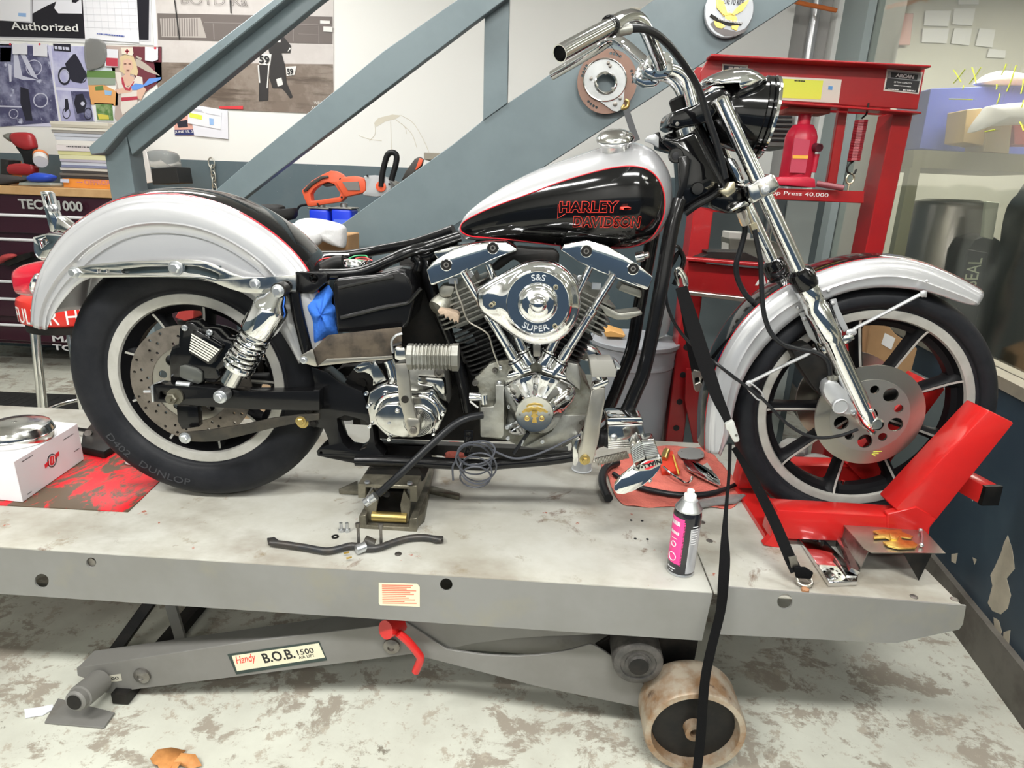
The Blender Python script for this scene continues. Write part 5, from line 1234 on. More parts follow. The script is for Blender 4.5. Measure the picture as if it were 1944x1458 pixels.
m = M(); m.tube([BK.p(a[0], a[1], y) for a, y in zip(hp2, ys)], .0127, 20, sm=6); m.tube([BK.p(*kb([(870, 500)])[0], .13), BK.p(*kb([(950, 560)])[0], .02), BK.p(*kb([(990, 540)])[0], -.10)], .0127, 20); m.ob('bar', 'chrome', hb)
m = M(); m.tube([BK.p(*kb([q])[0], y) for q, y in (((1050, 560), -.055), ((1130, 590), -.05), ((1200, 670), -.045), ((1250, 850), -.045))], .0135, 24, sm=6); m.ob('riser', 'chrome', hb)
m = M(); m.tube([BK.p(*kb([q])[0], y) for q, y in (((960, 590), .055), ((1060, 620), .055), ((1140, 700), .055), ((1200, 850), .055))], .0135, 24, sm=6); m.ob('riser', 'chrome', hb)
for dy in (0, .10):
    m = M(); m.prism([p+BK.d(0, dy, 0) for p in BK.P(kb([(880, 470), (905, 420), (1000, 395), (1060, 420), (1092, 465), (1092, 570), (1040, 622), (950, 625), (870, 590), (850, 545)]), -.075)], BK.d(0, .035, 0)); m.bev(.004, 2)
    m.ob('riser_clamp', 'chrome', hb)
m = M(); m.cyl(BK.p(*kb([(640, 255)])[0], -.31), BK.p(*kb([(745, 232)])[0], -.30), .0082, 20); m.ob('throttle_sleeve', 'dalu', hb)
m = M()
for i in range(3):
    pts = [P_[3]+(P_[2]-P_[3])*(.1*i)+(basis(D)[0]*math.cos(2*PI*j/14)+basis(D)[1]*math.sin(2*PI*j/14))*(.0138+.001*i) for j in range(14)]
    m.tube(pts, .0011, 5, closed=True)
m.tube([BK.p(*kb([q])[0], -.34) for q in ((545, 330), (570, 345), (640, 430), (660, 455))], .0006, 5, sm=3); m.ob('cable_tie', 'plastic', hb)
m = M(); m.tube([BK.p(*kb([q])[0], -.09) for q in ((920, 500), (930, 545), (950, 560), (930, 610))], .0011, 5, sm=4); m.ob('cable_tie', 'plastic', hb)
cb = [((740, 232), -.30), ((810, 225), -.29), ((880, 238), -.27), ((970, 285), -.24), ((1080, 390), -.20), ((1190, 535), -.16), ((1280, 680), -.13), ((1340, 850), -.11), ((1385, 990), -.10), ((1440, 1150), -.09), ((1480, 1290), -.085), ((1510, 1430), -.08)]
m = M(); m.tube([BK.p(*kb([q])[0], y) for q, y in cb], .0068, 14, sm=5); m.ob('control_cable', 'hose', hb)
# hoses and cables down the front
bl = part_empty('brake_line', FB.p(1440, 560, -.07), 'brake hoses and speedometer cable')
m = M(); m.tube(FB.P(kj([(935, 270), (960, 400), (990, 560), (1000, 760), (1008, 930), (1030, 1080), (1090, 1230), (1200, 1330), (1360, 1378), (1480, 1400)])+kf([(790, 640), (820, 690), (828, 750)]), -.095), .0055, 12, sm=5); m.ob('hose', 'hose', bl)
m = M(); m.tube(FB.P(kj([(840, 195), (845, 300), (800, 470), (765, 600), (785, 740), (860, 880), (960, 975)]), .02), .0065, 12, sm=5); m.ob('hose', 'hose', bl)
m = M(); m.cyl(FB.p(*kj([(800, 90)])[0], -.02), FB.p(*kj([(850, 215)])[0], -.0), .010, 8); m.ob('hose_end', 'chrome2', bl)
m = M(); m.cyl(FB.p(*kj([(915, 215)])[0], -.09), FB.p(*kj([(945, 300)])[0], -.09), .0085, 8); m.tube(FB.P(kj([(870, 60), (890, 140), (920, 220)]), -.09), .003, 8); m.ob('hose_end', MT['nickel'], bl)
bp(kj([(800, 25), (850, 5), (890, 30), (880, 50), (830, 60), (740, 100), (700, 105), (720, 80)]), -.05, .02, 'hose_bracket', 'chrome2', bl, bev=.002)
bp(kh([(470, 1130), (520, 1110), (540, 1070), (580, 1060), (590, 1130), (530, 1180)]), -.07, .02, 'cable_clamp', 'nickel', bl, bev=.003)
kr = K(1260, 480, 3.47)
pts = [(p, -.03) for p in kr([(10, 250), (25, 350), (70, 460), (150, 570), (250, 660)])]+[(p, -.07) for p in kr([(350, 732), (480, 835)])+kf([(200, 735), (330, 835), (420, 905), (500, 990), (580, 1062), (680, 1120), (780, 1138), (900, 1122), (1000, 1085)])]
m = M(); m.tube([FB.p(a[0], a[1], y-.02) for a, y in pts], .0038, 10, sm=5); m.ob('speedometer_cable', 'hose', bl)
m = M(); m.tube(FB.P(kj([(140, 640), (190, 560), (240, 470), (280, 540), (260, 640), (220, 720), (190, 780)]), .06), .006, 10, sm=4); m.tube(FB.P(kj([(180, 420), (240, 440), (280, 560), (230, 700)]), .05), .004, 8, sm=4); m.ob('loom', 'sblack', bl)
# ---------------------------------------------------------------- things on the lift deck
def zP(pts, z): return [zp(a, b, z) for a, b in pts]
def slab(pts, z0, h, name, mt, par=None, bev=.002, seg=2):
    """footprint given by photo points on height z0, raised by h"""
    m = M(); m.prism(zP(pts, z0), (0, 0, h))
    if bev: m.bev(bev, seg)
    return m.ob(name, mt, par)
k8c = K(1400, 700, 3.573)
# red wheel chock
ck = thing('wheel_chock', 'red steel wheel chock holding the front tyre on the right end of the lift', 'wheel chock', zp(1600, 1000, ZT))
def rbox(a, b, w_, h_, name, mt='red', up=(0, 0, 1), par=ck, bev=.004):
    m = M(); m.beam(a, b, w_, h_, up); m.bev(bev, 2); return m.ob(name, mt, par)
y1 = -.135
# upright arm, leaning back to the right
A0 = WF.p(1640, 1000, y1); A1 = WF.p(1815, 808, y1)
up_poly = [(1718, 1010), (1748, 1030), (1925, 802), (1877, 779), (1852, 768), (1708, 963)]
ay = WF.l(1748, 1030, y1)
m = M(); f = WF.P([(1700, 966), (1752, 1020), (1926, 803), (1877, 779)], y1-.0)
m.prism(f, (0, .075, 0)); m.bev(.004, 2); m.ob('upright', 'red', ck)
m = M(); m.prism([p+V((0, .245, 0)) for p in f], (0, .075, 0)); m.bev(.004, 2); m.ob('upright', 'red', ck)
# near base channel
m = M(); m.prism(WF.P([(1462, 1022), (1762, 1034), (1768, 985), (1476, 968)], y1), (0, .06, 0)); m.bev(.003, 2); m.ob('base_rail', 'red', ck)
m = M(); m.prism([p+V((0, .26, 0)) for p in WF.P([(1462, 1022), (1760, 1036), (1757, 978), (1476, 968)], y1)], (0, .06, 0)); m.bev(.003, 2); m.ob('base_rail', 'red', ck)
m = M(); m.beam((.62, -.10, ZT+.006), (.62, .18, ZT+.006), .08, .012); m.ob('base_plate', 'red', ck)
m = M(); m.beam((.93, -.09, ZT+.02), (.93, .18, ZT+.02), .05, .04); m.ob('base_plate', 'red', ck)
m = M(); m.prism(WF.P([(1685, 976), (1740, 962), (1778, 984), (1752, 1019), (1762, 1034), (1685, 1031)], y1-.003), (0, .02, 0)); m.bev(.002, 1); m.ob('gusset', 'red', ck)
xb = WF.l(1880, 935, .03)
rbox(WF.p(1815, 905, .04), WF.p(1876, 938, -.03), .045, .05, 'cross_bar'); m = M(); e = WF.p(1876, 938, -.03); m.beam(WF.p(1876, 938, -.03), WF.p(1884, 942, -.042), .046, .051); m.ob('end_cap', 'dblack', ck)
m = M(); m.prism(WF.P([(1462, 1022), (1478, 1000), (1480, 1040), (1450, 1035)], y1-.002), (0, .02, 0)); m.ob('foot', 'red', ck)
# scissor jack under the frame
jk = thing('scissor_jack', 'small grimy steel scissor jack under the middle of the frame', 'jack', zp(745, 990, ZT))
kd = K(480, 820, 3.0375)
jm = mat('oily_jack_steel', (.13, .12, .09), .38, .6, n=.8, sc=12, c2=(.28, .26, .2))
y = -.17
jy = WF.l(*kd([(780, 580)])[0], y); 
def jp(pts, yy, th, name, mt=jm, holes=(), bev=.001):
    m = M(); m.prism(WF.P(kd(pts), yy), (0, th, 0), [WF.P(kd(h), yy) for h in holes])
    if bev: m.bev(bev, 1)
    return m.ob(name, mt, jk)
yj = -.155
jp([(605, 300), (945, 312), (948, 405), (905, 402), (905, 330), (650, 320), (650, 380), (607, 382)], yj, .16, 'top_channel')
jp([(612, 485), (650, 480), (655, 540), (900, 552), (905, 500), (945, 498), (945, 580), (612, 562)], yj-.01, .17, 'base_channel')
jp([(690, 330), (720, 400), (700, 520), (670, 520), (640, 420), (660, 380)], yj+.01, .012, 'link'); jp([(870, 330), (910, 400), (900, 520), (860, 520), (850, 420)], yj+.01, .012, 'link')
m = M(); m.cyl(WF.p(*kd([(690, 485)])[0], yj+.01), WF.p(*kd([(890, 495)])[0], yj+.01), .0125, 20); m.ob('pivot_roller', 'brass', jk)
jp([(720, 340), (870, 345), (860, 480), (720, 475)], yj+.06, .05, 'screw_block', 'dblack')
m = M(); a = WF.p(*kd([(775, 348)])[0], yj+.03); m.lathe([(.009, 0), (.009, .01), (.004, .01)], a, (0, -1, 0), 16); m.ob('screw_end', 'dblack', jk)
slab(kd([(495, 350), (605, 300), (610, 365), (500, 360)]), ZT+.001, .012, 'foot_bar', jm, jk); slab(kd([(1000, 355), (1190, 395), (1195, 375), (1030, 330)]), ZT+.001, .012, 'foot_bar', jm, jk)
slab(kd([(945, 560), (990, 520), (1060, 150), (1040, 130), (960, 480)]), ZT+.001, .03, 'side_rail', jm, jk)
for q in ((660, 292), (905, 298)): m = M(); m.lathe([(.007, 0), (.006, .004)], WF.p(*kd([q])[0], yj), (0, 0, 1), 14); m.ob('bolt', 'zinc', jk)
m = M(); b0 = WF.l(700, 893, -.06); m.prism(WF.P(kd([(650, 235), (700, 190), (950, 195), (990, 270), (945, 312), (610, 300)]), -.10), (0, .12, 0)); m.ob('pad', 'dblack', jk)
# control rod with brake light switch, bolts and a washer on the deck
cm_ = mat('black_painted_rod', (.04, .042, .045), .42, .3, n=.4, sc=30, c2=(.09, .07, .05))
cr_ = thing('crossover_rod', 'bent black control rod lying on the deck before the jack', 'rod', zp(680, 1035, ZT))
pts = kd([(100, 640), (160, 645), (300, 665), (420, 685), (500, 672), (570, 655), (650, 670), (720, 668), (800, 640), (900, 612), (1000, 608), (1090, 625)])
m = M(); m.tube([zp(a, b, ZT+.012) for a, b in pts], [.006]+[.0075]*10+[.006], 12, sm=4); m.ob('rod', cm_, cr_)
for q in ([(82, 622), (125, 615), (158, 640), (140, 662), (90, 655)], [(1030, 605), (1098, 610), (1100, 638), (1040, 642)]): slab(kd(q), ZT+.006, .005, 'flat_end', cm_, cr_, .001)
for q in ((605, 560), (735, 565)):
    a = zp(*kd([(q[0]+5, q[1]+80)])[0], ZT+.012); b = a+V((0, 0, .042)); m = M(); m.cyl(a, b, .0035, 10); m.lathe([(.0058, 0), (.0058, .009), (.004, .010)], b, (0, 0, 1), 12); m.ob('stud', 'steel', cr_)
m = M(); m.box(zp(*kd([(670, 640)])[0], ZT+.018), (.026, .018, .022), Matrix.Rotation(.4, 3, 'Y')); m.bev(.002, 2); m.ob('switch_block', 'steel', cr_)
a = zp(*kd([(622, 670)])[0], ZT+.014); m = M(); m.lathe([(.011, -.012), (.0115, .01), (.008, .012)], a, V((-.75, -.55, -.1)), 20); m.ob('brake_switch', MT['zinc'], cr_)
for q in ((555, 693), (570, 722)):
    m = M(); c_ = zp(*kd([q])[0], ZT+.010); m.cyl(c_, c_+V((-.010, -.006, 0)), .0022, 8); m.ob('switch_terminal', 'gold', cr_)
for i, q in enumerate(((510, 550), (545, 550))):
    a = zp(*kd([(q[0], q[1]+25)])[0], ZT)
    m = M(); m.lathe([(.0072, 0), (.0072, .006), (.0068, .007)], a, (0, 0, 1), 6); m.lathe([(.004, .007), (.004, .024)], a, (0, 0, 1), 12)
    tag(m.ob('bolt', 'zinc'), ('left', 'right')[i]+' one of two short zinc bolts standing head down on the deck', 'bolt', 'loose zinc bolts on the deck')
a = zp(*kd([(475, 606)])[0], ZT); m = M(); m.lathe([(.004, 0), (.0085, 0), (.0085, .002), (.004, .002)], a, (0, 0, 1), 24, caps=False, closed=True); tag(m.ob('washer', 'dblack'), 'small dark washer on the deck left of the two bolts', 'washer')
# spray can
sc_ = thing('spray_can', 'pink and black aerosol can standing on the deck front', 'spray can', zp(1291, 1082, ZT))
c = zp(1291, 1082, ZT); c = V((c.x, c.y, ZT)); R = .0300; Hc = .155
def scl(n): return c+V((0, 0, n))
m = M(); m.lathe([(R*.9, 0), (R*1.03, .001), (R*1.03, .004), (R*.99, .006)], c, (0, 0, 1), 48); m.ob('bottom_rim', 'zinc', sc_)
def band(z0, z1, a0, a1, name, mt, off=0, par=sc_, n=24):
    m = M(); G = [[c+V(((R+off)*math.cos(a0+(a1-a0)*i/n), (R+off)*math.sin(a0+(a1-a0)*i/n), z)) for z in (z0, z1)] for i in range(n+1)]
    m.grid(G, False); return m.ob(name, mt, par, smooth=80, recalc=False)
m = M(); m.lathe([(R*.99, .005), (R, .007), (R, Hc-.012), (R*.97, Hc-.006), (R*.93, Hc)], c, (0, 0, 1), 64); body = m.ob('can_body', mat('can_black', (.012, .012, .016), .2, coat=.6), sc_)
pink = mat('can_pink', (.90, .04, .28), .25, coat=.5); silv = mat('can_silver', (.55, .56, .60), .25, .6); whp = mat('can_print', (.85, .85, .88), .4)
view = math.atan2(CAM.y-c.y, CAM.x-c.x)
band(.030, Hc-.014, view-1.5, view-.12, 'pink_panel', pink, .0003)
band(.010, Hc-.035, view+.38, view+1.6, 'silver_panel', silv, .0003)
m = M()
for i in range(30):
    z = .028+i*.0036; a0 = view-.12; G = [[c+V(((R+.0004)*math.cos(a), (R+.0004)*math.sin(a), zz)) for zz in (z, z+.0018)] for a in (a0, a0+.035, a0+.07, a0+.10)]; m.grid(G)
m.ob('zip_marks', pink, sc_, recalc=False)
def can_text(s, a0, a1, z0, h, mt=whp, **k):
    def cv(u, q, dz):
        a = lerp(a0, a1, u); return c+V((math.cos(a), math.sin(a), 0))*(R+.0006)+V((0, 0, z0+q*h))
    return text(s, 'can_print', V((0, 0, 0)), V((1, 0, 0)), 1, mt, sc_, curve=cv, **k)
rnd = random.Random(4)
def cpatch(m, a0, a1, z0, z1, off=.0006):
    n = max(1, int((a1-a0)/.08)); m.grid([[c+V(((R+off)*math.cos(a0+(a1-a0)*i/n), (R+off)*math.sin(a0+(a1-a0)*i/n), z)) for z in (z0, z1)] for i in range(n+1)])
m = M()
for z, h, a0, a1 in ((.122, .010, view-1.3, view-.42), (.100, .007, view-1.2, view-.40), (.089, .002, view-1.0, view-.5), (.016, .0035, view-1.1, view-.35), (.010, .002, view-.9, view-.5)):
    a = a0
    while a < a1: w_ = rnd.uniform(.04, .12); cpatch(m, a, min(a1, a+w_), z, z+h); a += w_+.03
m.ob('can_print', whp, sc_, recalc=False)
m = M()
for z, r_ in ((.076, .006), (.045, .0095)):
    q = [c+V(((R+.0009)*math.cos(view-.75+r_/R*math.cos(2*PI*i/20)), (R+.0009)*math.sin(view-.75+r_/R*math.cos(2*PI*i/20)), z+r_*math.sin(2*PI*i/20))) for i in range(20)]
    m.tube(q, .0009, 5, closed=True)
m.ob('can_symbols', whp, sc_, recalc=False)
m = M()
for i in range(8):
    z = Hc-.03-i*.006; a0 = view+.5; G = [[c+V(((R+.0006)*math.cos(a), (R+.0006)*math.sin(a), zz)) for zz in (z, z+.0018)] for a in (a0, a0+.15, a0+.3, a0+.45)]; m.grid(G)
m.ob('can_print', whp, sc_, recalc=False)
m = M(); m.lathe([(R*.94, Hc-.001), (R*.96, Hc+.003), (R*.92, Hc+.005), (R*.80, Hc+.010), (R*.62, Hc+.020), (R*.58, Hc+.022)], c, (0, 0, 1), 48); m.ob('shoulder', 'zinc', sc_)
m = M(); m.lathe([(R*.44, Hc+.020), (R*.44, Hc+.032), (R*.40, Hc+.034), (R*.26, Hc+.035), (R*.26, Hc+.044), (R*.22, Hc+.045)], c, (0, 0, 1), 32); m.ob('nozzle', 'white', sc_)
# shop rag with parts lying on it
kg = K(1100, 760, 4.165)
ragm = mat('red_shop_rag', (.62, .16, .12), .9, n=.5, sc=14, c2=(.45, .10, .08), bump=.5, bsc=140)
ro = [zp(a, b, ZT) for a, b in kg([(170, 500), (330, 450), (600, 370), (850, 375), (1010, 390), (1100, 480), (1200, 600), (1290, 700), (1270, 790), (1190, 860), (1000, 850), (800, 845), (560, 850), (440, 845), (350, 830), (290, 770), (250, 690), (225, 600)])]
ro = cr(ro, 3, True); pts = [V((p.x, p.y)) for p in ro]; k = len(pts); xs_ = [p.x for p in pts]; ys_ = [p.y for p in pts]
def ins(x, z):
    c_ = False
    for i in range(k):
        a, b = pts[i], pts[i-1]
        if (a.y > z) != (b.y > z) and x < (b.x-a.x)*(z-a.y)/(b.y-a.y)+a.x: c_ = not c_
    return c_
ex = []
x = min(xs_)
while x < max(xs_):
    q = min(ys_)
    while q < max(ys_):
        if ins(x, q) and min((p-V((x, q))).length for p in pts) > .004: ex.append(V((x, q)))
        q += .009
    x += .009
vs, es, fs, *_ = delaunay_2d_cdt(pts+ex, [(i, (i+1) % k) for i in range(k)], [list(range(k))], 1, 1e-7)
m = M()
L = [m.b.verts.new(V((v.x, v.y, ZT+.0035+.003*math.sin(v.x*70+v.y*40)*math.sin(v.y*55-v.x*20)))) for v in vs]
for f in fs: m.face([L[i] for i in f])
def md(o): s = o.modifiers.new('t', 'SOLIDIFY'); s.thickness = .002
tag(m.ob('shop_rag', ragm, mod=md), 'faded red shop rag spread on the deck under small chrome parts', 'rag')
def zt(pts, z, r, name, mt, label, cat, sm=5, n=14, par=None):
    m = M(); m.tube([zp(a, b, z) for a, b in pts], r, n, sm=sm); o = m.ob(name, mt, par)
    if label: tag(o, label, cat)
    return o
zt(kg([(300, 490), (230, 520), (190, 570), (180, 640), (200, 710), (230, 775)]), ZT+.018, .012, 'rubber_hose', 'hose', 'thick curved black rubber hose standing off the left edge of the red rag', 'hose')
zt(kg([(270, 580), (330, 620), (450, 680), (600, 720), (750, 745), (900, 750), (1050, 735), (1180, 690), (1280, 640)]), ZT+.014, [.0065, .007, .0085, .0085, .0085, .0085, .008, .006, .005], 'rubber_hose', 'hose', 'long black rubber hose lying across the front of the red rag', 'hose')
# chrome pedal cover with a ribbed block
vt = thing('chrome_step_cover', 'chrome ribbed block on a pointed chrome blade at the left of the rag', 'cover', zp(1200, 920, ZT+.005))
yv = WF.l(*kg([(540, 560)])[0], -.2); YV = -.235
def vp(pts, y, th, name, mt, par=vt, bev=.001, dz=0):
    m = M(); m.prism(WF.P(kg(pts), y), (0, th, 0))
    if bev: m.bev(bev, 1)
    return m.ob(name, mt, par)
m = M(); q = WF.P(kg([(268, 680), (275, 645), (330, 590), (430, 520), (440, 530), (650, 500), (628, 545), (580, 595), (500, 650), (420, 690), (340, 712), (290, 708)]), -.215); zx = max(p.z for p in q)
m.prism([p-V((0, (zx-p.z)*.27, 0)) for p in q], (0, .01, .002)); m.bev(.0015, 2); m.ob('blade', 'chrome', vt)
vp([(405, 375), (470, 320), (482, 318), (520, 440), (520, 468), (430, 505)], -.225, .05, 'ribbed_block', 'alu', bev=.003)
vp([(482, 318), (590, 308), (600, 325), (632, 430), (645, 450), (522, 468)], -.215, .04, 'ribbed_block', 'alu', bev=.003)
m = M()
for i in range(9):
    t = i/9+.04; a, b = (408+t*22, 385+t*112), (483+t*38, 332+t*118); d_ = (590+t*42, 322+t*112)
    m.tube(WF.P(kg([a, b]), -.2265), .0011, 5); m.tube(WF.P(kg([b, d_]), -.2175), .0011, 5)
m.ob('ribs', 'zinc', vt)
vp([(432, 530), (525, 480), (650, 452), (658, 500), (630, 520), (560, 555), (470, 562), (438, 556)], -.230, .02, 'nameplate', 'alu')
vp([(505, 505), (545, 482), (590, 478), (560, 492), (520, 508)], -.231, .002, 'red_bar', 'redline', bev=0); vp([(515, 545), (560, 522), (605, 512), (575, 535), (545, 548)], -.231, .002, 'red_bar', 'redline', bev=0)
a, b, c_ = [WF.p(*kg([q])[0], -.2325) for q in ((452, 556), (654, 500), (446, 532))]
text('V-TWIN', 'lettering', a, b, .0095, 'ink', vt, upv=(c_-a), bold=.03)
m = M(); m.ball(WF.p(*kg([(558, 625)])[0], -.21), .005, 12, (1, 1, 1.6)); m.ob('acorn_nut', 'chrome', vt)
# more parts on the rag
slab(kg([(775, 410), (800, 385), (870, 375), (950, 385), (985, 415), (985, 450), (940, 470), (860, 470), (800, 455), (778, 430)]), ZT+.012, .002, 'gasket_plate', mat('grey_gasket', (.22, .225, .22), .6), None, .0005)
o = bpy.data.objects['gasket_plate']; tag(o, 'flat grey oval plate with small holes at the back of the red rag', 'plate')
m = M()
for q in ((810, 405), (905, 385), (970, 425), (855, 462), (940, 462)): m.lathe([(.0016, 0), (.0016, .0006)], zp(*kg([q])[0], ZT+.0142), (0, 0, 1), 10)
m.ob('bolt_hole', 'ink', o)
m = M(); m.tube([zp(*kg([q])[0], ZT+z) for q, z in (((665, 525), .030), ((720, 575), .024), ((800, 630), .016), ((845, 655), .012), ((880, 640), .014), ((890, 605), .02))], .0036, 10, sm=4); tag(m.ob('chrome_rod', 'chrome'), 'bent thin chrome rod in the middle of the red rag', 'rod')
mm_ = thing('mirror_pair', 'two slim chrome blades lying crossed at the right of the red rag', 'chrome parts', zp(1340, 880, ZT+.006))
for q in ([(815, 485), (860, 480), (940, 520), (1040, 590), (1110, 650), (1115, 685), (1050, 660), (950, 610), (860, 560), (830, 520)], [(860, 480), (900, 485), (1000, 540), (1080, 600), (1112, 650), (1040, 620), (940, 560)]):
    m = M(); m.prism(zP(kg(q), ZT+.012), (0, 0, .006)); m.bev(.002, 2); m.ob('blade', 'chrome', mm_)
bx = thing('parts_box', 'small red and yellow parts carton on the red rag behind the chrome rod', 'box', zp(1270, 890, ZT+.006))
slab(kg([(640, 540), (660, 410), (735, 430), (795, 585), (650, 592)]), ZT+.006, .012, 'carton', mat('carton_red', (.7, .06, .03), .5), bx, .001)
m = M(); m.tube([zp(*kg([q])[0], ZT+.024) for q in ((740, 430), (785, 585))], .0025, 6); m.ob('yellow_edge', mat('yellow_edge', (.75, .55, .1), .5), bx)
m = M(); m.cyl(zp(*kg([(665, 470)])[0], ZT+.02), zp(*kg([(690, 400)])[0], ZT+.03), .011, 16); tag(m.ob('brass_cylinder', 'brass'), 'small brass cylinder on the red carton', 'fitting')
tg = slab(kg([(960, 525), (1010, 495), (1060, 570), (1010, 585)]), ZT+.010, .002, 'lettered_card', mat('grey_card', (.38, .37, .34), .6), None, .0004); tag(tg, 'small grey card with dark print beside the chrome blades on the rag', 'card')
a, b = zp(*kg([(975, 530)])[0], ZT+.0125), zp(*kg([(1040, 565)])[0], ZT+.0125); text('OF', 'print', a, b, .010, 'ink', tg, upv=V((.3, 1, 0)))
bagm = mat('clear_plastic_bag', (.80, .80, .78), .12, trans=.75, ior=1.2)
m = M(); pts = zP(kg([(900, 790), (1000, 770), (1200, 740), (1300, 735), (1320, 750), (1240, 800), (1050, 820), (930, 845)]), ZT+.014)
m.prism(pts, (0, 0, -.008)); m.bev(.003, 2); tag(m.ob('plastic_sleeve', bagm), 'crumpled clear plastic sleeve at the front right corner of the rag', 'plastic bag')
c = zp(1105, 897, ZT); m = M(); m.lathe([(.030, 0), (.031, .003), (.0285, .006), (.0285, .045), (.03, .047), (.03, .05)], V((c.x, c.y+.02, ZT)), (0, 0, 1), 40); tag(m.ob('paint_cup', mat('milky_cup', (.62, .64, .66), .35)), 'small pale round cup under the brake pedal', 'cup')
# red worn plate, white box, chrome bowl at the left end
rm = mat('worn_red_plate', (.62, .012, .02), .4, n=.0)
layer(rm, (.10, .07, .045), 9, .47, .53, (1.6, .8, 1), det=9, rough=.7, dist=.6)
pl = slab([(-60, 957), (243, 973), (305, 913), (250, 850), (-60, 850)], ZT, .003, 'base_mat', rm, None, .0008); tag(pl, 'worn red painted plate lying on the left end of the deck', 'plate')
wb = thing('parts_carton', 'white cardboard carton with a round red logo on the red plate', 'box', zp(60, 940, ZT+.004))
zb_ = ZT+.0035
A_, B_, C_ = zp(43, 954, zb_), zp(160, 872, zb_), zp(-110, 938, zb_)
hz = None
ht = (WF.p(160, 800, B_.y).z)-zb_
ht = .5*(WF.p(30, 882, A_.y).z-zb_)+.5*ht
E_ = A_+(C_-A_); 
m = M(); m.prism([A_, B_, B_+(C_-A_), C_], (0, 0, ht)); m.bev(.0015, 1); bxo = m.ob('carton', mat('white_carton', (.80, .79, .81), .5), wb)
fx = (B_-A_).normalized(); fn = V((fx.y, -fx.x, 0)); 
if fn.dot(CAM-A_) < 0: fn = -fn
def onf(u, v, off=.0006): return A_+fx*((B_-A_).length*u)+V((0, 0, ht*v))+fn*off
lc = onf(.50, .50)
m = M(); m.tube([lc+fx*(.017*math.cos(2*PI*i/28))+V((0, 0, .017*math.sin(2*PI*i/28))) for i in range(28)], .0013, 5, closed=True); m.ob('logo_ring', 'ink', wb)
m = M()
def fcirc(r, n=28): return [lc+fx*(r*math.cos(2*PI*i/n))+V((0, 0, r*math.sin(2*PI*i/n))) for i in range(n)]
m.prism(fcirc(.0125), fn*.0003); m.prism([onf(.38, .42, .0012), onf(.62, .52, .0012), onf(.62, .62, .0012), onf(.38, .52, .0012)], fn*.0003); m.ob('logo', mat('logo_red', (.75, .03, .04), .5), wb)
m = M()
for u in (.44, .48, .52): m.prism([onf(u, .44, .0016), onf(u+.012, .445, .0016), onf(u+.030, .58, .0016), onf(u+.018, .575, .0016)], fn*.0002)
m.ob('logo_strokes', 'white', wb)
for u0, u1, v in ((.10, .26, .88), (.72, .90, .80), (.86, .95, .35), (.08, .14, .1)): dashes(onf(u0, v), onf(u1, v), .0022, 'tape', wb, int(v*99))
bc = zp(30, 838, zb_+ht+.0); 
bw = thing('air_cleaner_bowl', 'worn chrome round bowl lying face down on the white carton', 'bowl', V((bc.x, bc.y, zb_+ht)))
m = M(); o_ = V((bc.x-.006, bc.y+.015, zb_+ht)); m.lathe([(.082, 0), (.084, .004), (.083, .02), (.082, .028), (.076, .040), (.064, .046), (.03, .050), (.006, .050), (.0055, .047), (.0001, .047)], o_, (0, 0, 1), 64, caps=False); m.ob('bowl', 'chrome2', bw)
m = M(); m.lathe([(.0835, .018), (.0845, .020), (.0835, .022)], o_, (0, 0, 1), 64, caps=False); m.ob('bead', 'chrome2', bw)
# tool behind the rear tyre
rt = thing('ratchet_strap_buckle', 'black ratchet tool lying on the deck behind the rear tyre', 'tool', zp(190, 850, ZT))
slab([(155, 862), (160, 835), (180, 812), (215, 822), (235, 850), (200, 872)], ZT+.001, .025, 'body', 'dblack', rt, .004); zt([(110, 805), (150, 815), (190, 818), (215, 812)], ZT+.02, .006, 'handle', 'sblack', None, None, par=rt)
m = M(); m.lathe([(.010, 0), (.010, .016)], zp(170, 822, ZT+.028), (.3, -.8, .3), 14); m.ob('spindle', 'steel', rt)
c = zp(252, 880, ZT+.004); m = M(); m.lathe([(.03, 0), (.032, .02), (.03, .022)], V((c.x, c.y+.02, ZT+.004)), (0, 0, 1), 32); tag(m.ob('round_tin', 'white'), 'round white tin half hidden behind the rear tyre', 'lid')
# tie-down straps
ts = thing('tie_down_strap', 'black webbing tie-down strap running past the fork to the right ring bolt', 'strap', zp(1400, 980, ZT))
def webbing(pts, w_, name, mt='webbing', par=ts, upv=None, th=.0014):
    """pts: (px,py,depth,width in pixels)"""
    P = [WF.p(a, b, y) for a, b, y, *_ in pts]; W_ = [q[3] for q in pts]
    P2 = cr(P, 4); Wp = cr([V((q, 0, 0)) for q in W_], 4); m = M(); R = []
    for i, p in enumerate(P2):
        T = (P2[min(i+1, len(P2)-1)]-P2[max(i-1, 0)]).normalized(); vdir = (p-CAM).normalized(); u = T.cross(V((0, 1, 0))).normalized(); dist = (p-CAM).dot(fwd)
        h = Wp[i].x*dist/F/2; n = T.cross(u).normalized()
        R.append([p-u*h-n*th/2, p+u*h-n*th/2, p+u*h+n*th/2, p-u*h+n*th/2])
    m.rings(R); return m.ob(name, mt, par)
webbing([(1293, 545, -.06, 22), (1310, 600, -.09, 26), (1335, 680, -.13, 28), (1360, 750, -.16, 22), (1378, 790, -.18, 16), (1384, 810, -.19, 12)], 0, 'webbing')
webbing([(1386, 842, -.20, 7), (1384, 900, -.22, 6), (1379, 960, -.26, 7), (1376, 1010, -.30, 12), (1376, 1060, -.325, 20), (1373, 1110, -.345, 20), (1368, 1160, -.35, 18), (1353, 1220, -.36, 18), (1340, 1280, -.37, 18), (1334, 1340, -.375, 18), (1330, 1400, -.38, 18), (1322, 1475, -.40, 17)], 0, 'loose_tail')
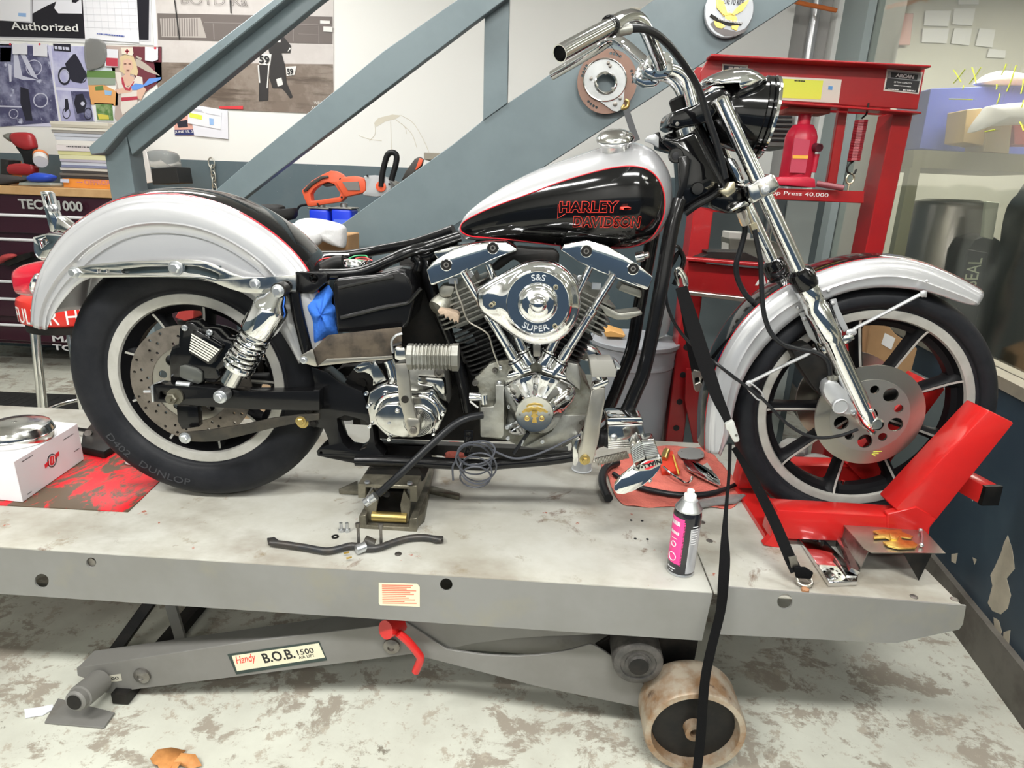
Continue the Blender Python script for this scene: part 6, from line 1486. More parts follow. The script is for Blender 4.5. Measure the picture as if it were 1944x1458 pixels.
webbing([(1393, 850, -.19, 10), (1412, 880, -.19, 13), (1440, 930, -.21, 18), (1470, 990, -.235, 20), (1500, 1060, -.275, 21), (1512, 1085, -.29, 22)], 0, 'webbing')
m = M(); m.prism(WF.P(kg([(1155, 190), (1215, 160), (1225, 170), (1268, 310), (1260, 330), (1225, 335), (1205, 300), (1175, 240), (1160, 235)]), -.205), (0, .012, 0)); m.bev(.002, 2); bu = m.ob('cam_buckle', mat('light_grey_buckle', (.60, .61, .58), .4, .3), ts)
m = M(); m.lathe([(.003, 0), (.003, .001)], WF.p(*kg([(1240, 275)])[0], -.205), (0, -1, 0), 10); m.ob('rivet', 'steel', bu)
m = M(); m.prism(WF.P([(1497, 1058), (1512, 1055), (1516, 1075), (1502, 1079)], -.285), (0, .002, 0)); m.ob('sewn_label', 'steel', ts)
m = M(); m.tube([zp(1527, 1103, ZT+.010)+V((.0155*math.cos(2*PI*i/20), .0125*math.sin(2*PI*i/20), .004*math.sin(2*PI*i/20))) for i in range(20)], .0042, 10, closed=True); m.ob('ring', 'bsteel', ts)
m = M(); m.lathe([(.008, 0), (.008, .006), (.005, .008)], zp(1528, 1122, ZT), (0, 0, 1), 14); tag(m.ob('ring_bolt', mat('rusty_bolt', (.4, .2, .1), .6)), 'rusty bolt head under the strap ring at the deck edge', 'bolt')
m = M(); m.prism(WF.P([(1507, 1078), (1530, 1078), (1545, 1088), (1540, 1100), (1512, 1098)], -.292), (0, .006, 0)); m.bev(.002, 2); m.ob('strap_loop', 'webbing', ts)
t2 = thing('tie_down_strap', 'far side black tie-down strap with a steel buckle, hanging behind the cables', 'strap', WF.p(1330, 720, .12))
webbing([(1296, 560, .10, 16), (1310, 640, .11, 18), (1322, 700, .12, 20), (1330, 735, .12, 17)], 0, 'webbing', par=t2)
m = M(); q = K(1260, 480, 3.47)([(190, 800), (200, 770), (260, 790), (285, 860), (275, 900), (215, 920), (205, 900)]); m.prism(WF.P(q, .11), (0, .015, 0), [WF.P(K(1260, 480, 3.47)([(205, 825), (235, 820), (240, 850), (208, 865)]), .11)]); m.bev(.002, 1); m.ob('steel_buckle', 'bsteel', t2)
m = M(); m.tube(WF.P(K(1260, 480, 3.47)([(100, 215), (75, 130), (100, 100), (140, 150), (155, 210), (140, 215), (120, 150), (100, 130)]), .0), .0035, 8, sm=3); m.ob('hook', 'chrome2', ts)
# licence plate bracket parts on the chock: bent plate with gold eagle, chrome strip
pb = thing('bent_plate_bracket', 'bent bare steel plate bracket with slots standing on the deck by the chock', 'bracket', zp(1680, 1080, ZT))
zt_ = ZT+.070
tp = [(1592, 980), (1604, 978), (1640, 978), (1690, 967), (1702, 970), (1752, 1003), (1795, 1050), (1655, 1049), (1640, 1040), (1594, 988)]
sl = [[(1604+i*22, 987), (1620+i*22, 987), (1630+i*22, 994), (1614+i*22, 994)] for i in range(5)]
m = M(); m.prism(zP(tp, zt_), (0, 0, -.002), [zP(s_, zt_) for s_ in sl]); m.ob('top_plate', 'bsteel', pb)
a, b = zp(1594, 984, zt_-.001), zp(1650, 1046, zt_-.001); m = M(); m.prism([a, b, V((b.x-.012, b.y, ZT)), V((a.x+.0, a.y-.012, ZT))], (-.002, 0, 0)); m.ob('side_flange', 'steel', pb)
a, b = zp(1720, 1050, zt_-.001), zp(1768, 1051, zt_-.001); m = M(); m.prism([zp(1716, 1052, zt_), zp(1769, 1052, zt_), V((zp(1769, 1052, zt_).x-.012, zp(1769, 1052, zt_).y, ZT+.001))], (0, .002, 0)); m.ob('tail_flange', 'dblack', pb)
m = M(); m.tube([zp(*k8c([q])[0], zt_+.006) for q in ((1245, 1090), (1255, 1140), (1248, 1200))], .0026, 8); m.ball(zp(*k8c([(1248, 1195)])[0], zt_+.006), .0055, 10); m.ball(zp(*k8c([(1243, 1095)])[0], zt_+.006), .005, 10); m.ob('pin', 'zinc', pb)
eg = M()
for q in ([(918, 1098), (980, 1085), (1060, 1088), (1110, 1085), (1120, 1105), (1160, 1120), (1195, 1135), (1180, 1150), (1110, 1140), (1120, 1160), (1190, 1165), (1225, 1190), (1210, 1215), (1100, 1218), (1020, 1200), (985, 1170), (1050, 1160), (1010, 1145), (930, 1150), (920, 1130), (960, 1122)],):
    eg.prism(zP(k8c(q), zt_+.006), (0, 0, -.004))
eg.prism(zP(k8c([(1030, 1110), (1080, 1105), (1100, 1130), (1085, 1155), (1040, 1150)]), zt_+.010), (0, 0, -.006))
eg.bev(.0015, 2); tag(eg.ob('eagle_emblem', 'gold'), 'gold spread eagle emblem lying on the bent steel bracket', 'emblem')
cs = thing('chrome_strip', 'long chrome channel strip with a raised rail on the deck left of the steel bracket', 'trim strip', zp(1570, 1080, ZT))
slab([(1512, 1022), (1552, 1020), (1627, 1098), (1626, 1112), (1572, 1114)], ZT+.001, .012, 'channel', 'chrome', cs, .002)
m = M(); m.tube([zp(1566, 1012, ZT+.026), zp(1560, 1000, ZT+.03), zp(1575, 993, ZT+.034), zp(1600, 1028, ZT+.030), zp(1622, 1085, ZT+.022)], .009, sq=(.005, .010), sm=3); m.ob('rail', 'chrome2', cs)
# ---------------------------------------------------------------- behind the lift
def wp(pts, y, th, name, mt, par=None, holes=(), bev=.001, label=None, cat=None, group=None, seg=1):
    m = M(); m.prism(WF.P(pts, y), (0, th, 0), [WF.P(h, y) for h in holes])
    if bev: m.bev(bev, seg)
    o = m.ob(name, mt, par)
    if label: tag(o, label, cat, group)
    return o
c1 = K(0, 0, 3.888); c2 = K(250, 0, 2.991); c7 = K(560, 260, 6.48); c5 = K(0, 180, 4.05)
# ---- staircase
stm = mat('slate_blue_stair_paint', (.155, .20, .215), .38, n=.5, sc=5, c2=(.13, .17, .185), rvar=.08)
layer(stm, (.08, .085, .085), 4, .66, .80); layer(stm, (.6, .6, .57), 40, .765, .78)
YS = 1.0
sr = thing('staircase', 'slate blue wooden staircase with handrail running up behind the bike', 'staircase', WF.w(-.6, YS+.3, 0))
wp([(560, 492), (647, 427), (860, 274), (917, 228), (1020, 158), (1245, -3), (1300, -45), (1585, -45), (1480, 24), (1370, 96), (1238, 185), (1020, 325), (840, 443), (660, 562), (560, 630)], YS, .038, 'stringer', stm, sr, bev=.002)
m = M(); m.prism([p+V((0, .75, 0)) for p in WF.P([(560, 492), (647, 427), (917, 228), (1245, -3), (1300, -45), (1585, -45), (1480, 24), (1238, 185), (1020, 325), (840, 443), (560, 630)], YS)], (0, .038, 0))
wp([(921, -40), (968, -40), (963, 196), (917, 229)], YS-.005, .04, 'baluster', stm, sr, bev=.002)
wp([(385, 382), (481, 299), (728, 97), (872, -3), (930, -45), (1020, -45), (958, 0), (900, 43), (551, 308), (444, 391), (400, 420), (340, 420)], YS-.045, .038, 'middle_rail', stm, sr, bev=.002)
wp([(237, 243), (541, -2), (600, -45), (672, -45), (611, 0), (250, 294)], YS-.045, .038, 'lower_rail', stm, sr, bev=.002)
q = [(168, 279), (250, 204), (517, 0), (575, -45), (600, -45), (541, 0), (237, 243), (196, 291), (172, 294)]
wp(q, YS-.09, .14, 'handrail_cap', stm, sr, bev=.003)
a = WF.l(204, 330, YS-.045); b = WF.l(250, 330, YS-.045); zt1 = WF.l(222, 255, YS-.045).z
m = M(); m.box(((a.x+b.x)/2, YS-.0, zt1/2), (b.x-a.x, .09, zt1)); m.bev(.003, 1); m.ob('newel_post', stm, sr)
xa = WF.l(560, 560, YS).x
for i in range(7):
    t = i/6; px = lerp(640, 1230, t); py = lerp(470, 50, t)+ (22 if i not in (2, 6) else -14)
    p = WF.l(px, py, YS+.04)
    if i in (2, 6): p = WF.l((838, 1234)[i//6], (291, 14)[i//6], YS+.04)
    m = M(); m.box((p.x-.02, YS+.04+.36, p.z-.012), (.10, .70, .026)); m.bev(.002, 1); m.ob('tread', mat('tread_wood', (.28, .25, .2), .6) if i == 0 else bpy.data.materials['tread_wood'], sr)
# things hung on the stringer
bd = thing('brake_rotor', 'brown drilled rotor with a grey backing plate hung on the stair stringer', 'brake rotor', WF.p(1153, 205, YS-.03))
cc = WF.p(*kb([(560, 655)])[0], YS-.03); rr = (WF.p(*kb([(800, 655)])[0], YS-.03)-cc).length
brm = mat('brown_rotor', (.24, .145, .11), .5, .3, n=.4, sc=12, c2=(.18, .11, .085))
m = M(); cir = lambda c_, r, n=48: [c_+V((r*math.cos(2*PI*i/n), 0, r*math.sin(2*PI*i/n))) for i in range(n)]
hs = [cir(cc+V((q[0], 0, q[1])), .0050, 8) for q in [(rr*.86*math.cos(a+k*.13), rr*.86*math.sin(a+k*.13)) for a in (.0+.15, 1.25, 2.7, 4.1) for k in (-1, 0, 1, 2)] ]
m.prism(cir(cc, rr), (0, .008, 0), [cir(cc, rr*.55)]+[h_ for h_ in hs]); m.ob('rotor', brm, bd)
pl_ = WF.P(kb([(545, 462), (630, 485), (690, 545), (716, 620), (700, 720), (685, 830), (655, 885), (610, 892), (570, 860), (500, 820), (430, 770), (385, 700), (368, 620), (395, 540), (460, 480)]), YS-.034)
bpq = M(); bpq.prism(WF.P(kb(pol(543, 640, 176, 48)), YS-.034), (0, .004, 0), [WF.P(kb(pol(550, 665, 75, 28)), YS-.034)]); bpq.prism(WF.P(kb([(712, 650), (700, 720), (690, 830), (670, 880), (640, 896), (605, 888), (560, 855), (500, 812), (600, 800), (680, 740)]), YS-.0345), (0, .004, 0)); bpo = bpq.ob('backing_plate', mat('grey_backing_plate', (.40, .41, .41), .35, .6, n=.4, sc=20), bd)
m = M(); m.tube([WF.p(*q, YS-.036) for q in kb(pol(543, 640, 172, 40))], .0022, 6, closed=True); m.ob('plate_rim', 'alu', bpo)
m = M(); m.tube([WF.p(*kb([(550+82*math.cos(2*PI*i/28), 665+82*math.sin(2*PI*i/28))])[0], YS-.036) for i in range(28)], .005, 8, closed=True); m.ob('collar', 'alu', bpo)
for q, r in (((585, 530), .006), ((570, 505), .006), ((432, 630), .006), ((665, 790), .006), ((625, 835), .008), ((480, 690), .005), ((550, 590), .005), ((605, 710), .005)):
    m = M(); m.lathe([(r, 0), (r, .003), (r*.5, .004)], WF.p(*kb([q])[0], YS-.035), (0, -1, 0), 12); m.ob('screw', 'steel', bpo)
bs = thing('bungee_hook', 'grey rubber strap with a brass hook hanging from the rotor on the stairs', 'strap', WF.p(1200, 260, YS-.06))
m = M(); m.tube(WF.P(kb([(705, 800), (730, 820), (720, 860), (680, 870), (700, 845)]), YS-.045), .006, 8, sm=3); m.ob('hook', 'brass', bs)
m = M(); m.tube(WF.P(kb([(712, 880), (735, 950), (765, 1040), (800, 1130)]), YS-.05), .01, sq=(.003, .011)); m.ob('strap', mat('grey_rubber_strap', (.09, .095, .1), .7), bs)
bg = thing('round_badge', 'round silver badge with a gold eagle mounted high on the stair stringer', 'badge', WF.p(1384, 70, YS-.01))
c = WF.p(1383, 22, YS-.012); r = .084
m = M(); m.lathe([(r, 0), (r, .006), (r*.96, .010), (.001, .011)], c, (0, -1, 0), 48, caps=False); m.ob('disc', mat('badge_silver', (.42, .44, .47), .35, .5), bg)
yb_ = YS-.024
m = M(); m.prism(WF.P(kb([(1385, 190), (1430, 160), (1500, 230), (1600, 255), (1690, 220), (1660, 260), (1590, 290), (1500, 290), (1430, 250)]), yb_+.001), (0, .003, 0)); m.ob('dark_base', mat('badge_dark', (.12, .11, .11), .3, .5), bg)
m = M()
eq = [[(1500, 118), (1540, 100), (1580, 112), (1605, 150), (1600, 178), (1560, 172), (1510, 150)], [(1415, 165), (1470, 180), (1510, 210), (1480, 228), (1440, 220), (1425, 200)], [(1560, 190), (1620, 200), (1600, 245), (1560, 230)]]
for k in range(6):
    eq.append([(1438+k*9, -10+k*4), (1450+k*9, -12+k*4), (1468+k*12, 60+k*10), (1530+k*6, 118), (1500+k*8, 130-k*3), (1440+k*10, 62+k*14)])
for k in range(4):
    eq.append([(1690-k*12, -5+k*8), (1700-k*12, 5+k*8), (1650-k*8, 85), (1575, 125), (1560, 112), (1630-k*10, 60)])
for i, q in enumerate(eq): m.prism(WF.P(kb(q), yb_-.0008*(i%5)), (0, .004, 0))
m.ob('gold_eagle', 'gold', bg)
bn = [(1395, 110), (1450, 145), (1540, 180), (1650, 180), (1640, 200), (1540, 205), (1440, 170), (1385, 130)]
m = M(); m.prism(WF.P(kb(bn), yb_-.003), (0, .004, 0)); m.ob('banner', 'dblack', bg)
a, b, t_ = [WF.p(*kb([q])[0], yb_-.001) for q in ((1495, 30), (1655, 45), (1492, -4))]; text('LIVE TO RIDE', 'lettering', a, b, .018, 'ink', bg, upv=t_-a)
a, b, t_ = [WF.p(*kb([q])[0], yb_-.0045) for q in ((1450, 162), (1640, 196), (1452, 140))]; text('HARLEY-DAVIDSON', 'lettering', a, b, .008, MT['paper'], bg, upv=t_-a)
# ---- posters on the back wall
YP = YW-.004
def layers(base, name, label, cat, items, mt0, y=YP, loc=None):
    """a flat printed sheet: base outline, then printed shapes in front of it"""
    o = wp(base, y, .003, name, mt0, bev=0, label=label, cat=cat)
    for i, (pts, mt, nm) in enumerate(items):
        yy = y-.0012-.0006*i; m = M()
        for p_ in (pts if isinstance(pts[0], list) else [pts]): m.prism(WF.P(p_, yy), (0, .0004, 0))
        m.ob(nm, mt, o)
    return o
def cm(name, col, rough=.6, **k):
    key = 'c_'+name
    if key not in MT: MT[key] = mat(name, col, rough, **k)
    return MT[key]
def wtx(s, p0, p1, top, y, mt, par, name='print', **k):
    a, b, c_ = WF.p(*p0, y), WF.p(*p1, y), WF.p(*top, y); X = (b-a).normalized(); Z = c_-a; h = (Z-X*Z.dot(X)).length
    return text(s, name, a, b, h, mt, par, upv=Z, depth=.0005, **k)
dirt = mat('poster_dirt_brown', (.20, .155, .125), .5, n=.8, sc=9, c2=(.30, .25, .21)); lay = layer(dirt, (.12, .09, .07), 5, .5, .62, (.5, 1, 4))
grey_p = mat('poster_pale', (.62, .58, .56), .5, n=.4, sc=10, c2=(.52, .48, .46))
po = layers([(292, -60), (633, -60), (634, 217), (400, 207), (305, 203)], 'poster', 'large brown poster of a flat track racing motorcycle numbered 59', 'poster', [
    ([(292, 118), (632, 122), (634, 217), (400, 207), (305, 203)], dirt, 'printed_ground'),
    (c2([(145, 75), (1140, 95), (1140, 250), (150, 225)]), cm('poster_dark_brown', (.16, .135, .125)), 'printed_stand'),
    ([c2([(160, 105), (390, 100), (425, 215), (170, 210)])], cm('poster_rail', (.45, .41, .38)), 'printed_rail'),
    ([c2([(x, 105), (x+7, 105), (x+9, 205), (x+2, 205)]) for x in range(170, 380, 14)]+[c2([(410, 125), (1140, 140), (1140, 146), (410, 131)]), c2([(460, 130), (466, 130), (472, 225), (466, 225)]), c2([(1060, 140), (1066, 140), (1066, 245), (1060, 245)]), c2([(915, 140), (921, 140), (921, 235), (915, 235)]), c2([(945, 190), (1060, 196), (1060, 200), (945, 194)])], cm('poster_rail_dark', (.24, .21, .20)), 'printed_bars'),
    (c2([(725, 370), (780, 370), (775, 570), (722, 575)]), cm('poster_black', (.03, .027, .027)), 'printed_tyre'),
    ([c2([(790, 220), (860, 205), (905, 260), (900, 300), (850, 300), (870, 370), (880, 470), (915, 550), (900, 560), (870, 520), (850, 500), (800, 500), (780, 440), (790, 330), (770, 260)])], cm('poster_black', 0), 'printed_rider'),
    ([c2([(718, 305), (794, 308), (786, 372), (722, 365)]), c2([(875, 380), (935, 375), (925, 425), (880, 432)]), c2([(800, 225), (845, 225), (845, 240), (800, 240)]), c2([(820, 450), (850, 440), (860, 480), (830, 492)]), c2([(895, 270), (905, 275), (885, 295)]), c2([(715, 370), (722, 370), (730, 470), (722, 470)]), c2([(775, 370), (782, 370), (772, 500), (766, 500)])], cm('poster_white', (.78, .76, .73)), 'printed_plates'),
    (c2([(495, 605), (632, 600), (632, 620), (498, 617)]), cm('print_red', (.68, .05, .06)), 'red_label'),
    (c2([(1070, 115), (1125, 118), (1125, 136), (1070, 133)]), cm('poster_white', 0), 'printed_sign'),
    (c2([(1088, 150), (1140, 152), (1140, 182), (1088, 178)]), cm('poster_white', 0), 'printed_sign'),
    ([c2([(555, 0), (563, 0), (567, 75), (560, 75)]), c2([(240, 0), (247, 0), (275, 225), (268, 225)])], cm('poster_black', 0), 'printed_poles')], grey_p)
wtx('59', *c2([(724, 358), (782, 364), (726, 312)]), YP-.010, 'ink', po, bold=.03)
wtx('59', *c2([(884, 424), (918, 424), (886, 388)]), YP-.010, 'ink', po, bold=.03)
wtx('BOYD Ra', *c2([(280, 22), (660, 35), (282, -30)]), YP-.010, cm('poster_dark_brown', 0), po, outline=.012)
wtx('WILLIE MCCO', *c2([(1035, 590), (1150, 594), (1035, 575)]), YP-.010, cm('poster_white', 0), po)
wtx('AMA FLA', *c2([(1020, 620), (1110, 623), (1020, 604)]), YP-.010, cm('poster_white', 0), po)
sg = layers([(-60, -60), (281, -60), (292, 86), (-60, 74)], 'framed_sign', 'black framed sign reading Authorized with papers tucked over it', 'sign', [
    ([(-60, -60), (288, -60), (286, 79), (-60, 70)], cm('sign_white_rim', (.62, .62, .66)), 'rim'),
    ([(-60, -60), (284, -60), (282, 76), (-60, 68)], cm('sign_black', (.014, .013, .02), .35), 'black_field'),
    (c1([(240, 0), (600, 0), (605, 100), (430, 98), (400, 60), (415, 10), (330, 50), (240, 100)]), cm('sign_white', (.80, .80, .86)), 'white_shape'),
    (c1([(530, 0), (585, 0), (560, 20), (530, 18)]), cm('sign_black', 0), 'dark_spot'),
    (c1([(0, -90), (235, -90), (238, 170), (0, 150)]), cm('grey_rim', (.55, .55, .6)), 'tucked_sheet'),
    (c1([(-200, -90), (222, -90), (224, 158), (-200, 145)]), cm('sheet_white', (.82, .82, .86)), 'tucked_sheet'),
    (c1([(135, 95), (192, 97), (192, 125), (135, 120)]), cm('pale_blue', (.30, .48, .78)), 'blue_mark'),
    (c1([(605, -90), (1005, -90), (1028, 316), (628, 290)]), cm('sheet_white', 0), 'calendar_page')], cm('frame_outer', (.75, .75, .76)))
wtx('Authorized', *c1([(85, 218), (580, 234), (88, 160)]), YP-.0085, 'paper', sg, bold=.01)
dashes(WF.p(*c1([(715, 252)])[0], YP-.0085), WF.p(*c1([(918, 272)])[0], YP-.0085), .007, cm('ink_blue', (.08, .12, .4)), sg, 3)
m = M()
for r in range(5): m.tube(WF.P(c1([(612+r*3, 10+r*48), (1008+r*3, 14+r*50)]), YP-.0062), .0006, 4)
for r in range(8): m.tube(WF.P(c1([(630+r*52, -10), (650+r*52, 225)]), YP-.0062), .0006, 4)
m.ob('calendar_lines', cm('line_grey', (.6, .6, .66)), sg, smooth=0)
navy = mat('photo_navy', (.075, .075, .16), .5, n=.9, sc=9, c2=(.30, .31, .46), lo=.45, hi=.65, det=6); layer(navy, (.55, .57, .72), 16, .60, .68)
pale = mat('photo_pale_violet', (.42, .42, .66), .5, n=.8, sc=8, c2=(.62, .63, .80))
def ringpx(cx, cy, r, w_=3, n=20, sx=1): return [c1([(cx+sx*r*math.cos(2*PI*i/n), cy+r*math.sin(2*PI*i/n)), (cx+sx*r*math.cos(2*PI*(i+1)/n), cy+r*math.sin(2*PI*(i+1)/n)), (cx+sx*(r-w_)*math.cos(2*PI*(i+1)/n), cy+(r-w_)*math.sin(2*PI*(i+1)/n)), (cx+sx*(r-w_)*math.cos(2*PI*i/n), cy+(r-w_)*math.sin(2*PI*i/n))]) for i in range(n)]
o = layers(c1([(-120, 325), (355, 330), (440, 935), (-120, 930)]), 'photo_print', 'dark blue photo print of motorcycle details on the left of the wall', 'photo print', [
    (c1([(-120, 335), (350, 338), (432, 900), (15, 935), (-120, 925)]), navy, 'printed_scene'),
    ([c1([(100, 400), (130, 400), (165, 560), (280, 590), (170, 590), (105, 570)]), c1([(150, 400), (185, 400), (280, 585), (230, 560)]), c1([(-100, 775), (180, 785), (180, 795), (-100, 787)]), c1([(60, 470), (85, 480), (85, 600), (70, 605)])], cm('photo_light', (.60, .61, .74)), 'printed_highlights'),
    (c1([(150, 640), (210, 660), (240, 890), (190, 890), (150, 760)]), cm('photo_black', (.02, .02, .035)), 'printed_leg'),
    (ringpx(300, 740, 55, 8)+ringpx(100, 840, 35, 5)+ringpx(250, 500, 60, 6), cm('photo_light', 0), 'printed_wheel')], cm('sheet_lilac', (.66, .66, .84)))
o = layers(c1([(-10, 315), (92, 318), (90, 465), (-10, 462)]), 'snapshot', 'small snapshot pinned at the far left corner of the blue print', 'photo print', [(c1([(0, 350), (85, 352), (80, 455), (0, 455)]), navy, 'printed_scene')], cm('sheet_white', 0))
WF_NOTE = layers(c1([(88, 330), (200, 316), (200, 402), (92, 398)]), 'note', 'blank white note pinned left of the other, above the blue print', 'note', [(pol(*c1([(75, 326)])[0], 2.2, 10), cm('pin_red', (.7, .05, .08)), 'pin')], cm('note_white', (.78, .78, .84)), YP-.008)
layers(c1([(240, 325), (345, 325), (348, 418), (245, 412)]), 'note', 'blank white note pinned right of the other, above the blue print', 'note', [(pol(*c1([(292, 326)])[0], 2.2, 10), cm('pin_red', 0), 'pin')], cm('note_white', 0), YP-.008)
o = layers(c1([(355, 335), (632, 340), (655, 670), (700, 895), (455, 905)]), 'photo_print', 'sheet of three violet photos of custom motorcycles', 'photo print', [
    (c1([(378, 340), (622, 345), (648, 655), (412, 640)]), pale, 'upper_photo'),
    (c1([(415, 665), (518, 670), (560, 890), (455, 895)]), pale, 'lower_left_photo'), (c1([(520, 672), (655, 675), (690, 890), (560, 890)]), navy, 'lower_right_photo'),
    ([c1([(390, 322), (520, 325), (522, 382), (400, 375)]), c1([(480, 470), (540, 400), (560, 400), (600, 470), (640, 560), (600, 615), (530, 600), (500, 540)]), c1([(560, 700), (610, 690), (640, 760), (620, 830), (570, 840), (545, 760)]), c1([(480, 730), (500, 730), (510, 800), (480, 830)])], cm('photo_black', 0), 'printed_bike'),
    (ringpx(475, 560, 68, 16, sx=.7)+ringpx(610, 560, 50, 8, sx=.6)+ringpx(490, 835, 42, 7, sx=.7)+ringpx(650, 840, 45, 7, sx=.7), cm('photo_black', 0), 'printed_wheel'),
    (ringpx(475, 560, 50, 5, sx=.7), cm('photo_light', 0), 'printed_wheel'),
    (pol(*c1([(610, 765)])[0], 4, 12), cm('photo_light', 0), 'printed_lamp')], cm('sheet_lilac', 0))
dashes(WF.p(*c1([(405, 362)])[0], YP-.0085), WF.p(*c1([(512, 372)])[0], YP-.0085), .018, cm('photo_light', 0), o, 4)
o = layers(c1([(640, 500), (850, 500), (850, 625), (650, 628)]), 'postcard', 'green landscape postcard below the sign', 'postcard', [(c1([(640, 560), (850, 555), (850, 625), (650, 628)]), cm('card_water', (.30, .36, .30)), 'printed_water'), (c1([(640, 520), (850, 525), (850, 575), (640, 570)]), cm('card_trees', (.13, .24, .07)), 'printed_trees')], cm('card_sky', (.60, .66, .70)))
o = layers(c1([(652, 628), (760, 622), (870, 680), (868, 780), (670, 772)]), 'postcard', 'orange landscape postcard below the green one', 'postcard', [(c1([(700, 640), (760, 630), (765, 665), (705, 668)]), cm('card_trees', 0), 'printed_trees'), (c1([(770, 665), (825, 672), (820, 705), (775, 700)]), cm('card_blue', (.3, .5, .75)), 'printed_sky')], cm('card_orange', (.75, .38, .14)))
o = layers(c1([(695, 760), (838, 765), (848, 900), (712, 895)]), 'snapshot', 'snapshot of a green garden with a yellow tractor', 'photo print', [(c1([(705, 768), (828, 772), (838, 890), (718, 888)]), mat('garden_green', (.10, .22, .06), .5, n=.8, sc=30, c2=(.3, .4, .2)), 'printed_garden'), (c1([(720, 840), (800, 850), (805, 880), (730, 880)]), cm('card_yellow', (.7, .6, .1)), 'printed_tractor')], cm('sheet_white', 0))
# calendar page with a woman in a costume nurse dress
nc = layers(c1([(770, 335), (1195, 345), (1195, 560), (870, 900), (845, 870), (860, 620)]), 'calendar', 'calendar picture of a person in white and red nurse dress with blue gloves', 'calendar', [
    (c1([(980, 345), (1190, 348), (1195, 590), (1060, 690), (960, 500)]), cm('maroon_print', (.16, .035, .05)), 'printed_backdrop'),
    ([c1([(1000, 420), (1090, 480), (1180, 560), (1090, 530), (1000, 480)]), c1([(1005, 410), (1050, 430), (1040, 445), (1000, 430)])], cm('print_steel', (.50, .44, .38)), 'printed_tank'),
    (c1([(885, 420), (925, 400), (980, 405), (1005, 470), (1020, 530), (1010, 560), (970, 545), (915, 545), (880, 520), (890, 470)]), cm('blond', (.70, .55, .33)), 'printed_hair'),
    (c1([(905, 450), (940, 430), (975, 450), (980, 500), (960, 530), (960, 560), (990, 570), (985, 620), (930, 640), (900, 600), (895, 570), (925, 550), (925, 530), (908, 500)]), cm('skin', (.72, .47, .36)), 'printed_face'),
    ([c1([(848, 530), (890, 535), (915, 620), (945, 650), (990, 590), (1010, 560), (1050, 570), (1055, 620), (1040, 660), (1010, 720), (1015, 760), (905, 850), (890, 800), (895, 700), (870, 640)])], cm('dress_white', (.76, .70, .64)), 'printed_dress'),
    ([c1([(848, 660), (960, 640), (985, 655), (970, 680), (870, 695)]), c1([(1010, 660), (1060, 640), (1080, 660), (1040, 740), (1010, 720)])], cm('skin', 0), 'printed_arm'),
    ([c1([(895, 570), (905, 570), (925, 640), (950, 655), (985, 600), (992, 600), (960, 670), (925, 665), (900, 620)]), c1([(895, 720), (1015, 710), (1015, 735), (895, 748)])], cm('print_red_dark', (.48, .05, .08)), 'printed_trim'),
    ([c1([(968, 640), (1000, 615), (1060, 625), (1100, 580), (1190, 570), (1180, 590), (1110, 620), (1060, 640), (1010, 665), (975, 665)])], cm('glove_blue', (.14, .32, .78)), 'printed_gloves'),
    (c1([(893, 350), (980, 352), (985, 395), (975, 412), (925, 400), (900, 402)]), cm('cap_white', (.80, .74, .62)), 'printed_cap'),
    ([c1([(932, 362), (944, 362), (944, 395), (932, 395)]), c1([(922, 373), (954, 373), (954, 384), (922, 384)])], cm('print_red_dark', 0), 'printed_cross'),
    ([c1([(915, 468), (932, 466), (932, 472), (915, 474)]), c1([(948, 466), (966, 468), (966, 474), (948, 472)]), c1([(932, 515), (955, 515), (950, 523), (936, 523)])], cm('face_dark', (.22, .10, .08)), 'printed_features')], cm('calendar_grey', (.50, .40, .36)))
layers(c1([(1070, 345), (1165, 350), (1165, 440), (1125, 455), (1070, 445)]), 'note', 'blank white note with a pin at the top right of the calendar', 'note', [(pol(*c1([(1145, 355)])[0], 2.4, 10), cm('pin_red', 0), 'pin')], cm('note_white', 0), YP-.012)
layers(c1([(770, 360), (870, 365), (870, 495), (775, 490)]), 'snapshot', 'small red and white snapshot beside the person on the calendar', 'photo print', [(c1([(780, 425), (868, 430), (868, 490), (785, 485)]), cm('print_red_dark', 0), 'printed_scene')], cm('note_white', 0), YP-.010)
m = M(); pillow(m, WF, c1([(630, 300), (760, 300), (790, 400), (770, 470), (730, 500), (640, 505)]), YP-.012, .008, 3); tag(m.ob('pinned_plastic_bag', bagm), 'small clear bag pinned under the sign beside the calendar', 'plastic bag')
# papers below the stair rail
o = layers(c2([(240, 640), (325, 600), (355, 770), (245, 768)]), 'flyer', 'pink flyer with a motorcycle and a June date on the wall', 'flyer', [(c2([(255, 690), (315, 680), (320, 720), (265, 725)]), cm('photo_black', 0), 'printed_bike'), (c2([(243, 738), (352, 735), (354, 768), (245, 768)]), cm('navy', (.03, .04, .15)), 'date_band')], cm('pink_flyer', (.75, .40, .33)))
wtx('JUNE 15, 2', *c2([(247, 760), (350, 757), (247, 742)]), YP-.004, 'paper', o, bold=.01)
layers(c2([(325, 590), (545, 628), (548, 790), (355, 770)]), 'paper_sheet', 'white sheet of paper hanging askew right of the flyer', 'paper', [], cm('note_white', 0), YP-.006)
layers(c2([(322, 590), (510, 640), (505, 735), (318, 700)]), 'printed_form', 'printed form with a yellow highlighted line over the white sheet', 'paper', [(c2([(328, 640), (400, 655), (398, 680), (328, 665)]), cm('hiyellow', (.75, .85, .1)), 'highlight'), (c2([(440, 670), (465, 675), (465, 710), (442, 708)]), cm('pale_blue', 0), 'blue_stamp'), ([c2([(330, 612), (400, 625), (400, 629), (330, 616)]), c2([(420, 640), (500, 655), (500, 659), (420, 644)]), c2([(340, 622), (410, 634), (410, 638), (340, 626)])], cm('line_grey', 0), 'printed_lines')], cm('sheet_white', 0), YP-.010)
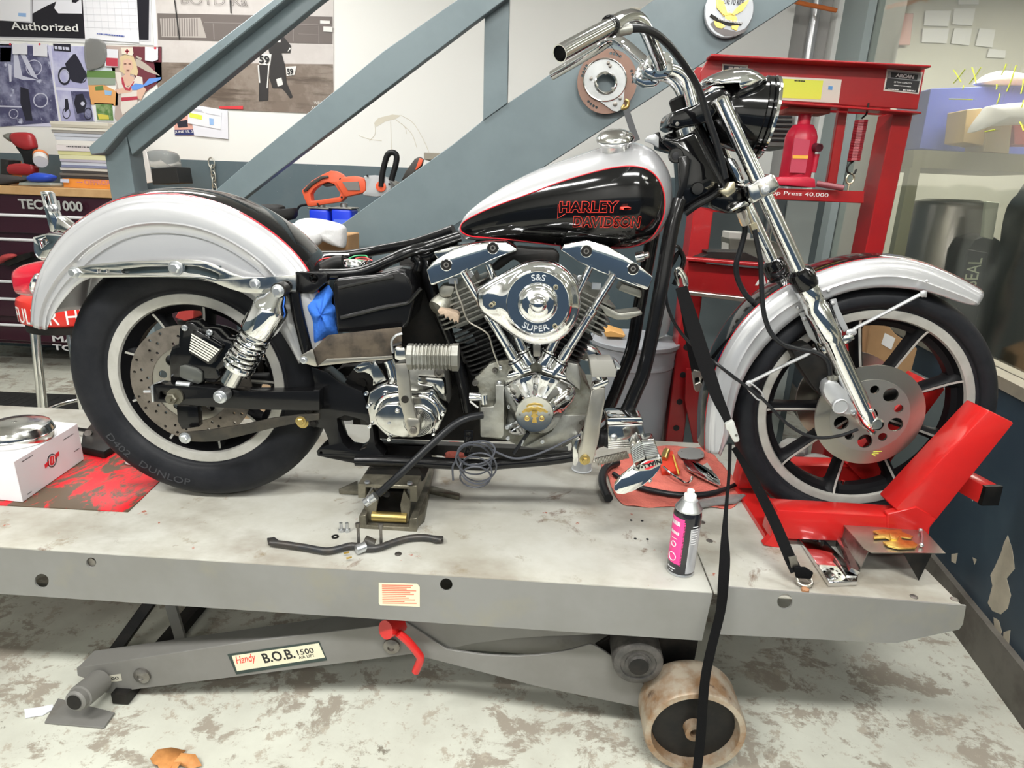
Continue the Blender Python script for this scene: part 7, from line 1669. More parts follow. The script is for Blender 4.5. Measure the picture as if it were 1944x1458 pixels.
st2 = mat('faint_stain', (.66, .62, .52), .5)
m = M()
for q in ([(1375, 700), (1400, 670), (1480, 650), (1530, 655), (1500, 675), (1440, 690), (1390, 720)],): m.prism(WF.P(c2(q), YW-.001), (0, .001, 0))
for q in ([(1530, 655), (1600, 700), (1660, 800), (1690, 870)], [(1380, 700), (1382, 760), (1350, 800)], [(1470, 690), (1475, 850)], [(1530, 700), (1590, 760), (1620, 840)], [(1290, 770), (1350, 790), (1420, 800)], [(1500, 680), (1550, 720), (1560, 760)]): m.tube(WF.P(c2(q), YW), .0022, 5, sm=4)
tag(m.ob('wall_stain', st2), 'beige splash stain with drips on the white wall above the trimmer', 'stain', kind='stuff')
# ---- tool chest with bench top, left
YC = 2.30
maroon = mat('maroon_enamel', (.045, .012, .022), .25, coat=.4)
x0_ = -3.9; x1_ = WF.l(342, 365, YC).x; zt0 = WF.l(100, 356, YC).z; zb0 = WF.l(100, 372, YC).z
tc = thing('tool_chest', 'maroon roller tool chest with wooden top against the back wall', 'tool chest', ((x0_+x1_)/2, YC+.25, 0))
M().box(((x0_+x1_)/2, YC+.26, (zt0+zb0)/2), (x1_-x0_, .52, zt0-zb0)).bev(.003, 1).ob('bench_top', 'wood', tc)
zb1 = WF.l(60, 655, YC).z
M().box(((x0_+x1_)/2, YC+.27, (zb0+zb1)/2), (x1_-x0_, .50, zb0-zb1)).bev(.004, 1).ob('body', maroon, tc)
for x in (x0_+.1, -2.9, x1_-.1): M().cyl((x-.02, YC+.1, zb1/2), (x+.02, YC+.1, zb1/2), zb1/2, 20).ob('caster', 'dblack', tc)
rows = [372, 406, 452, 470, 533, 565, 614, 650]
barm = cm('bright_trim', (.78, .78, .80), .25)
for i, (ya, xe) in enumerate(((409, 205), (455, 86), (535, 205), (568, 205), (617, 205))):
    z = WF.l(40, ya, YC).z; xe_ = WF.l(xe, ya, YC).x if xe != 205 else x1_-.05
    zn = WF.l(40, (436, 478, 558, 606, 640)[i], YC).z
    m = M(); m.box(((x0_+xe_)/2, YC+.005, z-.055), (xe_-x0_-.02, .03, .10 if i != 3 else .12)); m.bev(.003, 1); dr = m.ob('drawer', maroon, tc)
    m = M(); m.cyl((x0_, YC-.012, z), (xe_, YC-.012, z), .0095, 12); m.ob('trim_handle', barm, dr)
M().box((WF.l(50, 492, YC).x-.2, YC-.001, WF.l(50, 492, YC).z), (.75, .004, .085)).ob('gap_shade_sheet', 'ink', tc)  # black sheet paints the shade inside the open drawer
wtx('TECH 1000', (37, 396), (158, 402), (38, 377), YC-.012, mat('chrome_letter', (.55, .55, .53), .35, .3), tc, bold=.03)
wtx('MA', (100, 648), (145, 651), (101, 637), YC-.012, cm('letter_grey', (.6, .6, .6)), tc, bold=.03); wtx('TO', (101, 664), (140, 667), (101, 653), YC-.012, cm('letter_grey', 0), tc, bold=.03)
wp(k3([(410, 268), (480, 270), (480, 292), (412, 290)]), YC-.013, .002, 'price_sticker', cm('sticker_cream', (.7, .5, .4)), tc, bev=0)
w_ = thing('wrench_set', 'grey steel tool with a red end sticking out of the open drawer', 'tool', WF.p(30, 500, YC-.05))
m = M(); m.prism(WF.P(k3([(20, 480), (180, 440), (185, 470), (50, 525), (30, 515)]), YC-.06), (0, .03, 0)); m.ob('bar', 'dblack', w_)
m = M(); pillow(m, WF, k3([(0, 475), (30, 452), (80, 450), (100, 465), (40, 490), (0, 510)]), YC-.06, .03); m.ob('red_end', cm('dull_red', (.4, .05, .05)), w_)
# things on the bench top
zT = zt0; YB2 = YC+.10
bk_cols = [(.62, .58, .50), (.50, .46, .38), (.70, .67, .60), (.32, .30, .28), (.52, .54, .60), (.56, .58, .64), (.75, .72, .68), (.72, .66, .66), (.62, .60, .30), (.66, .64, .40), (.45, .42, .50), (.66, .68, .74), (.20, .22, .34), (.62, .60, .55), (.05, .045, .045), (.16, .14, .12), (.04, .035, .035), (.85, .32, .06)]
desc = ['cream', 'tan', 'pale beige', 'charcoal', 'grey blue', 'light blue grey', 'thick white', 'pinkish white', 'olive yellow', 'pale yellow', 'mauve grey', 'silvery blue', 'dark navy', 'thin off-white', 'black', 'dark brown', 'glossy black', 'thick orange']
ypx = [231, 237, 242, 247, 252, 258, 265, 274, 285, 292, 300, 305, 311, 316, 321, 326, 331, 336, 354]
ytop = WF.l(150, 231, YB2).z; ybot = zT
random.seed(3)
for i in range(18):
    za = ybot+(354-ypx[i])/(354-231)*(ytop-ybot); zb_2 = ybot+(354-ypx[i+1])/(354-231)*(ytop-ybot)
    xl = WF.l(104+random.uniform(-2, 3)+(4 if 4 < i < 15 else 0), 300, YB2).x; xr2 = xl+.36+random.uniform(-.02, .02)
    bm_ = cm('cover_%d' % i, bk_cols[i], .5)
    M().box(((xl+xr2)/2, YB2+.13+random.uniform(0, .01), (za+zb_2)/2), (xr2-xl, .24, za-zb_2-.0006)).bev(.0012, 1).ob('catalogue', bm_)
    o = bpy.context.scene.collection.objects[-1]; tag(o, desc[i]+' catalogue in the stack on the bench, '+('topmost' if i == 0 else 'lowest' if i == 17 else 'number %d counted from the top' % (i+1)), 'catalogue', 'catalogues and magazines stacked on the bench')
    if i == 17:
        wtx('OFFROAD', *c1([(625, 1362), (860, 1368), (626, 1325)]), YB2-.012, cm('purple', (.45, .15, .35)), o, outline=.02); dashes(WF.p(*c1([(560, 1347)])[0], YB2-.012), WF.p(*c1([(610, 1349)])[0], YB2-.012), .005, cm('purple', 0), o)
        wp(c1([(445, 1320), (508, 1322), (508, 1348), (445, 1346)]), YB2-.010, .002, 'spine_label', cm('pale_blue_w', (.6, .65, .8)), o, bev=0)
    if i == 6: dashes(WF.p(*c1([(490, 1086)])[0], YB2-.012), WF.p(*c1([(660, 1090)])[0], YB2-.012), .006, 'tape', o)
dr_ = thing('impact_driver', 'red and black cordless driver standing on the bench', 'power drill', WF.p(50, 322, YC+.2))
YD = YC+.18
m = M(); pillow(m, WF, c1([(85, 1000), (120, 978), (230, 985), (265, 1060), (262, 1100), (200, 1110), (130, 1080), (95, 1040)]), YD, .035, 3); m.ob('motor_housing', cm('drill_red', (.35, .025, .03), .35), dr_)
m = M(); m.lathe([(.006, -.03), (.012, -.02), (.026, .01), (.028, .03)], WF.p(*c1([(60, 1010)])[0], YD), (1, 0, -.15), 20); m.ob('chuck', 'dalu', dr_)
m = M(); pillow(m, WF, c1([(120, 1075), (200, 1100), (265, 1090), (275, 1130), (255, 1230), (195, 1230), (170, 1150)]), YD, .02, 3); m.ob('grip', 'plastic', dr_)
m = M(); pillow(m, WF, c1([(75, 1215), (250, 1215), (255, 1290), (80, 1285)]), YD, .035, 4); m.ob('battery', cm('drill_red', 0), dr_)
def simp(pts, y, th, name, col, label, cat, pil=False, rough=.5, group=None):
    m = M()
    if pil: pillow(m, WF, pts, y, th/2, 3)
    else: m.prism(WF.P(pts, y), (0, th, 0)); m.bev(.003, 1)
    return tag(m.ob(name, cm(name+label[:8], col, rough) if isinstance(col, tuple) else col), label, cat, group)
simp(c1([(0, 1170), (60, 1180), (65, 1290), (0, 1290)]), YC+.15, .1, 'carton', (.02, .02, .02), 'small black carton at the far left of the bench', 'box')
simp(c1([(62, 1190), (105, 1188), (112, 1358), (68, 1360)]), YC+.32, .06, 'carton', (.75, .25, .05), 'small orange carton behind the driver battery', 'box')
bt2 = thing('spray_bottle', 'white and orange round bottle lying beside the driver', 'bottle', WF.p(75, 325, YC+.1))
m = M(); a = WF.p(*c1([(300, 1140)])[0], YC+.18); b = WF.p(*c1([(300, 1235)])[0], YC+.05); m.lathe([(.02, -.004), (.038, .01), (.04, .08), (.037, .10)], a, (b-a), 28); m.ob('body', cm('bottle_white', (.7, .68, .66), .3), bt2)
m = M(); m.lathe([(.0405, .015), (.0408, .045)], a, (b-a), 28, caps=False); m.ob('orange_band', cm('bottle_orange', (.8, .25, .08)), bt2)
simp(c1([(215, 1310), (270, 1278), (330, 1280), (400, 1300), (385, 1335), (320, 1345), (240, 1340)]), YC+.06, .10, 'parts_tray', (.02, .07, .50), 'blue plastic tray on the bench beside the catalogues', 'tray', True)
simp(c1([(-60, 1300), (60, 1290), (200, 1320), (150, 1345), (20, 1370), (-60, 1375)]), YC+.05, .08, 'rag_bundle', (.05, .045, .045), 'dark oily bundle at the left front edge of the bench', 'bundle', True, .8)
simp(c1([(140, 1345), (370, 1350), (380, 1372), (130, 1368)]), YC+.03, .12, 'paper_stack', (.35, .38, .34), 'grey green magazines lying flat before the blue tray', 'magazines')
simp(c1([(1035, 1100), (1075, 1100), (1130, 1345), (1060, 1355)]), YC+.12, .01, 'leaning_board', (.62, .60, .58), 'stained white board leaning on the bench behind the newel post', 'board')
simp(c1([(1112, 1245), (1300, 1230), (1322, 1352), (1125, 1362)]), YC+.12, .16, 'carton', (.015, .015, .015), 'black box at the right end of the bench', 'box')
simp(c1([(1090, 1130), (1200, 1105), (1290, 1130), (1310, 1180), (1320, 1250), (1290, 1230), (1120, 1235)]), YC+.2, .14, 'plastic_bag', bagm, 'clear plastic bag on top of the black box on the bench', 'plastic bag', True)
simp(c5([(1090, 725), (1130, 725), (1170, 790), (1100, 800)]), YC-.036, .04, 'blue_rag', (.15, .42, .60), 'pale blue cloth hanging right of the newel post', 'cloth', True, .9)
ch = thing('chain', 'short steel chain hanging on the grey wall', 'chain', WF.p(403, 362, YW-.03))
for i, (px, py) in enumerate(c2([(453, 925), (460, 965), (464, 1000), (468, 1035), (470, 1070)])):
    c = WF.p(px, py, YW-.03); m = M(); f_ = 1.5 if i == 0 else 1
    m.tube([c+V(((.014 if i % 2 == 0 else .006)*math.cos(2*PI*j/14)*f_, (.0 if i % 2 == 0 else .012)*math.cos(2*PI*j/14), .034*math.sin(2*PI*j/14))) for j in range(14)], .0045, 8, closed=True); m.ob('chain_link', cm('chain_metal', (.45, .45, .40), .35, metal=.7), ch)
# ---- workbench in the middle distance with cans, bags and trimmer
YM = 1.50
zbn = WF.l(620, 492, YM).z
xa, xb = WF.l(470, 480, YM).x, WF.l(700, 480, YM).x
wbn = thing('side_bench', 'low dark bench half hidden behind the seat rails', 'bench', ((xa+xb)/2, YM+.2, 0))
M().box(((xa+xb)/2, YM+.2, zbn-.015), (xb-xa, .5, .03)).ob('bench_top', 'dblack', wbn)
for x in (xa+.03, xb-.03):
    for y in (YM+.0, YM+.4): M().box((x, y, (zbn-.03)/2), (.04, .04, zbn-.03)).ob('leg', 'dblack', wbn)
YN = .80
znn = WF.l(600, 494, YN).z
n0, n1 = WF.l(500, 480, YN).x, WF.l(680, 480, YN).x
st9 = thing('small_stand', 'dark stand under the cardboard box, hidden behind the motorcycle', 'stand', ((n0+n1)/2, YN+.06, 0))
M().box(((n0+n1)/2, YN+.06, znn-.012), (n1-n0, .24, .024)).ob('stand_top', 'dblack', st9)
for x in (n0+.02, n1-.02): M().box((x, YN+.06, (znn-.024)/2), (.03, .2, znn-.024)).ob('leg', 'dblack', st9)
simp([(520, 440), (661, 446), (661, 493), (520, 491)], YN-.02, .14, 'cardboard_box', 'card', 'brown cardboard box under the white plastic bags', 'box')
wbag = mat('white_plastic_bag', (.80, .80, .80), .3, bump=1, bsc=18, trans=.1)
for q, y, lb_ in (([(20, 1045), (120, 1000), (300, 1010), (480, 1050), (600, 1100), (625, 1180), (618, 1330), (590, 1360), (480, 1330), (330, 1260), (200, 1180), (90, 1100)], YN-.07, 'white plastic bag nearest the stair stringer on the cardboard box'),
                 ([(-120, 1100), (0, 1060), (100, 1080), (200, 1120), (300, 1160), (330, 1240), (300, 1320), (200, 1360), (110, 1330), (60, 1260), (-50, 1210)], YN-.11, 'white plastic bag lying in front, on the left of the cardboard box')):
    m = M(); pillow(m, WF, c7(q), y, .045, 3.2, n=18); tag(m.ob('plastic_bag', wbag), lb_, 'plastic bag')
m = M(); pillow(m, WF, c2([(690, 1210), (770, 1215), (805, 1260), (820, 1290), (790, 1310), (720, 1270)]), YN+.03, .04, 2.6); tag(m.ob('plastic_bag', wbag), 'white plastic bag half hidden behind the rear fender', 'plastic bag')
for i, (xa_, xb_) in enumerate(((163, 410), (438, 692))):
    cn = thing('solvent_can', ('left', 'right')[i]+' one of two blue metal cans under the orange trimmer', 'can', WF.p(*c7([((xa_+xb_)/2, 1000)])[0], YM+.16), 'blue metal cans under the trimmer')
    a, b = WF.l(*c7([(xa_, 880)])[0], YM+.1), WF.l(*c7([(xb_, 885)])[0], YM+.1)
    zb2 = WF.l(*c7([(xa_, 1010)])[0], YM+.1).z
    M().box(((a.x+b.x)/2, YM+.16, (a.z+zbn)/2), (b.x-a.x, .12, a.z-zbn)).bev(.014, 3).ob('can_body', cm('can_blue', (.015, .05, .70), .3), cn)
    M().box(((a.x+b.x)/2, YM+.16, a.z+.003), (b.x-a.x+.006, .125, .008)).bev(.003, 2).ob('can_top', 'dalu', cn)
    m = M(); m.lathe([(.018, 0), (.018, .018), (.016, .02)], ((a.x+b.x)/2, YM+.15, a.z+.006), (0, 0, 1), 20); m.ob('cap', 'zinc', cn)
    M().box(((a.x+b.x)/2, YM+.0995, (zb2+zbn)/2), (b.x-a.x-.025, .002, zb2-zbn)).ob('label', cm('can_label', (.10, .18, .80), .3), cn)
ht_ = thing('hedge_trimmer', 'orange and black electric hedge trimmer lying on the blue cans', 'hedge trimmer', WF.p(690, 395, YM+.13))
YH = YM+.13
def hpq(pts, dy, th, name, col, holes=(), bev=.006):
    m = M(); m.prism(WF.P(c7(pts), YH+dy-th/2), (0, th, 0), [WF.P(c7(h), YH+dy-th/2) for h in holes]); m.bev(bev, 2); return m.ob(name, col, ht_)
org = cm('trimmer_orange', (.78, .12, .05), .4); gr = cm('trimmer_grey', (.42, .43, .44), .45); dk = cm('trimmer_dark', (.06, .055, .05), .5)
hpq([(80, 660), (100, 640), (200, 540), (340, 460), (440, 415), (490, 420), (560, 455), (600, 500), (620, 545), (660, 600), (640, 700), (600, 760), (560, 800), (330, 835), (180, 860), (150, 845), (110, 750)], 0, .05, 'rear_handle', org, [[(190, 700), (230, 640), (300, 590), (400, 555), (480, 580), (520, 640), (560, 700), (540, 740), (200, 790)]])
hpq([(590, 495), (720, 480), (830, 505), (870, 560), (870, 660), (830, 690), (700, 720), (610, 740), (560, 660), (500, 560)], 0, .08, 'motor_body', org)
hpq([(110, 640), (180, 560), (310, 480), (400, 470), (415, 500), (330, 520), (220, 590), (140, 670), (110, 665)], -.01, .045, 'grip_pad', dk)
hpq([(330, 590), (400, 560), (470, 570), (480, 600), (380, 615)], 0, .02, 'trigger', dk, bev=.002)
hpq([(580, 555), (780, 548), (800, 655), (650, 655)], -.042, .004, 'rating_label', cm('label_grey', (.20, .19, .18)), bev=0)
hpq([(840, 480), (980, 470), (1130, 500), (1180, 560), (1180, 640), (1090, 720), (1000, 740), (840, 720), (830, 690), (870, 660), (870, 560)], 0, .09, 'front_housing', gr)
m = M(); m.tube(WF.P(c7([(1060, 610), (1070, 480), (1100, 340), (1140, 220), (1200, 190), (1250, 230), (1240, 340), (1200, 480), (1190, 540)]), YH-.05), .0135, 14, sm=5); m.ob('front_handle', 'plastic', ht_)
m = M(); m.lathe([(.024, 0), (.024, .008), (.018, .01)], WF.p(*c7([(1060, 610)])[0], YH-.045), (0, -1, 0), 28); m.ob('handle_socket', org, ht_)
hpq([(1300, 540), (1360, 420), (1470, 270), (1530, 240), (1580, 270), (1560, 350), (1400, 560)], .05, .03, 'hand_guard', dk); hpq([(1480, 400), (1530, 260), (1575, 270), (1555, 340), (1500, 400)], .03, .01, 'guard_stripe', org, bev=.001)
m = M(); m.prism(WF.P(c7([(1120, 500), (1400, 600), (1400, 640), (1110, 560)]), YH), (0, .02, 0)); m.ob('blade_housing', 'dalu', ht_)
for q in ((118, 660), (280, 825), (575, 742), (558, 520), (892, 478), (1160, 578)): m = M(); m.lathe([(.005, 0), (.005, .003)], WF.p(*c7([q])[0], YH-.048 if q[0] > 800 else YH-.028), (0, -1, 0), 10); m.ob('screw', 'ink', ht_)
m = M(); m.tube(WF.P(c7([(150, 830), (60, 850), (20, 920), (0, 1000)]), YH), .006, 8, sm=4); m.ob('power_cord', 'hose', ht_)
simp(c2([(675, 1190), (700, 1170), (760, 1160), (850, 1165), (870, 1190), (930, 1180), (935, 1230), (900, 1250), (820, 1255), (720, 1210)]), YM+.05, .10, 'work_glove', (.02, .02, .02), 'black bundled glove above the rear fender', 'glove', True, .7)
# ---- red shop press
YR = .72
pr = thing('shop_press', 'red hydraulic shop press standing behind the front wheel', 'shop press', WF.w(.85, YR+.1, 0))
pred = mat('press_red', (.33, .010, .014), .35, coat=.15, n=.5, sc=4, c2=(.45, .012, .012))
c6 = K(1540, 0, 3.471)
def rp_(pts, y, th, name, mt=pred, par=pr, holes=(), bev=.002): return wp(pts, y, th, name, mt, par, holes, bev)
rp_([(1347, 108), (1757, 131), (1742, 208), (1459, 192), (1326, 185), (1330, 135)], YR+.01, .008, 'top_beam')
for q0 in ([(1350, 102), (1769, 124), (1768, 128), (1349, 107)], [(1330, 184), (1459, 190), (1750, 212), (1750, 216), (1459, 195), (1330, 189)]): rp_(q0, YR-.045, .06, 'beam_flange')
m = M(); m.prism([p+V((0, .17, 0)) for p in WF.P([(1347, 108), (1757, 131), (1742, 208), (1459, 192), (1326, 185), (1330, 135)], YR+.01)], (0, .008, 0)); m.ob('top_beam', pred, pr)
for (xp, yp, wpx, nm) in ((1714, 214, 37, 'r'), (1336, 300, 50, 'l')):
    q0 = WF.l(xp-wpx/2, yp, YR+.02); q1 = WF.l(xp+wpx/2, yp, YR+.02)
    if nm == 'l':
        q0 = WF.l(1297, 560, YR+.02); q1 = WF.l(1333, 560, YR+.02)
    zt3 = WF.l(1550, 195, YR+.02).z if nm == 'l' else q0.z
    m = M(); m.box(((q0.x+q1.x)/2, YR+.065, zt3/2), (q1.x-q0.x, .10, zt3)); m.bev(.003, 1); colm = m.ob('column', pred, pr)
    for k in range(8):
        z = .22+k*.105; m = M(); m.lathe([(.0115, 0), (.0115, .002)], ((q0.x+q1.x)/2, YR+.015, z), (0, -1, 0), 16); m.ob('pin_hole', 'ink', colm)
rp_([(1303, 700), (1316, 700), (1340, 790), (1330, 850), (1318, 850), (1300, 760)], YR-.03, .01, 'base_gusset')
q0 = WF.l(1297, 560, YR).x
m = M(); m.beam((q0, YR-.28, .03), (q0, YR+.42, .03), .06, .05); m.ob('base_foot', pred, pr); m = M(); q1_ = WF.l(1714, 214, YR).x; m.beam((q1_, YR-.2, .03), (q1_, YR+.42, .03), .06, .05); m.ob('base_foot', pred, pr)
# bed channel
rp_([(1306, 497), (1500, 516), (1700, 520), (1700, 600), (1441, 570), (1306, 557)], YR-.06, .006, 'bed_channel')
rp_([(1303, 489), (1437, 500), (1700, 512), (1700, 518), (1437, 506), (1303, 495)], YR-.11, .055, 'bed_flange'); rp_([(1306, 553), (1441, 568), (1700, 585), (1700, 594), (1441, 577), (1306, 560)], YR-.10, .05, 'bed_flange', MT['bsteel'])
wtx('ARCAN', (1433, 542), (1530, 551), (1434, 518), YR-.062, 'paper', pr, bold=.04)
rp_(kj([(490, 470), (850, 480), (960, 530), (1000, 600), (340, 560), (500, 500)]), YR-.05, .1, 'bed_plate', 'dblack')
# rails, spring, platform
rp_([(1442, 357), (1475, 358), (1641, 365), (1640, 386), (1480, 379), (1440, 377)], YR-.02, .01, 'platform_bar'); m = M(); m.prism(WF.P([(1440, 356), (1641, 363), (1641, 366), (1440, 359)], YR-.02), (0, .10, 0)); m.ob('platform_top', pred, pr)
wtx('Shop Press 40,000', *kh([(780, 1160), (1240, 1183), (782, 1125)]), YR-.022, 'paper', pr)
rp_(kh([(1322, 545), (1385, 550), (1302, 1080), (1235, 1070)]), YR+.03, .02, 'guide_bar')
jk2 = thing('bottle_jack', 'red bottle jack standing on the press platform', 'bottle jack', WF.p(1508, 357, YR+.03))
jr = mat('jack_red', (.58, .018, .05), .35, n=.5, sc=12, c2=(.4, .02, .04))
def jkp(pts, y, th, name, mt, pil=False, bev=.003):
    m = M()
    if pil: pillow(m, WF, kh(pts), y+th/2, th/2, 3.5, smin=.5)
    else: m.prism(WF.P(kh(pts), y), (0, th, 0)); m.bev(bev, 2)
    return m.ob(name, mt, jk2)
a, b = WF.p(*kh([(995, 1090)])[0], YR+.035), WF.p(*kh([(1030, 690)])[0], YR+.035)
L9 = (b-a).length
m = M(); m.lathe([(.053, 0), (.053, L9*.85), (.046, L9*.96), (.040, L9), (.034, L9+.012)], a, (0, 0, 1), 8); m.bev(.006, 2, 25); m.ob('body', jr, jk2)
m = M(); m.lathe([(.020, L9), (.020, L9+.04), (.023, L9+.042), (.023, L9+.058)], a, (0, 0, 1), 24); m.ob('ram', jr, jk2)
jkp([(960, 535), (1262, 548), (1258, 582), (960, 572)], YR-.01, .09, 'head_plate', mat('rusty_red_plate', (.30, .08, .06), .6)); jkp([(870, 1085), (1155, 1108), (1150, 1045), (1100, 1030), (900, 1030), (872, 1060)], YR-.02, .10, 'base', jr)
m = M(); m.lathe([(.009, 0), (.013, 0), (.013, .05), (.009, .05)], WF.p(*kh([(1180, 825)])[0], YR-.03), (-.15, .8, .1), 20, caps=False); m.lathe([(.009, .001), (.0001, .001)], WF.p(*kh([(1180, 825)])[0], YR-.028), (-.15, .8, .1), 16, caps=False); m.ob('handle_socket', mat('dark_red_metal', (.10, .02, .03), .4, .3), jk2)
m = M(); m.cyl(WF.p(*kh([(1160, 870)])[0], YR), WF.p(*kh([(1135, 1000)])[0], YR), .009, 12); m.ob('pump_rod', jr, jk2)
wp(kh([(990, 878), (1100, 880), (1098, 902), (990, 900)]), YR-.022, .002, 'warning_label', cm('label_orange', (.8, .42, .06)), jk2, bev=0)
wp(kh([(1003, 755), (1115, 770), (1080, 1005), (968, 1000)]), YR-.021, .002, 'data_label', cm('label_pink', (.50, .06, .10)), jk2, bev=0)
m = M(); a, b = WF.p(*kh([(1160, 1078)])[0], YR-.03), WF.p(*kh([(1352, 1112)])[0], YR-.06); m.cyl(a, b, .0095, 16); m.lathe([(.0098, 0), (.0085, .0005)], b, b-a, 16, caps=False); tag(m.ob('pump_handle', mat('dark_red_tube', (.22, .05, .06), .4)), 'dark red tube lying on the press platform by the jack', 'handle')
sp = part_empty('return_spring', WF.p(1625, 290, YR), par=pr)
a, b = WF.p(*kh([(1478, 628)])[0], YR), WF.p(*kh([(1430, 918)])[0], YR); b = V((a.x, a.y, b.z)); Lh = (b-a).length; u, v = basis(b-a); D = (b-a).normalized()
m = M(); m.tube([a+D*(Lh*i/(26*8))+(u*math.cos(2*PI*i/8)+v*math.sin(2*PI*i/8))*.0180 for i in range(26*8+1)], .0030, 5); m.ob('coil', mat('spring_red', (.30, .02, .03), .4), sp)
m = M(); m.tube([a+V((.0, 0, .005)), a+V((.012, 0, .02)), a+V((.012, 0, .05))], .003, 6, sm=3); m.tube([b+V((0, 0, 0)), b+V((-.014, 0, -.015)), b+V((-.012, 0, -.035)), b+V((.008, 0, -.04)), b+V((.014, 0, -.025))], .003, 6, sm=3); m.ob('hook', 'dblack', sp)
c = b+V((.0, 0, -.055)); m = M(); m.tube([c+V((.012*math.cos(2*PI*j/16), 0, .016*math.sin(2*PI*j/16))) for j in range(16)], .0028, 6, closed=True); m.cyl(c+V((0, 0, -.016)), c+V((0, 0, -.05)), .0028, 8); m.ob('eye_bolt', MT['nickel'], sp)
# labels on the top beam
s1 = wp([(1684, 131), (1752, 137), (1744, 179), (1677, 172)], YR+.008, .001, 'maker_plate', cm('plate_cream', (.72, .68, .6)), pr, bev=0)
wp([(1687, 134), (1749, 140), (1742, 176), (1680, 169)], YR+.007, .0005, 'black_field', 'ink', s1, bev=0); wp([(1687, 134), (1749, 140), (1747, 154), (1685, 148)], YR+.0062, .0005, 'grey_field', cm('field_grey', (.32, .33, .33)), s1, bev=0); wp([(1692, 137), (1743, 142), (1741, 152), (1691, 147)], YR+.0056, .0004, 'black_field', 'ink', s1, bev=0)
wtx('ARCAN', (1700, 146), (1734, 150), (1701, 139), YR+.005, 'paper', s1, bold=.04); wtx('20 TON CAPACITY', (1697, 157), (1731, 160), (1697, 154), YR+.005, 'paper', s1, bold=.01); dashes(WF.p(1697, 162.5, YR+.005), WF.p(1729, 165.5, YR+.005), .0025, 'paper', s1, 7); dashes(WF.p(1686, 170, YR+.005), WF.p(1706, 171.5, YR+.005), .003, 'paper', s1, 8); dashes(WF.p(1714, 172, YR+.005), WF.p(1738, 174.5, YR+.005), .004, 'paper', s1, 9)
s2 = wp([(1476, 145), (1598, 151), (1592, 196), (1470, 189)], YR+.008, .001, 'notice_label', cm('plate_cream', 0), pr, bev=0)
wp([(1479, 149), (1563, 153), (1558, 189), (1473, 185)], YR+.007, .0005, 'yellow_field', cm('notice_yellow', (.78, .84, .10)), s2, bev=0); wp([(1573, 163), (1581, 164), (1580, 171), (1572, 170)], YR+.007, .0005, 'blue_mark', cm('notice_blue', (.12, .35, .7)), s2, bev=0); dashes(WF.p(1508, 154, YR+.006), WF.p(1528, 155, YR+.006), .003, 'ink', s2, 2)
s3 = wp([(1371, 121), (1420, 124), (1420, 150), (1370, 146)], YR+.008, .001, 'notice_label', cm('plate_cream', 0), pr, bev=0)
wp([(1374, 124), (1417, 127), (1417, 147), (1373, 144)], YR+.007, .0005, 'black_field', cm('dark_slate', (.04, .05, .07)), s3, bev=0); dashes(WF.p(1383, 131, YR+.006), WF.p(1407, 132.5, YR+.006), .007, 'paper', s3, 5)
# machine and boxes behind the press
simp([(1445, 198), (1512, 203), (1506, 280), (1445, 278)], 1.15, .25, 'vented_motor', (.20, .20, .19), 'grey machine housing with black vents behind the jack', 'machine')
o = bpy.data.objects['vented_motor']; m = M()
for i in range(7): y = 210+i*9; m.prism(WF.P([(1460, y), (1504, y+1), (1504, y+5), (1460, y+4)], 1.148), (0, .002, 0))
m.ob('vents', 'ink', o)
simp([(1385, 440), (1425, 443), (1425, 490), (1382, 488)], YR+.25, .1, 'carton', (.55, .54, .50), 'small white and orange carton behind the fork on the press bed', 'box')
simp([(1385, 452), (1470, 458), (1500, 478), (1480, 500), (1385, 490)], YR+.24, .12, 'carton', (.12, .12, .10), 'dark flat carton behind the fork legs', 'box')
cab = thing('storage_cabinet', 'tall slate cabinet standing behind the press', 'cabinet', WF.w(1.1, 1.6, 0))
a = WF.l(1340, 380, 1.6); b = WF.l(1570, 380, 1.6); z_ = WF.l(1480, 372, 1.6).z
M().box(((a.x+b.x)/2, 1.78, z_/2), (b.x-a.x, .34, z_)).bev(.004, 1).ob('body', cm('cabinet_slate', (.10, .125, .13), .45), cab)
M().box((b.x-.11, 1.597, z_/2), (.14, .01, z_-.04)).ob('pale_door', cm('door_green_grey', (.36, .40, .38), .5), cab); M().cyl((a.x+.30, 1.57, .1), (a.x+.30, 1.57, z_+.02), .018, 14).ob('chrome_pole', 'chrome2', cab)
# grey bin with bag
YG = .80
a = WF.l(1205, 645, YG); bn_ = thing('trash_bin', 'light grey round plastic bin behind the front down tubes', 'bin', (a.x, YG, 0))
gm_ = cm('bin_grey', (.36, .38, .41), .4)
m = M(); m.lathe([(.125, 0), (.150, a.z-.09), (.154, a.z-.085), (.154, a.z-.07), (.152, a.z-.065), (.158, a.z-.012), (.166, a.z-.010), (.168, a.z+.004), (.160, a.z+.006), (.154, a.z-.0)], (a.x, YG, 0), (0, 0, 1), 56); m.ob('bin_body', gm_, bn_)
simp([(1248, 548), (1262, 560), (1272, 590), (1268, 625), (1254, 640), (1235, 640), (1240, 600)], YG+.02, .10, 'plastic_bag', bagm, 'clear crumpled bag stuffed in the right side of the grey bin', 'plastic bag', True)
simp([(1146, 630), (1160, 627), (1188, 636), (1185, 641), (1150, 640)], YG-.02, .1, 'carton', (.75, .40, .12), 'orange packaging in the grey bin between the cylinders', 'packaging')
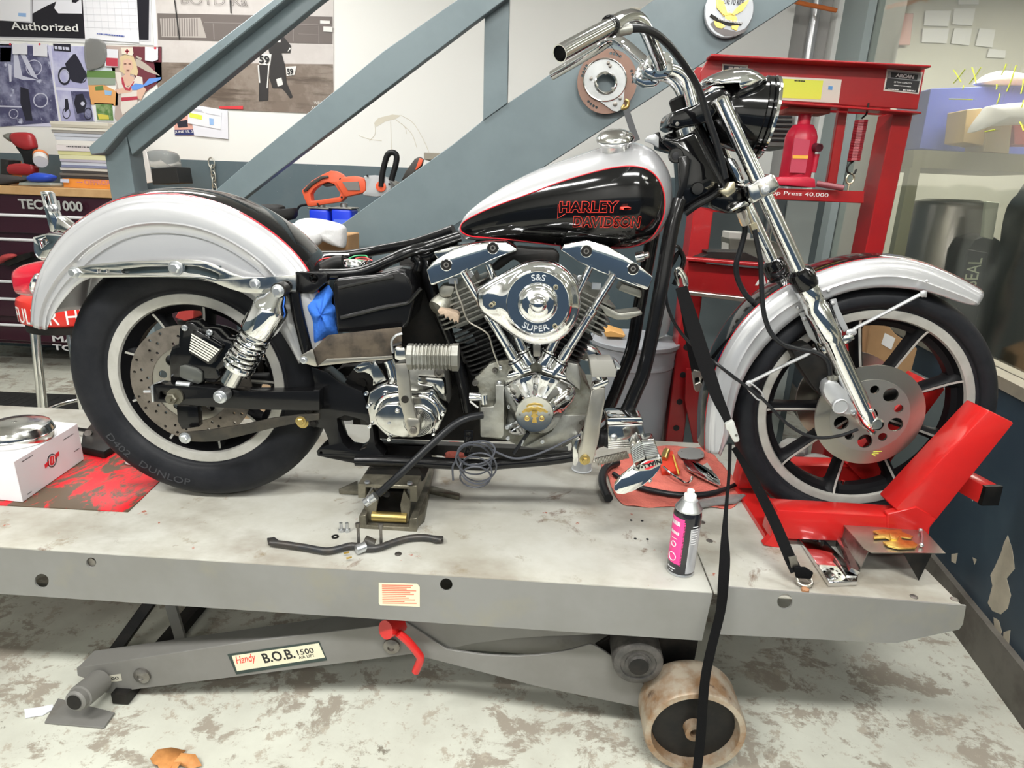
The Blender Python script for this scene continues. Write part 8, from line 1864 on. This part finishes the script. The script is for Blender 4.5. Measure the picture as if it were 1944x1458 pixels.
# far carton behind the front wheel, bags on the deck
simp([(1655, 608), (1682, 612), (1700, 634), (1742, 662), (1728, 716), (1640, 690)], YR-.05, .12, 'cardboard_box', 'card', 'brown cardboard box with a white label seen through the front wheel', 'box')
o = bpy.data.objects['cardboard_box.001']; wp([(1680, 632), (1700, 642), (1692, 664), (1673, 653)], YR-.052, .001, 'white_label', 'paper', o, bev=0)
q = WF.p(1690, 700, YR); M().box((q.x, YR+.0, q.z/2-.01), (.25, .3, q.z-.02)).bev(.004, 1).ob('carton', cm('dark_carton', (.10, .12, .12), .7)); tag(bpy.data.objects[[k for k in bpy.data.objects.keys() if k.startswith('carton')][-1]], 'dark crate on the floor behind the front wheel under the cardboard box', 'crate')
for q, y, lb_ in (([(1480, 862), (1486, 845), (1505, 836), (1528, 840), (1530, 856), (1520, 872), (1490, 874)], .26, 'clear plastic bag on the deck behind the left front spokes'), ([(1508, 892), (1530, 868), (1565, 866), (1600, 884), (1604, 905), (1560, 912), (1520, 905)], .20, 'larger clear plastic bag with chrome bits on the deck behind the front wheel')):
    m = M(); pillow(m, WF, q, y, .05, 2.4); tag(m.ob('plastic_bag', bagm), lb_, 'plastic bag')
simp([(1592, 900), (1600, 880), (1680, 868), (1640, 915), (1600, 915)], .24, .05, 'cardboard_tube', 'card', 'short brown cardboard piece on the deck behind the front wheel', 'cardboard')
# ---- left: stool, mat, cartons seen through the rear wheel
YT = .92
stl = thing('bar_stool', 'round red shop stool with chrome legs behind the rear tyre', 'stool', WF.w(WF.l(118, 600, YT).x, YT, 0))
sc0 = WF.l(137, 590, YT); R9 = .178; zs1 = WF.l(60, 562, YT-.1).z; zs0 = WF.l(60, 614, YT-.1).z
cs_ = V((sc0.x, YT, 0))
m = M(); m.lathe([(R9*.86, zs0-.004), (R9*.98, zs0+.008), (R9, zs0+.02), (R9, zs1-.03), (R9*.97, zs1-.012), (R9*.86, zs1), (.001, zs1+.006)], cs_, (0, 0, 1), 64); m.ob('seat', mat('red_vinyl', (.68, .03, .02), .3, coat=.4), stl)
def cv(u, q, dz):
    a = math.radians(lerp(-131, -36, u)); return cs_+V((math.cos(a)*(R9+.001+dz), math.sin(a)*(R9+.001+dz), lerp(zs0+.014, zs1-.036, q)))
text('FULLER HE', 'seat_lettering', V((0, 0, 0)), V((1, 0, 0)), 1, 'paper', stl, curve=cv)
m = M(); m.lathe([(R9*.9, zs0-.03), (R9*.9, zs0)], cs_, (0, 0, 1), 40); m.ob('seat_ring', 'dblack', stl)
for a in (200, 250, 300, 70, 130):
    a = math.radians(a); d = V((math.cos(a), math.sin(a), 0)); m = M(); m.tube([cs_+d*.10+V((0, 0, zs0-.02)), cs_+d*.135+V((0, 0, zs0-.03)), cs_+d*.15+V((0, 0, zs0-.06)), cs_+d*.20+V((0, 0, .02))], .0115, 14, sm=4)
    m.ob('leg', 'chrome2', stl)
m = M(); m.tube([cs_+V((.172*math.cos(2*PI*i/40), .172*math.sin(2*PI*i/40), .30)) for i in range(40)], .008, 10, closed=True); m.ob('foot_ring', 'chrome2', stl)
mt9 = mat('black_ribbed_mat', (.012, .012, .012), .7)
m = M(); q = [V((-4.4, 1.30, 0)), V((-1.95, 1.42, 0)), V((-1.95, 1.88, 0)), V((-4.4, 1.80, 0))]; m.prism([p+V((0, 0, .001)) for p in q], (0, 0, .009))
for i in range(40):
    x = -4.35+i*.06; m.tube([V((x, 1.33, .011)), V((x, 1.80, .011))], .004, 4)
tag(m.ob('floor_mat', mt9), 'black ribbed rubber mat on the floor before the tool chest', 'mat')
plw = mat('raw_plywood', (.62, .44, .27), .7)
M().box((WF.l(500, 700, 1.1).x, 1.16, .30), (.34, .2, .60)).bev(.004, 1).ob('cardboard_box', plw); tag(bpy.data.objects['cardboard_box.002'], 'tan carton standing on the floor seen through the rear wheel', 'box')
M().box((WF.l(672, 800, .95).x, 1.0, .16), (.20, .12, .32)).ob('carton', 'white'); k_ = [k for k in bpy.data.objects.keys() if k.startswith('carton')][-1]; tag(bpy.data.objects[k_], 'white carton on the floor seen through the frame behind the rear tyre', 'box')
M().box((WF.l(640, 800, 1.0).x-.05, 1.06, .17), (.14, .12, .34)).ob('cardboard_box', plw); tag(bpy.data.objects['cardboard_box.003'], 'tan carton beside the white one, seen through the rear frame', 'box')
simp(k3([(1050, 835), (1085, 780), (1168, 770), (1168, 838), (1110, 855)]), .8, .15, 'tool_case', (.35, .035, .03), 'small red case seen through the top of the rear wheel', 'case'); o = bpy.data.objects['tool_case']
c_ = WF.l(350, 600, .8); M().box((c_.x, .88, (c_.z-.02)/2), (.10, .10, c_.z-.03)).ob('pedestal', 'dblack', o)
m = M(); pillow(m, WF, [(832, 850), (850, 842), (880, 846), (905, 855), (900, 862), (850, 866)], .12, .04); tag(m.ob('red_rag_bundle', ragm), 'small crumpled red rag on the deck behind the lower frame rail', 'rag')
# ---- on the floor in front
lf = [(285, 1440), (300, 1428), (325, 1418), (352, 1420), (345, 1432), (372, 1436), (383, 1450), (360, 1458), (345, 1452), (330, 1470), (320, 1462), (312, 1480), (300, 1458), (290, 1450)]
m = M(); P9 = zP(lf, .012); k = len(P9); cen = zp(330, 1447, .004); G = [m.b.verts.new(p+V((0, 0, .008*math.sin(i*1.7)))) for i, p in enumerate(P9)]; c9 = m.b.verts.new(cen)
for i in range(k): m.face((G[i], G[(i+1) % k], c9))
def md2(o): s = o.modifiers.new('t', 'SOLIDIFY'); s.thickness = .0008
tag(m.ob('dry_leaf', mat('orange_leaf', (.62, .28, .09), .6, n=.6, sc=40, c2=(.45, .18, .05)), mod=md2), 'dry orange maple leaf on the concrete floor', 'leaf')
m = M(); m.prism(zP([(46, 1346), (70, 1343), (100, 1337), (102, 1345), (80, 1358), (60, 1360), (48, 1363)], .004), (0, 0, -.002)); tag(m.ob('paper_scrap', cm('scrap_white', (.75, .76, .82))), 'torn white paper scrap on the floor beside the foot plate', 'paper scrap')
m = M(); m.tube(WF.P([(1505, 2), (1530, 8), (1560, 14), (1588, 20)], YW-.1), .012, 10, sm=3); tag(m.ob('extension_cord', cm('cord_orange', (.75, .20, .05))), 'orange cord looped high in the back right corner', 'cord')
# ---- seen through the clear pane
def far(pts, y, th, name, col, label, cat, rough=.5, pil=False):
    m = M()
    if pil: pillow(m, WF, pts, y+th/2, th/2, 3)
    else: m.prism(WF.P(pts, y), (0, th, 0)); m.bev(.004, 1)
    return tag(m.ob(name, cm('far_'+name+label[:14], col, rough) if isinstance(col, tuple) else col), label, cat)
far([(1768, 168), (1980, 160), (1980, 300), (1745, 282)], 3.2, .4, 'storage_bin', (.10, .14, .55), 'large blue bin on the shelf behind the clear pane', 'bin')
far([(1862, 150), (1890, 136), (1930, 142), (1980, 150), (1980, 165), (1862, 162)], 3.15, .2, 'plastic_bag', (.85, .85, .85), 'white plastic bag on top of the blue bin behind the pane', 'plastic bag', .3, True)
far([(1835, 208), (1862, 205), (1895, 215), (1890, 280), (1828, 270)], 2.95, .2, 'cardboard_box', (.72, .50, .20), 'yellowish carton before the blue bin behind the pane', 'box')
far([(1866, 212), (1885, 200), (1980, 196), (1980, 232), (1880, 240), (1840, 252)], 2.78, .14, 'plastic_bag', (.82, .80, .76), 'crumpled white bag across the cartons behind the pane', 'plastic bag', .3, True)
far([(1876, 236), (1922, 234), (1916, 292), (1868, 288)], 2.93, .2, 'cardboard_box', (.58, .45, .24), 'tan carton under the crumpled bag behind the pane', 'box')
far([(1925, 225), (1990, 220), (1990, 275), (1926, 275)], 2.93, .2, 'cardboard_box', (.70, .14, .12), 'red carton at the right edge behind the pane', 'box')
sh = thing('steel_rack', 'olive steel table with legs behind the clear pane', 'table', WF.p(1800, 320, 3.1))
for nm, q, y, th in (('table_top', [(1735, 284), (2010, 296), (2010, 330), (1732, 318)], 2.9, .7), ('leg', [(1728, 318), (1748, 318), (1715, 500), (1692, 500)], 2.9, .06), ('leg', [(1990, 330), (2010, 330), (1985, 560), (1965, 560)], 2.9, .06)):
    m = M(); m.prism(WF.P(q, y), (0, th, 0)); m.ob(nm, cm('rack_olive', (.32, .30, .18)), sh)
a = WF.l(1798, 420, 3.2)
m = M(); m.lathe([(.24, -a.z), (.25, -a.z+.02), (.25, .10), (.23, .13), (.15, .15)], V((a.x, 3.2, a.z)), (0, 0, 1), 40); tag(m.ob('steel_drum', mat('brushed_drum', (.35, .33, .32), .3, .7)), 'grey steel drum under the table behind the pane', 'drum')
far([(1838, 475), (1850, 455), (1880, 445), (1906, 462), (1895, 600), (1830, 868), (1750, 862), (1815, 600)], 2.75, .2, 'parts_box', (.05, .045, .04), 'black angular box low behind the pane', 'box')
b_ = far([(1838, 473), (1876, 480), (1862, 575), (1795, 872), (1750, 868), (1822, 560)], 2.70, .02, 'sign_board', (.035, .028, .03), 'black upright sign board lettered SEAL behind the pane', 'sign')
a, b, t_ = [WF.p(*q, 2.696) for q in ((1851, 552), (1866, 490), (1834, 548))]; text('-SEAL', 'lettering', a, b, .085, cm('seal_letters', (.75, .80, .58)), b_, upv=t_-a)
far([(1926, 395), (1945, 365), (1990, 350), (2010, 720), (1890, 720), (1900, 600), (1915, 480)], 2.35, .28, 'black_jacket', (.02, .02, .015), 'black jacket at the right edge behind the pane', 'jacket', .8, True)
far([(1873, 382), (1898, 384), (1886, 455), (1866, 450)], 2.66, .03, 'white_post', (.66, .68, .55), 'pale upright board behind the pane beside the jacket', 'board')
for i, q in enumerate(([(1757, 20), (1806, 20), (1800, 50), (1754, 48)], [(1752, 54), (1802, 54), (1797, 82), (1750, 80)], [(1812, 16), (1852, 16), (1846, 48), (1808, 46)], [(1812, 54), (1846, 54), (1840, 86), (1806, 82)], [(1860, 54), (1890, 56), (1884, 90), (1852, 86)], [(1822, -20), (1860, -20), (1858, 8), (1820, 8)], [(1878, 92), (1910, 96), (1908, 110), (1874, 108)])):
    m = M(); m.prism(WF.P(q, 4.78), (0, .01, 0)); tag(m.ob('paper_sheet', 'white'), ['upper left', 'lower left', 'upper middle', 'lower middle', 'right', 'topmost', 'lowest'][i]+' white sheet in the cluster on the wall behind the pane', 'paper', 'white sheets on the wall behind the pane')
far([(1668, 30), (1700, 30), (1690, 90), (1660, 90)], 4.74, .02, 'poster', (.40, .50, .35), 'blurred green poster behind the pane', 'poster'); far([(1700, 25), (1735, 25), (1728, 85), (1692, 85)], 4.74, .02, 'poster', (.66, .38, .33), 'blurred red poster behind the pane', 'poster')
